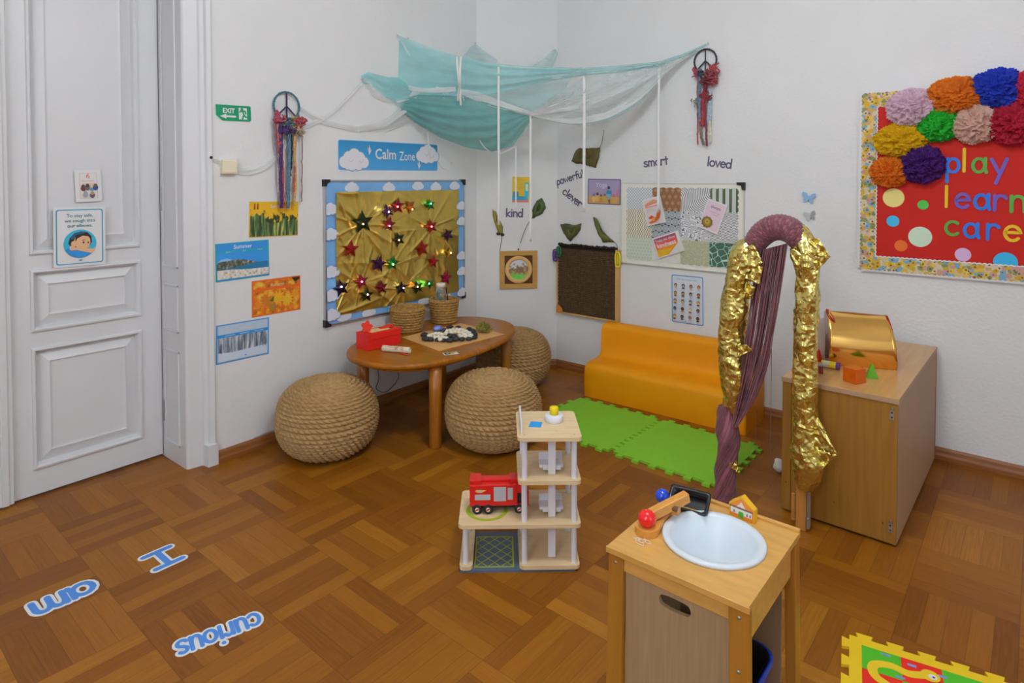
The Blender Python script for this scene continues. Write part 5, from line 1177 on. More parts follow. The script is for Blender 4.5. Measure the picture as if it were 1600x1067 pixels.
# ---- woven poufs
STRAW = mat('seagrass_weave', C('#9c7c50', 1.42), .85, var=.22, vs=40, stretch=(1, 1, 2), bump=.25, bs=160)
def pouf_mesh(R=.272, H=.405):
    NT, NR = 440, 270; rows = []; RW = 20
    for i in range(NR + 1):
        t = i / NR; ph = -PI / 2 + PI * t; k = .62
        cr = math.copysign(abs(math.cos(ph)) ** k, math.cos(ph)); cz = math.copysign(abs(math.sin(ph)) ** .85, math.sin(ph))
        r0 = R * cr; z0 = H / 2 + H / 2 * cz; arcp = t
        rw = t * RW * 1.5; row_i = math.floor(rw); f = rw - row_i; N = max(5, round(50 * max(.08, cr))); row = []
        nx, nzz = math.cos(ph), math.sin(ph)
        for j in range(NT):
            th = 2 * PI * j / NT; lump = (th * N / (2 * PI) + (row_i % 2) * .5 + (f - .5) * .9); lf_ = lump - math.floor(lump)
            g = (math.sin(PI * f) ** .7) * (.12 + .88 * math.sin(PI * lf_) ** .8); d = .016 * g * min(1, cr * 2.5 + .25) + .004 * noise.noise((th * 3, z0 * 8, 1.0))
            row.append(((r0 + d * nx) * math.cos(th), (r0 + d * nx) * math.sin(th), max(0, z0 + d * nzz * .8)))
        rows.append(row)
    mb = MB(); mb.grid(rows, STRAW, True, True); return mb
pg = 'woven poufs around the table'
pf = pouf_mesh().build('woven_pouf')
def front(px, py, back):
    p = fz(px, py); d = Vector((p.x, p.y, 0)).normalized(); return p + d * back
pf.location = front(513, 728, .20); tag(pf, 'round woven straw pouf in front of the table, nearest the door', 'pouf', pg)
o = dup(pf); o.location = front(771, 715, .20); o.rotation_euler.z = 1.2; o['label'] = 'round woven straw pouf between the table and the green mat'
o = dup(pf); o.location = (-2.935, 3.70, 0); o.rotation_euler.z = 2.4; o['label'] = 'round woven straw pouf in the corner behind the table'

# thin cable on the wall under the table
cb = [WL.hit3(px, py, .012) for px, py in ((586, 560), (592, 590), (588, 607), (604, 612), (622, 592), (620, 578), (612, 566), (626, 560))]
mb = MB(); mb.tube(smoothpath(cb, 60), .0022, mat('grey_cable', C('#3a3634', 1.3), .5), 6); o = mb.build('power_cable'); tag(o, 'thin dark cable hanging on wall under the oval table', 'cable')

# ---- things on the table
SHEETC = mat('brown_card', C('#b78d55', 1.5), .7, var=.04, vs=10)
pts = [fz(px, py, TZ + .004) for px, py in ((627.7, 526.7), (686, 547.8), (788, 522), (720, 505))]; cc = sum(pts, Vector()) / 4
mb = MB(); mb.prism([((p - cc).x, (p - cc).y) for p in pts], 0, .004, SHEETC); o = mb.build('cardboard_sheet', loc=(cc.x, cc.y, TZ + .0005)); tag(o, 'flat brown cardboard sheet under the pebbles on the table', 'cardboard sheet')
SZ = TZ + .005
def pebble(px, py, r, m, lab, grp, seed, hh=.6, lift=0):
    rnd = random.Random(seed); c_ = fz(px, py, SZ + r * hh + lift); mb = MB(); rows = []; ax = (rnd.uniform(.9, 1.35), rnd.uniform(.75, 1.05), hh); an = rnd.random() * 6
    for i in range(9):
        a = -PI / 2 + PI * i / 8; row = []
        for j in range(14):
            b = 2 * PI * j / 14; d = Vector((math.cos(a) * math.cos(b), math.cos(a) * math.sin(b), math.sin(a))); k = r * (1 + .22 * noise.noise(d * 1.5 + Vector((seed, 0, 0))))
            x, y = d.x * ax[0] * k, d.y * ax[1] * k; row.append((x * math.cos(an) - y * math.sin(an), x * math.sin(an) + y * math.cos(an), d.z * ax[2] * k))
        rows.append(row)
    mb.grid(rows, m, True, True); zm = min(p[2] for r_ in rows for p in r_)
    o = mb.build('pebble', loc=(c_.x, c_.y, SZ - zm + lift)); return tag(o, lab, 'pebble', grp)
BST = mat('black_stone', C('#26262a', 1.4), .5, var=.2, vs=20, bump=.2); WST = mat('white_stone', C('#bdb7a6', 1.6), .8, var=.15, vs=30, bump=.4)
for i, (px, py, r) in enumerate(((663, 523, .026), (666, 529, .024), (673, 530, .022), (683, 531, .02), (693, 531.5, .018), (702, 531.5, .022), (712, 530, .024), (722, 530, .02), (733, 529, .02), (740, 527, .02), (742, 522, .022), (738, 517, .022), (733, 514, .02), (716, 511.5, .02), (703, 510.5, .02), (693, 515, .022), (690, 518, .018), (703, 524.5, .024), (709, 525, .022))): pebble(px, py, r, BST, 'black pebble in the ring around the white ones on the table', 'black pebbles on the cardboard', i + 1)
WL_ = [(671, 525), (676, 523), (681, 522), (686, 521.5), (690, 523), (679, 526.5), (685, 527), (691, 526.5), (696, 528), (688, 530), (697, 521), (699, 517.5), (703, 517), (708, 515.5), (714, 515), (719, 515.5), (724, 516), (728, 518), (732, 520.5), (735, 524), (722, 520), (717, 519), (711, 519), (705, 520), (726, 523), (722, 526), (728, 526), (734, 526.5), (718, 524), (681, 529)]
for i, (px, py) in enumerate(WL_): pebble(px, py, .017, WST, 'white pebble heaped inside the black ring on the table', 'white pebbles on the cardboard', 50 + i, .8, .004 if i % 3 == 0 else 0)
o = pebble(684, 513.5, .033, mat('blue_stone', C('#5a6aa0', 1.5), .12, var=.5, vs=25, coat=.6), 'shiny blue polished stone beside the right basket on the table', None, 99, .7); o.name = 'polished_stone'; o['category'] = 'stone'
# dried moss bundle
mb = MB(); rnd = random.Random(8); mo = fz(756, 519, SZ); mm = mat('dried_moss', C('#7d7436', 1.5), .9, var=.3, vs=60)
for i in range(170):
    a, b = rnd.uniform(0, 2 * PI), rnd.uniform(0, PI / 2); d = Vector((math.cos(a) * math.cos(b) * 1.3, math.sin(a) * math.cos(b), math.sin(b))); p0 = d * .025 * rnd.random() + Vector((0, 0, .012)); p1 = p0 + d * rnd.uniform(.02, .04); p2 = p1 + Vector((rnd.gauss(0, .012), rnd.gauss(0, .012), rnd.gauss(0, .008)))
    p1.z = max(p1.z, .003); p2.z = max(p2.z, .003); mb.tube([p0, p1, p2], [.003, .0028, .0012], mm, 5)
mb.ball((0, 0, .018), .022, mm, 12, 8, sq=(1.3, 1, .8)); mb.ball((.0, .01, .052), .008, mat('seed_pod', C('#5c4430', 1.4), .8), 8, 6)
o = mb.build('moss_bundle', loc=(mo.x, mo.y, SZ)); tag(o, 'dried yellow-green moss bundle on right end of the cardboard sheet', 'dried plant')
# small picture cards at the near edge of the table
p = fz(704, 552, TZ + .002); c_ = Card(.085, .05, .002, WHITE); c_.rect(.06, .1, .5, .9, P('#2c2a2c')); c_.rect(.45, .1, .72, .6, P('#b89a2c')); c_.rect(.5, .6, .94, .9, P('#6a6c70')); c_.rect(.2, .3, .4, .7, P('#8a8c90'))
o = c_.mb.build('picture_card', loc=(p.x, p.y, TZ + .0008), rot=(-PI / 2, 0, math.radians(62))); tag(o, 'small printed picture card lying at the near table edge', 'card')

# red gift box
RBX = mat('red_card', C('#b8160f', 1.7), .5, var=.03, vs=8); RED2 = mat('red_orange_felt', C('#cf2f1c', 1.7), .7)
b1, b2, b3 = fz(554.6, 543.7, TZ), fz(575, 548.9, TZ), fz(626, 536.5, TZ); ux = (b3 - b2); Lx = ux.length; ang = math.atan2(ux.y, ux.x); Ly = (b1 - b2).length
hb = .092
gb = thing('gift_box', 'red cardboard gift box with paper flower on the lid, left end of the table', 'box', (b2.x, b2.y, TZ), (0, 0, ang))
mb = MB(); mb.box((0, 0, 0), (Lx, Ly, hb), RBX); mb.build('body', gb, bev=.002)
mb = MB(); mb.box((-.002, -.002, hb), (Lx + .002, Ly + .002, hb + .006), RBX); mb.box((-.002, -.0035, hb - .03), (Lx + .002, -.0005, hb + .006), RBX); mb.build('lid', gb, bev=.0015)
mb = MB(); mb.box((.05, .03, hb + .0062), (Lx - .055, Ly - .02, hb + .0078), P('#cdb27a')); mb.box((.09, .05, hb + .0078), (Lx - .09, Ly - .05, hb + .0086), P('#b89a70')); mb.build('lid_label', gb)
def blob(mb, c_, r, m, n=9, amp=.22, M=None):
    pts = [(c_[0] + r * (1 + amp * math.cos(5 * 2 * PI * i / 40)) * math.cos(2 * PI * i / 40), c_[1] + r * (1 + amp * math.cos(5 * 2 * PI * i / 40)) * math.sin(2 * PI * i / 40)) for i in range(40)]
    mb.prism(pts, 0, .008, m, M)
mb = MB(); blob(mb, (0, 0), .034, RED2, M=Matrix.Translation((.045, Ly - .045, hb + .034)) @ Matrix.Rotation(math.radians(75), 4, 'X')); mb.build('paper_flower', gb)
mb = MB(); mb.prism([(-.05, -.015), (.04, -.02), (.055, .0), (.04, .02), (-.04, .02)], 0, .008, RED2, Matrix.Translation((Lx - .06, Ly - .05, hb + .0082)) @ Matrix.Rotation(-.12, 4, 'Y')); mb.build('paper_ribbon', gb)
# rolled scroll
p0, p1 = fz(598, 543.5, TZ + .02), fz(641, 547, TZ + .02); sc = thing('paper_scroll', 'rolled printed paper scroll lying before the red gift box', 'scroll', (p0.x, p0.y, TZ), (0, 0, math.atan2(p1.y - p0.y, p1.x - p0.x)))
L = (p1 - p0).length; mb = MB(); SCR = mat('printed_scroll', C('#c2b59c', 1.5), .6, var=.1, vs=40)
mb.lathe([(.012, .001), (.017, 0), (.0185, .004), (.0185, L - .004), (.017, L), (.012, L - .001), (.012, .001)], SCR, 20, Matrix.Translation((0, 0, .0185)) @ Matrix.Rotation(PI / 2, 4, 'Y')); mb.build('roll', sc)
mb = MB(); rnd = random.Random(4)
for i in range(16):
    x = L * (.25 + .6 * rnd.random()); a = rnd.uniform(.3, 2.2); q = [(x + u, -.0189 * math.cos(a + v) , .0185 + .0189 * math.sin(a + v)) for u, v in ((-.012, -.3), (.010, -.35), (.008, .35), (-.010, .3))]
    mb.add(q, [(0, 1, 2, 3)], P('#5a4a44' if i % 3 else '#a8443c'))
mb.build('print', sc)
p2, p3 = fz(616, 548, TZ), fz(638, 556, TZ)
mb = MB(); a, b = Vector((p2.x, p2.y, TZ + .0035)), Vector((p3.x, p3.y, TZ + .0035)); n_ = (b - a).cross(Vector((0, 0, 1))).normalized() * .008
mb.grid([[a - n_ + Vector((0, 0, .006)), a + n_ + Vector((0, 0, .006))], [(a + b) / 2 - n_ * .9, (a + b) / 2 + n_], [b - n_ * .7, b + n_ * .5]], RED2); Mi = sc.matrix_basis.inverted()
mb.v = [Mi @ v for v in mb.v]; mb.build('red_ribbon', sc, solid=.001)

# baskets
SEAG = mat('sea_grass', C('#93703a', 1.6), .8, var=.45, vs=50, stretch=(1, 1, 3), bump=.7, bs=120)
def basket(label, pxl, pxr, pytop, pybot):
    c0 = fz((pxl + pxr) / 2, pybot, TZ); D = (c0 - CP).dot(FW); R1 = (pxr - pxl) / 2 * D / FPX; R0 = R1 * .80; d = Vector((c0.x, c0.y, 0)).normalized(); c0 = c0 + d * R0 * .95; D += R0
    zt_ = CP.z + ray((pxl + pxr) / 2, pytop).z * ((D - R1) if False else D) - TZ; H = zt_
    t = thing('woven_basket', label, 'basket', (c0.x, c0.y, TZ)); mb = MB(); NT = 120; rows = []; RW = 9
    for i in range(RW * 7 + 1):
        t_ = i / (RW * 7); r = R0 + (R1 - R0) * t_ ** .8; f = (t_ * RW) % 1; row = []
        for j in range(NT):
            th = 2 * PI * j / NT; nn = noise.noise((th * 8 + 11 * math.floor(t_ * RW * .999), t_ * 60, label.__len__())); row.append(((r + .008 * math.sin(PI * f) + .007 * nn + .003 * math.sin(40 * th + 3 * math.floor(t_ * RW))) * math.cos(th), (r + .008 * math.sin(PI * f) + .007 * nn) * math.sin(th), H * t_))
        rows.append(row)
    for t_ in (1.0, .75, .5, .25, .06): r = R0 + (R1 - R0) * t_ ** .8 - .011; rows.append([((r + .003 * noise.noise((2 * PI * j / NT * 9, t_ * 9, 5))) * math.cos(2 * PI * j / NT), r * math.sin(2 * PI * j / NT), H * t_) for j in range(NT)])
    mb.grid(rows, SEAG, True, True); mb.add(rows[-1], [tuple(range(NT))], SEAG); mb.add(rows[0], [tuple(range(NT - 1, -1, -1))], SEAG); mb.build('body', t)
    mb = MB(); mb.torus((0, 0, H), R1 - .004, .0075, SEAG, 60, 8, 'z')
    for i in range(60): mb.torus(((R1 - .004) * math.cos(i * PI / 30), (R1 - .004) * math.sin(i * PI / 30), H), .008, .0016, SEAG, 8, 4, 'y')
    mb.build('rim', t); return t, R1, H, c0
basket('empty woven seagrass basket, the left one on the oval table', 610, 664, 480, 521)
bk, R1, H, c0 = basket('woven seagrass basket holding a clear bottle, right one on table', 671, 716, 467, 507)
# bottle, pen and tin inside the right basket
CL = mat('clear_plastic', (0.9, 0.93, 0.92, 1), .08, trans=.85)
bt = thing('bottle', 'clear plastic bottle with white cap and coloured bits in right basket', 'bottle', (c0.x - .02, c0.y - .01, TZ + .012)); hb_ = H + .075
mb = MB(); mb.lathe([(0, 0), (.04, 0), (.042, .01), (.042, hb_ * .6), (.036, hb_ * .85), (.032, hb_)], CL, 24); mb.build('body', bt)
mb = MB(); mb.lathe([(.0, hb_ + .028), (.030, hb_ + .028), (.033, hb_ + .024), (.034, hb_), (.0, hb_)], mat('cap_white', C('#c6bdb6', 1.5), .5), 28); mb.build('cap', bt)
rnd = random.Random(3)
for i, (cl, x, y, zz, sq) in enumerate((('#1c5a4a', -.008, -.012, H + .02, (1, .6, 1.6)), ('#0f5a30', .012, -.016, H - .004, (1.5, .7, .9)), ('#c0861c', .016, .0, H + .018, (1, .6, 1.3)), ('#1f6a7c', -.014, .006, H + .038, (.7, .5, 1.6)), ('#bcbcb8', -.024, -.01, H + .01, (.5, .5, 1.6)))):
    mb = MB(); mb.ball((x, y, zz), .013, P(cl), 10, 8, sq=sq); mb.build('filling', bt)
mb = MB(); base = Vector((c0.x + .035, c0.y + .03, TZ + .02)); tip = CP + ray(697, 449) * ((c0 - CP).dot(FW) - .01)
mb.tube([base, tip], .0045, mat('dark_pen', C('#3a1c20', 1.3), .4), 8); o = mb.build('pencil'); tag(o, 'dark pencil leaning out of the right basket beside the bottle', 'pencil')

# ---- orange foam sofa
SOF = mat('orange_vinyl', T3(C('#cf8408', 1.6), 1.04, 1.05, .3), .5, spec=.3, var=.03, vs=4, bump=.05, bs=8)
sl = fz(912, 618); sr = fz(1165, 681); dx = (sr - sl); LS = dx.length; ang = math.atan2(dx.y, dx.x)
so = thing('foam_sofa', 'low orange foam sofa with curved seat behind the green mats', 'sofa', (sl.x, sl.y, 0), (0, 0, ang))
prof = smoothpath([Vector(p + (0,)) for p in ((0, .0), (-.003, .10), (0, .19), (.018, .222), (.06, .238), (.14, .242), (.20, .25), (.237, .278), (.252, .33), (.258, .40), (.264, .452), (.285, .474), (.32, .478), (.355, .476), (.372, .462), (.376, .42), (.376, .0))], 90)
mb = MB(); n = len(prof); xs_ = [0.004, 0.0, 0.0, .002] if False else None
ends = [(0, -.010), (.003, -.004), (.010, 0)]
rows = []
cxp, czp = .2, .15
for x, ins in [(0, .012), (.004, .004), (.012, 0)] + [(LS * i / 12, 0) for i in range(1, 12)] + [(LS - .012, 0), (LS - .004, .004), (LS, .012)]:
    rows.append([(x, p.x + (ins if p.x < .2 else -ins) * (1 if abs(p.x - .2) > .05 else 0), max(0, p.y - (ins if p.y > .2 else 0))) for p in prof])
mb.grid(rows, SOF, True, False); mb.add(rows[0], [tuple(range(n))], SOF); mb.add(rows[-1], [tuple(range(n - 1, -1, -1))], SOF); mb.build('body', so)

# ---- puzzle mats
def puzzle(w, h, tabs, dep, sides, offs, shr=.92):
    pts = []
    def side(p0, d, nrm, L, on, off):
        out = []; P_ = L / tabs
        for k in range(tabs):
            a = P_ * (k + .5 + off)
            if a - P_ * .3 < 0 or a + P_ * .3 > L: continue
            b, tp = P_ * .22 * shr, P_ * .30 * shr
            if on: out += [(a - b, 0), (a - tp, dep), (a + tp, dep), (a + b, 0)]
        return [(p0[0] + d[0] * t + nrm[0] * e, p0[1] + d[1] * t + nrm[1] * e) for t, e in [(0, 0)] + out]
    pts += side((0, 0), (1, 0), (0, -1), w, sides[0], offs[0]); pts += side((w, 0), (0, 1), (1, 0), h, sides[1], offs[1]); pts += side((w, h), (-1, 0), (0, 1), w, sides[2], offs[2]); pts += side((0, h), (0, -1), (-1, 0), h, sides[3], offs[3])
    return pts
MATG = mat('green_foam_mat', T3(C('#63a81c', 1.7), 1.1, .85, 1.1), .75, var=.03, vs=40, bump=.15, bs=150)
ma = math.radians(-1.8); mo = Vector((-2.372, 3.118, 0)); TW = .605
for k, lab in enumerate(('green foam puzzle mat tile at left in front of the sofa', 'green foam puzzle mat tile at right, beside the foil arch')):
    pts = puzzle(TW, TW, 6, .031, (1, 1, 1, 1), (0, 0, 0, .5), .70)
    mb = MB(); mb.prism(pts, 0, .013, MATG); d = Vector((math.cos(ma), math.sin(ma), 0)) * (TW + .0315) * k
    o = mb.build('puzzle_mat', bev=.0012, seg=1, loc=mo + d, rot=(0, 0, ma)); tag(o, lab, 'foam mat', 'green puzzle mat tiles')

# yellow game mat at the bottom right
ymo = Vector((-.405, 2.341, 0)); ya = math.radians(10)
pts = puzzle(.62, .62, 7, .022, (1, 1, 1, 1), (0, 0, 0, 0), .95); pts = [(x, y - .62) for x, y in pts]
ym_ = thing('puzzle_mat', 'yellow-edged foam game mat with green and red squares and a snake', 'foam mat', (ymo.x, ymo.y, 0), (0, 0, ya))
mb = MB(); mb.prism(pts, 0, .010, mat('yellow_foam_mat', C('#d2b00e', 1.6), .7)); mb.build('edging', ym_, bev=.001, seg=1)
mb = MB(); G_, R_ = mat('mat_green', C('#3f9a14', 1.6), .7), mat('mat_red', C('#c01c0c', 1.6), .7); n = 5; x0 = .036; sz_ = (.62 - .072) / n
for i in range(n):
    for j in range(n): mb.box((x0 + i * sz_, -x0 - (j + 1) * sz_, .0095), (x0 + (i + 1) * sz_ - .0004, -x0 - j * sz_ - .0004, .0112), G_ if (i + j) % 2 == 0 else R_)
mb.build('playing_field', ym_)
mb = MB(); sk = mat('snake_yellow', C('#d9b81c', 1.6), .7); pth = smoothpath([(.215, -.085, 0), (.165, -.105, 0), (.115, -.095, 0), (.070, -.115, 0), (.072, -.165, 0), (.13, -.21, 0), (.17, -.3, 0)], 40)
pen(mb, [(p.x, p.y) for p in pth], .028, .0112, .0124, sk, lambda a, b, o: (a, b, o)); mb.lathe([(0, .0128), (.026, .0128)], sk, 20, Matrix.Translation((.222, -.085, 0))); mb.lathe([(0, .0132), (.012, .0132)], WHITE, 14, Matrix.Translation((.228, -.088, 0))); mb.lathe([(0, .0136), (.004, .0136)], BLACK, 10, Matrix.Translation((.230, -.089, 0)))
mb.build('snake', ym_)
mb = MB()
for x, y, a in ((.175, -.062, .4), (.255, -.070, 1), (.14, -.135, .1), (.105, -.050, .8)): mb.box((x - .012, y - .005, .0112), (x + .012, y + .005, .0122), P('#6a78a4'))
mb.box((.385, -.075, .0112), (.41, -.05, .0122), P('#1f94a0')); mb.build('printed_marks', ym_)

# ---- cut-out words on the floor
PBL = mat('print_blue', C('#3f74b8', 1.6), .5)
def floorword(t, label, p0, p1, xh=None, wt=.21, wt2=.46, lift=0):
    a, b = fz(*p0), fz(*p1); L = (b - a).length; st, w = strokes(t, 1.0); k = L / w; xx = xh or k; ang = math.atan2(b.y - a.y, b.x - a.x); mb = MB()
    for pl in st:
        q = [(u * k, v * xx) for u, v in pl]; pen(mb, q, wt2 * xx, .0004, .0016, WHITE, lambda a_, b_, o: (a_, b_, o + .00001 * a_)); pen(mb, q, wt * xx, .0018, .0023, PBL, lambda a_, b_, o: (a_, b_, o))
    o = mb.build('floor_word', loc=(a.x, a.y, .0004), rot=(lift, 0, ang)); return tag(o, label, 'word', 'cut-out words on the floor')
floorword('am', 'blue cut-out word am on the floor, leftmost', (141, 906), (38, 949), .086, .25, .48)
floorword('curious', 'blue cut-out word curious on the floor', (402, 957), (272, 1006), .066)
floorword('I', 'blue cut-out letter I on floor nearest the door', (268, 853), (215, 876), .080, .30, .54)

# ---- plan toy garage
PLY = mat('light_plywood', C('#cdb48c', 1.3), .5, var=.06, vs=4, stretch=(2, 14, 14)); WPT = mat('white_toy_paint', C('#c4c4cc', 1.5), .4); GREYB = mat('grey_blue_board', C('#4a5a70', 1.5), .6); LIME = P('#9aa81c', .6, 1.3)
gL = fz(718.5, 895); ga = math.radians(39.6)
ga_ = thing('toy_garage', 'four-storey wooden toy garage with white posts on the parquet', 'toy garage', (gL.x, gL.y, 0), (0, 0, ga))
GW, GD, TX = .475, .27, .235
mb = MB(); mb.box((0, .0, 0), (GW - .02, GD, .008), GREYB)
x0, y0, x1, y1 = .055, .02, .215, .235
for a, b in (((x0, y0), (x1, y0 + .006)), ((x0, y1 - .006), (x1, y1)), ((x0, y0 + .006), (x0 + .006, y1 - .006)), ((x1 - .006, y0 + .006), (x1, y1 - .006))): mb.box((a[0], a[1], .008), (b[0], b[1], .0088), LIME)
def cliplines():
    for d in range(-5, 8):
        for sg in (1, -1):
            pts = []
            for i in range(41):
                x = x0 + .006 + (x1 - x0 - .012) * i / 40; y = y0 + d * .054 + sg * (x - x0) * 1.05 + (.17 if sg < 0 else 0)
                if y0 + .006 < y < y1 - .006: pts.append((x, y))
            if len(pts) > 1: pen(mb, [pts[0], pts[-1]], .0035, .0081, .0087, LIME, lambda a, b, o: (a, b, o))
cliplines(); mb.build('base_board', ga_)
def plat(name, x0, x1, y0, y1, z, r=.02, lbl=None):
    mb = MB(); mb.prism(rrect(x0, y0, x1, y1, r), z - .015, z, PLY); return mb.build(name, ga_, bev=.002)
plat('floor_board', TX, GW, -.004, GD, .026); plat('floor_board', -.002, .05, -.004, GD, .026, .018)
p2 = plat('deck', -.006, GW + .004, -.006, GD + .004, .192); plat('deck', TX - .006, GW + .004, -.006, GD + .004, .365); p4 = plat('deck', TX - .008, GW + .006, -.008, GD + .006, .538)
mb = MB(); mb.lathe([(.070, .1925), (.078, .1932), (.086, .1925)], LIME, 40, Matrix.Translation((.105, .11, 0))); mb.build('painted_ring', p2)
def post(x, y, z0, z1): mb = MB(); mb.cyl((x, y, z0), (x, y, z1), .0115, WPT, 14); mb.build('post', ga_)
for x, y in ((.022, .022), (.022, GD - .02)): post(x, y, .026, .174)
for z0, z1 in ((.026, .174), (.192, .347), (.365, .520)):
    for x, y in ((TX + .02, .022), (GW - .022, .022), (GW - .022, GD - .022), (TX + .02, GD - .022)): post(x, y, z0, z1)
mb = MB(); mb.box((.352, .05, .028), (.382, .062, .172), WPT); mb.box((.352, .05, .192), (.382, .062, .347), WPT); mb.box((.352, .05, .365), (.382, .062, .520), WPT); mb.build('lift_column', ga_, bev=.002)
for z in (.20, .372):
    mb = MB(); mb.box((.318, .07, z + .01), (.415, .13, z + .022), WPT); mb.box((.318, .128, z + .01), (.415, .134, z + .05), WPT); mb.box((.33, .064, z + .004), (.405, .07, z + .022), WPT); mb.build('lift_cabin', ga_, bev=.004)
mb = MB(); mb.box((TX + .005, .03, .538), (TX + .013, GD - .02, .575), WPT); mb.build('railing', p4, bev=.003)
mb = MB(); mb.prism([(.275, .10), (.325, .095), (.335, .15), (.288, .158)], .538, .5395, P('#2080c0')); mb.build('blue_label', p4)
mb = MB(); mb.lathe([(0, .566), (.034, .566), (.038, .562), (.038, .540), (.036, .538), (0, .538)], WPT, 28, Matrix.Translation((.385, .165, 0))); mb.build('turntable', p4)
mb = MB(); mb.lathe([(0, .598), (.016, .598), (.0185, .594), (.0185, .566), (0, .566)], mat('yellow_plastic', C('#d8c000', 1.6), .4), 24, Matrix.Translation((.385, .165, 0))); mb.build('yellow_knob', p4)
mb = MB(); mb.box((.3, .2, .545 - .04), (.36, .235, .519), P('#a83022')); mb.build('red_stop', ga_, bev=.004)
# holes of the pegs in the decks
mb = MB()
for x, y in ((TX + .02, .022), (GW - .022, .022), (.385, .06)): mb.lathe([(0, .5384), (.0035, .5384)], P('#8a7a68'), 10, Matrix.Translation((x, y, 0)))
mb.build('peg_end', p4)

# ---- red toy fire engine on the lower deck
TR = mat('red_toy_paint', C('#b01512', 1.7), .38, coat=.2); TBLK = mat('black_rubber', (0.015, 0.015, 0.016, 1), .6); TGR = mat('grey_sticker', C('#9a9da2', 1.5), .5)
Mg = Matrix.Translation((gL.x, gL.y, 0)) @ Matrix.Rotation(ga, 4, 'Z'); tp = Mg @ Vector((.035, .075, .1925))
tk = thing('toy_fire_engine', 'red wooden toy fire engine parked on the garage deck', 'toy fire engine', tp, (0, 0, ga + .02))
LT, DTk = .205, .088
mb = MB(); mb.box((0, 0, .032), (.155, DTk, .118), TR); mb.box((.155, .0, .032), (.190, DTk, .040), TR); mb.box((.150, 0, .040), (.1655, DTk, .122), TR); mb.prism([(.1655, .085), (.195, .085), (.205, .122), (.1655, .122)], -DTk, 0, TR, Matrix.Rotation(PI / 2, 4, 'X')); mb.box((.194, 0, .03), (.206, DTk, .088), TR); mb.build('body', tk, bev=.003)
mb = MB(); mb.box((.1658, .006, .042), (.1935, DTk - .006, .086), BLACK); mb.build('cab_window', tk)
mb = MB(); mb.box((.03, .03, .118), (.165, .06, .128), TR); mb.box((.0, .012, .118), (.04, .075, .134), TR); mb.box((.14, .015, .118), (.175, .072, .136), TR); mb.build('ladder', tk, bev=.003)
mb = MB(); mb.box((.018, -.0012, .058), (.072, .002, .080), TGR); mb.box((.084, -.0012, .052), (.126, .002, .110), TGR); mb.box((.132, -.0012, .058), (.150, .002, .106), TGR); mb.build('side_sticker', tk)
mb = MB(); mb.prism([(.02, .092), (.03, .088), (.042, .088), (.058, .098), (.05, .099), (.036, .1), (.022, .1)], 0, .0012, P('#c0984c'), Matrix.Rotation(PI / 2, 4, 'X')); mb.prism([(.032, .089), (.042, .089), (.042, .1), (.032, .1)], .0012, .0018, TGR, Matrix.Rotation(PI / 2, 4, 'X')); mb.build('emblem', tk)
mb = MB(); mb.box((.008, .010, .020), (.195, DTk - .010, .034), TBLK); mb.box((.01, .002, .036), (.086, .006, .046), TBLK); mb.build('chassis', tk)
for x in (.026, .064, .172):
    for y, sg in ((-.004, 1), (DTk - .014, -1)):
        mb = MB(); M = Matrix.Translation((x, y, .0195)) @ Matrix.Rotation(-PI / 2, 4, 'X'); mb.lathe([(0, 0.001), (.0095, 0.001), (.010, 0), (.017, 0), (.0195, .003), (.0195, .015), (.017, .018), (0, .018)], TBLK, 24, M); wo = mb.build('wheel', tk)
        mb = MB(); yy = y - .0012 if sg > 0 else y + .0192
        pts = [(.0085 * math.cos(2 * PI * i / 20), .0085 * math.sin(2 * PI * i / 20)) for i in range(20)]; mb.prism(pts, 0, .0018, WHITE, Matrix.Translation((x, yy + (.0018 if sg > 0 else 0), .0195)) @ Matrix.Rotation(PI / 2, 4, 'X')); mb.prism([(-.0075, -.003), (.0075, -.003), (.0075, .003), (-.0075, .003)], .0018, .0022, TR, Matrix.Translation((x, yy + (.0018 if sg > 0 else 0), .0195)) @ Matrix.Rotation(PI / 2, 4, 'X') @ Matrix.Rotation(.4, 4, 'Z')); mb.build('hubcap', wo)
# the engine is a long toy: stretch body pieces, shift wheels along
for o in tk.children:
    for q in [o] + list(o.children):
        wheel = o.name.startswith('wheel'); xm = sum(v.co.x for v in q.data.vertices) / len(q.data.vertices)
        for v in q.data.vertices: v.co.x = v.co.x + .17 * xm if wheel else v.co.x * 1.17
        q.data.update()
# ================================================================ CABINET AND WHAT STANDS ON IT
BEECH = mat('beech_board', C('#8f6428', 1.2), .4, spec=.3, var=.12, vs=4, stretch=(14, 14, .8), coat=.1)
BEECHT = mat('beech_top', C('#ad8450', 1.45), .3, var=.10, vs=4, stretch=(12, 1, 10), coat=.2)
BEIGE = mat('beige_laminate', C('#94785a', 1.5), .55, var=.03, vs=6)
EDGE_ = mat('grey_brown_edging', C('#94765c', 1.5), .45)
c0, c1 = fz(1220.5, 797), fz(1400, 857); ca = math.atan2(c1.y - c0.y, c1.x - c0.x); CW = (c1 - c0).length; CD = 1.09; CH = .632
cab = thing('cabinet', 'low beech cabinet standing end-on against the wall, gold sheet on top', 'cabinet', (c0.x, c0.y, 0), (0, 0, ca))
mb = MB(); mb.box((.0, .018, .012), (.018, CD, CH - .022), BEECH); mb.box((CW - .018, .018, .012), (CW, CD - .006, CH - .022), BEIGE); mb.box((.018, .018, .012), (CW - .018, CD, .03), BEECH); mb.box((.018, CD - .018, .03), (CW - .018, CD, CH - .022), BEECH); mb.box((CW - .012, CD - .006, .012), (CW + .002, CD + .004, CH - .004), WOODB); mb.build('carcass', cab, bev=.002)
mb = MB(); mb.box((.0, .0, .012), (.040, .0175, CH - .022), BEECH); mb.build('side_stile', cab, bev=.002)
mb = MB(); mb.box((.0415, .0, .012), (CW - .001, .0175, CH - .023), BEECH); dr = mb.build('door', cab, bev=.002)
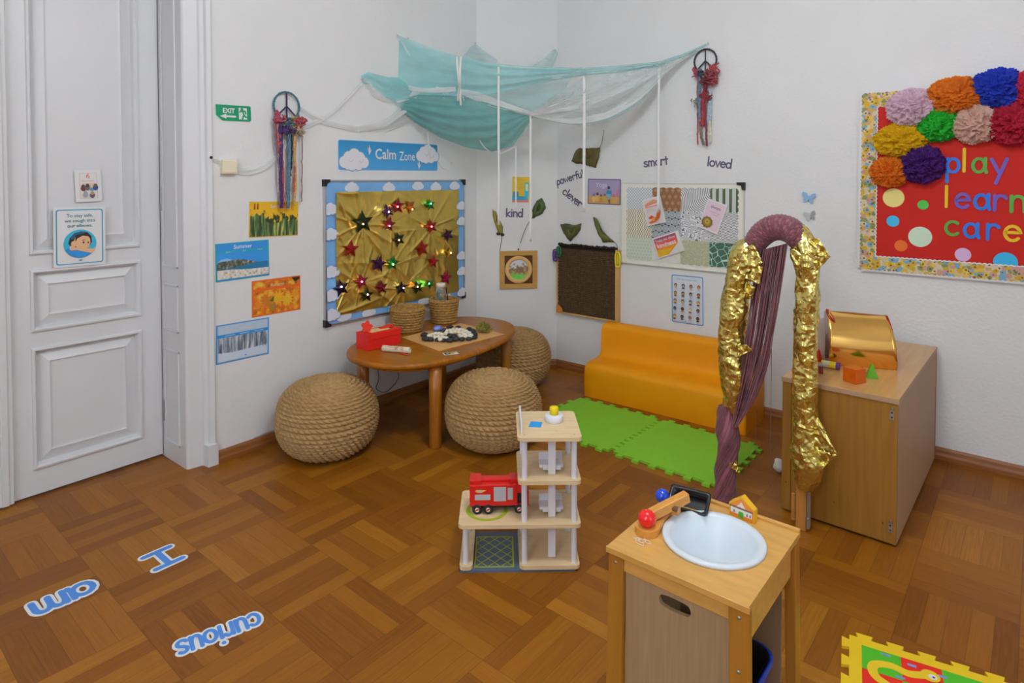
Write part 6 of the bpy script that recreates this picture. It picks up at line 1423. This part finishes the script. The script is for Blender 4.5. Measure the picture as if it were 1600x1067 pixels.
mb = MB(); mb.box((-.004, -.006, CH - .0215), (CW + .004, CD + .004, CH - .0005), EDGE_); mb.box((-.002, -.003, CH - .001), (CW + .002, CD + .003, CH), BEECHT); mb.build('top', cab, bev=.004)
for zz in (.565, .085):
    mb = MB(); x = CW - .022; mb.box((x - .008, -.003, zz - .024), (x + .008, .0005, zz + .014), GREY); mb.cyl((x + .002, -.004, zz + .016), (x + .002, -.004, zz + .03), .004, GREY, 8); mb.lathe([(0, .0045), (.004, .0035), (.004, 0)], BLACK, 10, Matrix.Translation((x, 0, zz + .006)) @ Matrix.Rotation(PI / 2, 4, 'X')); mb.lathe([(0, .0045), (.0035, .0035), (.0035, 0)], BLACK, 10, Matrix.Translation((x, 0, zz - .014)) @ Matrix.Rotation(PI / 2, 4, 'X')); mb.build('hinge', dr)
mb = MB()
for x, zz in ((.10, .14), (.13, .13), (.225, .115), (CW - .05, .09), (.02, .14)): mb.lathe([(0, .0006), (.003, .0006)], BLACK, 8, Matrix.Translation((x, 0, zz)) @ Matrix.Rotation(PI / 2, 4, 'X'))
mb.build('screw_hole', cab)
# bent gold mirror sheet
GM = mat('gold_mirror_sheet', (.95, .56, .15, 1), .15, 1.0)
e0, e1 = fz(1294, 570, CH), fz(1402, 578.5, CH); ga2 = math.atan2(e1.y - e0.y, e1.x - e0.x); LG = (e1 - e0).length
gs = thing('mirror_sheet', 'bent shiny gold mirror sheet standing on the cabinet', 'mirror sheet', (e0.x, e0.y, CH), (0, 0, ga2))
prof = smoothpath([Vector(p) for p in ((0, 0, 0), (0, -.022, .05), (0, -.026, .11), (0, -.008, .17), (0, .03, .222), (0, .075, .255))], 40); mb = MB(); rows = []
for i in range(21):
    t = i / 20; rows.append([(LG * t * (1 - .0 * p.z) - p.z * .10 * t, p.y + .012 * math.sin(PI * t) * (p.z / .25), p.z * (1 - .04 * t) + .0005) for p in prof])
mb.grid(rows, GM); mb.build('gold_face', gs, solid=.0014)
PK = mat('pale_film', C('#c9b6b2', 1.5), .35, trans=.35)
mb = MB(); rows = []
for i in range(9):
    t = i / 8; rows.append([(-.012 - .018 * t + .004 * math.sin(9 * t), .02 + .10 * t, .0005 + v * (.245 - .03 * math.sin(PI * t))) for v in (0, .25, .5, .75, 1)])
mb.grid(rows, PK); mb.grid([[(LG * t, .13, .0005 + v * .24) for v in (0, .5, 1)] for t in (0, .5, .95)], PK); mb.grid([[(LG * .02 + (LG * .9) * t, .075 + .055 * v, .2555 - .012 * v - .01 * t) for v in (0, 1)] for t in (0, .5, 1)], PK); mb.build('film_back', gs, solid=.0012)
mb = MB(); mb.tube(smoothpath([(.008, .066, .262), (.0, .05, .245), (.012, .03, .225), (.03, .02, .21), (.026, .03, .232), (.014, .05, .252)], 30), .003, mat('red_clip', C('#a0281c', 1.5), .4), 6); mb.ball((.004, .066, .258), .008, MATS['red_clip'], 8, 6); mb.build('clip', gs)
def onto(px, py): p = fz(px, py, CH); return p
ORB = mat('orange_acrylic', C('#e06a14', 1.6), .15, trans=.35); GRB = mat('green_acrylic', C('#5aa01c', 1.6), .15, trans=.35); RDB = mat('red_acrylic', C('#c8381c', 1.6), .2, trans=.2)
p = onto(1337, 601.5); mb = MB(); mb.box((0, 0, 0), (.066, .066, .066), ORB); tag(mb.build('toy_block', bev=.002, loc=(p.x, p.y, CH + .0004), rot=(0, 0, math.radians(62))), 'translucent orange cube block on the cabinet top', 'toy block', 'translucent blocks on the cabinet')
def pyr(px, py, s_, h_, m, lab, a):
    p = onto(px, py); mb = MB(); k = s_ / 2; mb.add([(-k, -k, 0), (k, -k, 0), (k, k, 0), (-k, k, 0), (0, 0, h_)], [(3, 2, 1, 0), (0, 1, 4), (1, 2, 4), (2, 3, 4), (3, 0, 4)], m); tag(mb.build('toy_block', bev=.001, loc=(p.x, p.y, CH + .0004), rot=(0, 0, a)), lab, 'toy block', 'translucent blocks on the cabinet')
pyr(1362, 589, .05, .07, GRB, 'translucent green pyramid block beside the orange cube', .3); pyr(1279, 563, .05, .06, RDB, 'red pyramid block beside the gold sheet, behind the yellow tube', .9)
p0, p1 = onto(1284, 573), onto(1312, 578); tb = thing('toy_tube', 'yellow and purple toy tube lying before the gold sheet', 'toy tube', (p0.x, p0.y, CH), (0, 0, math.atan2(p1.y - p0.y, p1.x - p0.x))); L = (p1 - p0).length
mb = MB(); mb.cyl((0, 0, .0175), (L - .015, 0, .0175), .017, mat('yellow_tube', C('#d8bc14', 1.6), .4), 20); mb.build('body', tb); mb = MB(); mb.cyl((L - .015, 0, .0175), (L, 0, .0175), .0172, mat('purple_tube', C('#4a2478', 1.6), .4), 20); mb.build('cap', tb); mb = MB(); mb.cyl((.01, 0, .0175), (.035, 0, .0175), .0173, mat('pale_band', C('#b8b4a4', 1.5), .4), 20); mb.build('band', tb)
p = onto(1280, 582.5); mb = MB(); mb.box((-.016, -.012, 0), (.016, .012, .034), mat('dark_red_block', C('#6a2424', 1.5), .4)); mb.box((-.0161, -.0121, .034), (.0161, .0121, .044), mat('grey_block', C('#8a8a90', 1.4), .4)); tag(mb.build('toy_block', bev=.002, loc=(p.x, p.y, CH + .0004), rot=(0, 0, .3)), 'small dark red and grey block half hidden by the foil post', 'toy block')
p = fz(1217, 738, 0); mb = MB(); rnd = random.Random(2); mb.ball((0, 0, .03), .035, WHITE, 12, 8, sq=(.8, .8, 1)); mb.v = [v * (1 + .25 * noise.noise(v * 40)) for v in mb.v]; zm = min(v.z for v in mb.v); mb.v = [v - Vector((0, 0, zm)) for v in mb.v]
tag(mb.build('crumpled_paper', loc=(p.x, p.y, .0005)), 'small crumpled white paper on the floor beside cabinet', 'paper')

# ================================================================ FOIL AND YARN ARCH
AW = Wall((-1.072, 2.985), (-.69, 2.945)); A0 = AW.P(.19, 0)
ar = thing('foil_arch', 'tall arch wrapped in gold foil and mauve yarn standing before the cabinet', 'arch', A0)
GF = mat('gold_wrapping_foil', (.80, .67, .20, 1), .20, .95, var=.06, vs=14)
_nt = GF.node_tree; _tc = _nt.nodes.new('ShaderNodeTexCoord'); _n = _nt.nodes.new('ShaderNodeTexNoise'); _n.inputs['Scale'].default_value = 14; _mx = _nt.nodes.new('ShaderNodeMix'); _mx.data_type = 'VECTOR'; _mx.inputs['Factor'].default_value = .12
_nt.links.new(_tc.outputs['Object'], _n.inputs['Vector']); _nt.links.new(_tc.outputs['Object'], _mx.inputs['A']); _nt.links.new(_n.outputs['Color'], _mx.inputs['B'])
_v = _nt.nodes.new('ShaderNodeTexVoronoi'); _v.feature = 'F1'; _v.inputs['Scale'].default_value = 26; _nt.links.new(_mx.outputs['Result'], _v.inputs['Vector'])
_b = _nt.nodes.new('ShaderNodeBump'); _b.inputs['Strength'].default_value = .55; _b.inputs['Distance'].default_value = .012; _nt.links.new(_v.outputs['Distance'], _b.inputs['Height']); _nt.links.new(_b.outputs[0], _nt.nodes['Principled BSDF'].inputs['Normal']); MV = mat('mauve_yarn', C('#6a3a42', 1.25), .8, var=.25, vs=30, sheen=.3, bump=.4, bs=150); MVL = mat('mauve_yarn_light', C('#845058', 1.3), .75, var=.2, vs=30)
ah = lambda px, py, o=0: AW.hit3(px, py, o) - A0
kk = lambda px, py: depth(AW.hit3(px, py)) / FPX
def crinkle(name, pl, n, ns, amp, m, seed, smooth=False, freq=13, parent=ar):
    P0 = smoothpath([ah(a, b) for a, b, r in pl], n); RR = smoothpath([(r * kk(a, b), 0, 0) for a, b, r in pl], n)
    rg = lambda v: (1 - abs(noise.noise(v)) * 2.2)      # ridges: creases of the pulled film
    def f(i, t):
        c, s_, z_ = math.cos(t), math.sin(t), P0[i].z
        lo = noise.noise((c * 1.3 + seed, s_ * 1.3, z_ * 9)); a = rg((c * 1.5 + z_ * 7, s_ * 1.5 + seed, z_ * 16)); b = rg((c * 2.6 - z_ * 11, s_ * 2.6, z_ * 26 + seed)); d = noise.noise((c * 5, s_ * 5 + seed, z_ * 60))
        return 1 + amp * (1.5 * lo + .65 * a + .38 * b + .12 * d - .2)
    mb = MB(); mb.tube(P0, [max(.004, r.x) for r in RR], m, ns, True, smooth, None, f)
    # split the quads so every facet catches the light on its own
    if not smooth:
        nf, nm, nsn = [], [], []
        rnd = random.Random(seed)
        for q, mi, sm in zip(mb.f, mb.mi, mb.sm):
            if len(q) == 4:
                a, b, c_, d = q; tr = [(a, b, c_), (a, c_, d)] if rnd.random() < .5 else [(a, b, d), (b, c_, d)]
                for x in tr: nf.append(list(x)); nm.append(mi); nsn.append(sm)
            else: nf.append(q); nm.append(mi); nsn.append(sm)
        mb.f, mb.mi, mb.sm = nf, nm, nsn
        mb.v = [v + Vector((rnd.gauss(0, 1), rnd.gauss(0, 1), rnd.gauss(0, 1))) * .0028 for v in mb.v]
    return mb.build(name, parent)
def yarnwrap(name, pl, twist, strands, m, r_s=.34):
    n = 90; P0 = smoothpath([ah(a, b) for a, b, r in pl], n); RR = [v.x for v in smoothpath([(r * kk(a, b), 0, 0) for a, b, r in pl], n)]
    mb = MB(); mb.tube(P0, [r * .82 for r in RR], m, 20)
    T = [(P0[min(i + 1, n - 1)] - P0[max(i - 1, 0)]).normalized() for i in range(n)]; A = Vector((0, 1, 0)); fr_ = []
    for i in range(n): A = (A - T[i] * A.dot(T[i])).normalized(); fr_.append((A.copy(), T[i].cross(A)))
    for q in range(strands):
        pth = [P0[i] + (fr_[i][0] * math.cos(2 * PI * q / strands + twist * i / n) + fr_[i][1] * math.sin(2 * PI * q / strands + twist * i / n)) * RR[i] * .84 for i in range(n)]
        mb.tube(pth, [r * r_s * (.75 + .25 * math.sin(q * 1.7)) for r in RR], MVL if q % 5 == 0 else m, 6)
    return mb.build(name, ar)
# bare wooden feet of the frame
mb = MB(); f1 = fz(1252, 829); fo = Vector((f1.x, f1.y, 0)) - A0; mb.box((fo.x - .026, fo.y + .004, 0), (fo.x + .016, fo.y + .030, .46), mat('frame_wood', C('#98682e', 1.55), .45, var=.12, vs=5, stretch=(10, 10, .6))); mb.build('frame_post', ar, bev=.002)
mb = MB(); mb.box((fo.x + .017, fo.y + .010, .02), (fo.x + .034, fo.y + .016, .26), GREY); mb.box((fo.x + .018, fo.y + .004, .012), (fo.x + .030, fo.y + .024, .06), GREY); mb.box((fo.x - .046, fo.y + .010, .03), (fo.x - .03, fo.y + .02, .15), MATS['frame_wood']); mb.build('bracket', ar, bev=.002)
mb = MB(); f2 = ah(1134, 770); mb.cyl((f2.x, f2.y, -A0.z + 0), (f2.x, f2.y, .5), .018, MATS['frame_wood'], 12); mb.build('frame_post', ar)
z_foot = ah(1132, 777)
yarnwrap('yarn_wrap', [(1132, 779, 15.5), (1133, 760, 15), (1134, 735, 15), (1137, 710, 14), (1138, 690, 15.5), (1136, 668, 15.5), (1133, 648, 12), (1132, 634, 8)], 5.2, 16, MV)
crinkle('foil_wrap', [(1152, 657, 3), (1150, 640, 9), (1147, 612, 17), (1145, 580, 19.5), (1144, 545, 20), (1145, 510, 20), (1148, 475, 19), (1153, 445, 18.5), (1157, 420, 20), (1161, 403, 21), (1170, 390, 20), (1178, 380, 12)], 200, 44, .13, GF, 3, True)
crinkle('foil_band', [(1127, 706, 3), (1133, 714, 8), (1141, 722, 12), (1148, 731, 6), (1152, 738, 2)], 14, 14, .2, GF, 12)
yarnwrap('yarn_wrap', [(1170, 396, 10), (1178, 383, 17), (1188, 369, 19.5), (1201, 359, 20.5), (1216, 355, 21), (1231, 358, 21), (1242, 366, 20), (1250, 379, 17), (1252, 388, 12)], 62, 16, MV, .17)
crinkle('foil_wrap', [(1246, 352, 5), (1252, 362, 11), (1256, 380, 17), (1260, 398, 19.5), (1263, 416, 18), (1262, 440, 16), (1261, 480, 17), (1259, 520, 17), (1258, 560, 16.5), (1257, 600, 17.5), (1257, 640, 17), (1258, 680, 19), (1261, 710, 22), (1262, 735, 20), (1260, 752, 15), (1260, 764, 10)], 300, 40, .13, GF, 7, True)
# loose foil flaps
def flap(name, quad, seed, o0=.03, amp=.007, n=14):
    a, b, c_, d = [Vector((q[0], q[1], 0)) for q in quad]; rows = []; rnd = random.Random(seed)
    for i in range(n):
        u = i / (n - 1); row = []
        for j in range(n):
            v = j / (n - 1); p = a.lerp(b, u).lerp(d.lerp(c_, u), v); row.append(ah(p.x + rnd.uniform(-.15, .15), p.y + rnd.uniform(-.15, .15), o0 + amp * 2.0 * (1 - 2 * abs(noise.noise((p.x * .11 + seed, p.y * .07, seed))))))
        rows.append(row)
    mb = MB(); mb.grid(rows, GF, True); nf = []; 
    for q in mb.f: nf += [[q[0], q[1], q[2]], [q[0], q[2], q[3]]]
    mb.f = nf; mb.mi = [0] * len(nf); mb.sm = [True] * len(nf)
    return mb.build(name, ar, solid=.0008)
flap('foil_flap', [(1262, 372), (1280, 373), (1298, 402), (1266, 398)], 1); flap('foil_flap', [(1264, 396), (1298, 400), (1286, 414), (1268, 424)], 2, .02); flap('foil_flap', [(1234, 388), (1262, 396), (1262, 424), (1240, 416)], 3, .045)
flap('foil_flap', [(1144, 404), (1176, 378), (1192, 410), (1160, 432)], 4, .05); flap('foil_flap', [(1172, 404), (1193, 418), (1186, 444), (1164, 436)], 5, .045); flap('foil_flap', [(1166, 440), (1180, 448), (1176, 468), (1160, 466)], 6, .04)
flap('foil_flap', [(1262, 610), (1272, 640), (1309, 711), (1266, 716)], 8, .012); flap('foil_flap', [(1262, 700), (1309, 710), (1284, 734), (1262, 762)], 9, .012); flap('foil_flap', [(1150, 540), (1166, 538), (1176, 547), (1154, 558)], 10, .05); flap('foil_flap', [(1240, 520), (1246, 515), (1246, 560), (1241, 545)], 11, .02)
# curtain of mauve threads gathered at the left post
mb = MB(); rnd = random.Random(6)
for i in range(120):
    t = (i + rnd.random()) / 120; g = t + .06 * math.sin(t * 19)
    pl = [(1186 + 44 * g, 392 - 12 * g), (1177 + 45 * g + rnd.gauss(0, .7), 440), (1168 + 43 * g + rnd.gauss(0, 1), 510), (1158 + 40 * g + rnd.gauss(0, 1), 570), (1150 + 30 * g + rnd.gauss(0, .8), 620), (1146 + 14 * g, 655), (1142 + 8 * g, 668)]
    oo = rnd.uniform(-.02, .03); mb.tube(smoothpath([ah(a, b, oo + .01) for a, b in pl], 18), .0021, MVL if rnd.random() < .35 else MV, 4, caps=False)
o = mb.build('thread_curtain', ar); o['kind'] = 'stuff'
for px, y0, y1, r in ((1205.5, 545, 726, .0013), (1182, 640, 724, .0007)):
    mb = MB(); a = ah(px, y0, -.02); b = ah(px, y1, -.02); mb.tube([a, Vector((a.x, a.y, b.z))], r, MV, 5); mb.build('loose_thread', ar)

# ================================================================ WASH STAND IN FRONT
ZS = .55
SKW = mat('honey_wood', C('#c2924a', 1.25), .4, var=.10, vs=4, stretch=(2, 10, 10), coat=.15); SKF = mat('honey_leg', C('#a06c22', 1.25), .42, var=.10, vs=4, stretch=(10, 10, .8), coat=.1); SKP = mat('pale_oak_panel', C('#8f7656', 1.45), .55, var=.10, vs=7, stretch=(16, 16, .7))
f0, f1 = fz(949, 852, ZS), fz(1170.5, 948.3, ZS); sa = math.radians(-1.6); SW, SD = .384, .412
st = thing('wash_stand', 'small wooden toy wash stand in the foreground with white basin', 'wash stand', (f0.x, f0.y, 0), (0, 0, sa))
sp = lambda px, py, zz=ZS: Matrix.Rotation(-sa, 4, 'Z') @ (fz(px, py, zz) - Vector((f0.x, f0.y, 0)))
bcx, bcy, BR = .222, .210, .135
q = [sp(1041, 843), sp(1187, 848), sp(1113, 798), sp(1120, 891)]
bcx, bcy = (q[0].x + q[1].x + q[2].x + q[3].x) / 4, (q[0].y + q[1].y + q[2].y + q[3].y) / 4 - .002
# top board with a round opening
mb = MB(); n = 64; hole = [(bcx + .118 * math.cos(2 * PI * i / n), bcy + .118 * math.sin(2 * PI * i / n)) for i in range(n)]; rect = []
for i in range(n):
    a = 2 * PI * i / n; dx_, dy_ = math.cos(a), math.sin(a); ks = []
    if dx_ > 1e-6: ks.append((SW - bcx) / dx_)
    if dx_ < -1e-6: ks.append((0 - bcx) / dx_)
    if dy_ > 1e-6: ks.append((SD - bcy) / dy_)
    if dy_ < -1e-6: ks.append((0 - bcy) / dy_)
    k = min(ks); rect.append((bcx + dx_ * k, bcy + dy_ * k))
for cx_, cy_ in ((0, 0), (SW, 0), (SW, SD), (0, SD)):
    i = min(range(n), key=lambda i: (rect[i][0] - cx_) ** 2 + (rect[i][1] - cy_) ** 2); rect[i] = (cx_, cy_)
mb.grid([[(x, y, ZS - .016) for x, y in rect], [(x, y, ZS) for x, y in rect], [(x, y, ZS) for x, y in hole], [(x, y, ZS - .016) for x, y in hole], [(x, y, ZS - .016) for x, y in rect]], SKW, False, True); mb.build('top_board', st)
mb = MB(); mb.box((0, SD - .012, ZS - .001), (SW, SD + .002, ZS + .008), SKW); mb.build('edge_strip', st, bev=.002); mb = MB(); mb.box((-.003, -.004, ZS - .017), (SW + .003, .0, ZS + .0005), SKW); mb.build('edge_strip', st, bev=.002)
mb = MB(); mb.box((.012, .012, ZS - .060), (SW - .012, .030, ZS - .0165), SKW); mb.build('front_rail', st, bev=.0015)
mb = MB(); mb.box((SW - .028, .03, ZS - .112), (SW - .012, SD - .03, ZS - .0165), SKW); mb.build('side_rail', st, bev=.0015)
mb = MB(); mb.box((.012, .03, ZS - .112), (.028, SD - .03, ZS - .0165), SKW); mb.build('side_rail', st, bev=.0015)
mb = MB(); mb.box((.028, SD - .03, ZS - .112), (SW - .028, SD - .014, ZS - .0165), SKW); mb.build('back_rail', st, bev=.0015)
mb = MB(); mb.box((.049, SD - .060, .03), (SW - .032, SD - .053, ZS - .0175), SKP); mb.build('back_panel', st); mb = MB(); mb.box((.047, .033, .03), (.052, SD - .061, ZS - .0175), SKP); mb.build('side_panel', st)
for x0, y0, sx, sy in ((.0, .006, -.006, -.006), (SW - .052, .006, .010, -.006), (.0, SD - .05, -.010, .006), (SW - .030, SD - .05, .008, .006)):
    w_ = .046 if y0 < .1 and x0 < .1 else .05 if y0 < .1 else .030; d_ = .022 if y0 < .1 else .044; mb = MB()
    t_ = [(x0, y0), (x0 + w_, y0), (x0 + w_, y0 + d_), (x0, y0 + d_)]
    mb.add([(x + sx, y + sy, 0) for x, y in t_] + [(x, y, ZS - .0168) for x, y in t_], [(3, 2, 1, 0), (4, 5, 6, 7), (0, 1, 5, 4), (1, 2, 6, 5), (2, 3, 7, 6), (3, 0, 4, 7)], SKF); lg = mb.build('leg', st, bev=.003)
    if y0 < .1:
        mb = MB()
        for zz in (ZS - .04, ZS - .17) if x0 > .1 else (ZS - .04,): mb.lathe([(0, .002), (.004, .0012), (.0045, 0)], GREY, 12, Matrix.Translation((x0 + w_ / 2 + (.002 if x0 > .1 else 0), y0 - .0004 + sy * (ZS - zz) / ZS, zz)) @ Matrix.Rotation(PI / 2, 4, 'X'))
        mb.build('screw', lg)
# front panel with a grip slot
mb = MB(); X0, X1, Z0, Z1, Y_ = .046, SW - .05, .03, ZS - .052, .020
sc_ = None
d = ray(1054, 946); M_ = Matrix.Rotation(-sa, 4, 'Z'); o_ = M_ @ (CP - Vector((f0.x, f0.y, 0))); dd = M_.to_3x3() @ d; kq = (Y_ - o_.y) / dd.y; sl_ = o_ + dd * kq
n = 32; hl = [(sl_.x + max(-.036, min(.036, .072 * math.cos(2 * PI * i / n))) * .72 + .018 * math.cos(2 * PI * i / n), sl_.z + .017 * math.sin(2 * PI * i / n) - .0) for i in range(n)]; ot = []
for i in range(n):
    a = 2 * PI * i / n; dx_, dz_ = hl[i][0] - sl_.x, hl[i][1] - sl_.z; ks = []
    if dx_ > 1e-6: ks.append((X1 - sl_.x) / dx_)
    if dx_ < -1e-6: ks.append((X0 - sl_.x) / dx_)
    if dz_ > 1e-6: ks.append((Z1 - sl_.z) / dz_)
    if dz_ < -1e-6: ks.append((Z0 - sl_.z) / dz_)
    k = min(ks); ot.append((sl_.x + dx_ * k, sl_.z + dz_ * k))
for cx_, cz_ in ((X0, Z0), (X1, Z0), (X1, Z1), (X0, Z1)):
    i = min(range(n), key=lambda i: (ot[i][0] - cx_) ** 2 + (ot[i][1] - cz_) ** 2); ot[i] = (cx_, cz_)
mb.grid([[(x, Y_, z_) for x, z_ in ot], [(x, Y_, z_) for x, z_ in hl], [(x, Y_ + .012, z_) for x, z_ in hl], [(x, Y_ + .012, z_) for x, z_ in ot], [(x, Y_, z_) for x, z_ in ot]], SKP, False, True); mb.build('front_panel', st)
mb = MB(); BS = mat('basin_plastic', C('#b0b8bf', 1.6), .35); HB = .115
mb.lathe([(0, ZS - HB), (.07, ZS - HB), (.082, ZS - HB + .006), (.114, ZS + .004), (.120, ZS + .0095), (.134, ZS + .0115), (.138, ZS + .008), (.139, ZS + .001), (.131, ZS + .002), (.116, ZS - .004), (.084, ZS - HB - .002), (0, ZS - HB - .004)], BS, 64, Matrix.Translation((bcx, bcy, 0))); o = mb.build('basin'); o.location = st.location; o.rotation_euler = st.rotation_euler
tag(o, 'round white plastic basin set into the wash stand top', 'basin')
# blue bin underneath
bb = thing('storage_bin', 'blue plastic bin with dark liner on the floor inside the wash stand', 'bin', (st.matrix_basis @ Vector((.225, .190, 0))), (0, 0, sa)); bw_, bd_, bh_ = .125, .115, .25
BLUEP = mat('blue_plastic', C('#14349c', 1.6), .35); mb = MB()
R_ = lambda k, z: [(x, y, z) for x, y in rrect(-bw_ * k, -bd_ * k, bw_ * k, bd_ * k, .05 * k, 6)]
mb.grid([R_(.8, 0), R_(1, bh_ - .02), R_(1.06, bh_ - .015), R_(1.06, bh_), R_(.99, bh_), R_(.78, .006)], BLUEP, True, True); mb.add(R_(.8, 0), [tuple(range(27, -1, -1))], BLUEP); mb.add(R_(.78, .006), [tuple(range(28))], BLUEP); mb.build('body', bb)
mb = MB(); mb.grid([R_(.985, bh_ + .004), R_(.93, bh_ - .0), R_(.75, .02)], mat('dark_liner', (.02, .022, .028, 1), .35), True, True); mb.add(R_(.75, .02), [tuple(range(28))], MATS['dark_liner']); mb.build('liner', bb)

# toys on the wash stand
TW_ = mat('toy_wood', C('#b27a34', 1.6), .42, var=.10, vs=6, stretch=(3, 12, 12), coat=.1)
r0 = fz(1011, 832, ZS); a1_ = fz(1062, 786, ZS); aa = math.atan2(a1_.y - r0.y, a1_.x - r0.x)
tap = thing('toy_tap', 'wooden toy tap with angled arm at the left of the basin', 'toy tap', (r0.x, r0.y, ZS), (0, 0, aa))
mb = MB(); pts = [(.0 + .034 * math.cos(t), .034 * math.sin(t)) for t in [PI / 2 + PI * i / 14 for i in range(15)]] + [(.075, -.020), (.13, -.014), (.13, .014), (.075, .026)]; mb.prism(pts, .0005, .020, TW_); mb.build('base_plate', tap, bev=.002)
Mi = tap.matrix_basis.inverted(); 
def ptz(px, py, zz): return Mi @ fz(px, py, zz)
s0, s1 = ptz(1010, 808, ZS + .03), ptz(1074, 775, ZS + .065)
dv = (s1 - s0); yaw = math.atan2(dv.y, dv.x); pit = -math.atan2(dv.z, math.hypot(dv.x, dv.y)); M = Matrix.Translation(s0) @ Matrix.Rotation(yaw, 4, 'Z') @ Matrix.Rotation(pit, 4, 'Y')
mb = MB(); mb.box((0, -.013, -.014), (dv.length, .013, .014), TW_, M); mb.build('arm', tap, bev=.003)
mb = MB(); m0 = s0.lerp(s1, .72); mb.box((-.01, -.009, .02), (.012, .009, m0.z - .012), TW_, Matrix.Translation((m0.x, m0.y, 0))); mb.cyl((m0.x - .02, m0.y - .012, .045), (m0.x - .02, m0.y + .012, .045), .008, mat('dark_dowel', C('#5a3c1c', 1.5), .5), 12); mb.build('upright', tap, bev=.001)
RP = mat('red_gloss', C('#c81410', 1.7), .18, coat=.4); BP = mat('blue_gloss', C('#1438a4', 1.7), .2, coat=.4)
mb = MB(); mb.ball((.0, .0, .020 + .021), .0255, RP, 24, 14, sq=(1, 1, .95)); mb.build('red_knob', tap)
b_ = ptz(1035, 775, ZS + .022); mb = MB(); mb.ball((b_.x, b_.y, b_.z), .0215, BP, 24, 14); mb.build('blue_knob', tap)
# black tray
t0, t1 = fz(1046, 775, ZS + .02), fz(1098, 789, ZS + .02); ta = math.atan2(t1.y - t0.y, t1.x - t0.x); tm = (t0 + t1) / 2
tr_ = thing('plastic_tray', 'small black plastic tray on the back corner of the wash stand', 'tray', (tm.x + .010, tm.y + .012, ZS + .004), (math.radians(38), 0, ta))
BT = mat('black_gloss', (.012, .013, .016, 1), .22); mb = MB(); bw_, bd_ = .058, .032
rr = lambda k, j, z: [(x, y, z) for x, y in rrect(-bw_ - k, -bd_ - j, bw_ + k, bd_ + j, .010, 5)]
mb.grid([rr(-.012, -.008, 0), rr(-.004, -.002, .028), rr(.004, .004, .030), rr(.004, .004, .034), rr(-.006, -.004, .034), rr(-.014, -.010, .004)], BT, True, True); mb.add(rr(-.012, -.008, 0), [tuple(range(23, -1, -1))], BT); mb.add(rr(-.014, -.010, .004), [tuple(range(24))], BT); mb.build('shell', tr_)
# toy house block
h0, h1 = fz(1139, 803, ZS), fz(1178, 819, ZS); hx = h1 - h0; hw = hx.length; ha = math.atan2(hx.y, hx.x); YP = mat('yellow_lacquer', C('#dba81c', 1.6), .35)
hs_ = thing('toy_house', 'yellow and orange toy house block standing behind the basin', 'toy house', (h0.x, h0.y, ZS), (0, 0, ha)); hh = .052
op = [(0, .0), (hw, .0), (hw, hh * .72), (hw * .5, hh * 1.28), (0, hh * .72)]; ip = [(.003, .002), (hw - .003, .002), (hw - .003, hh * .68), (hw * .5, hh * 1.16), (.003, hh * .68)]
RX = Matrix.Rotation(PI / 2, 4, 'X'); mb = MB(); mb.prism(op, -.022, 0, YP, RX); mb.build('block', hs_, bev=.002)
mb = MB(); mb.prism(ip, .0004, .0012, P('#d07a24'), RX); mb.prism([(.006, .012), (hw - .006, .012), (hw - .006, hh * .55), (.006, hh * .55)], .0013, .0016, P('#c8c4bc'), RX); mb.prism([(hw * .3, hh * .6), (hw * .7, hh * .6), (hw * .5, hh * .98)], .0013, .0016, P('#c8bdb8'), RX)
for i in range(8): mb.prism([(.003 + (hw - .006) * i / 8, hh * .55), (.003 + (hw - .006) * (i + 1) / 8, hh * .55), (.003 + (hw - .006) * (i + 1) / 8, hh * .65), (.003 + (hw - .006) * i / 8, hh * .65)], .0017, .0021, P('#8a3a4a' if i % 2 else '#4a6a44'), RX)
mb.prism(rrect(hw * .40, .004, hw * .60, hh * .42, .004), .0017, .0022, P('#3f8a2c'), RX)
for x in (.2, .72, .84): mb.prism([(hw * x, .014), (hw * x + .003, .014), (hw * x + .003, .022), (hw * x, .022)], .0017, .0021, P('#4a3a6a'), RX)
mb.build('painted_front', hs_)
# crumpled clear thread
p = fz(1003, 846, ZS); rnd = random.Random(3); mb = MB(); pts = [(rnd.gauss(0, .014), rnd.gauss(0, .010), .0025 + abs(rnd.gauss(0, .003))) for _ in range(16)]; mb.tube(smoothpath(pts, 120), .0008, mat('clear_thread', C('#c8beb0', 1.5), .3), 5); tag(mb.build('crumpled_thread', loc=(p.x, p.y, ZS)), 'small tangle of clear thread before the red ball on wash stand', 'thread')
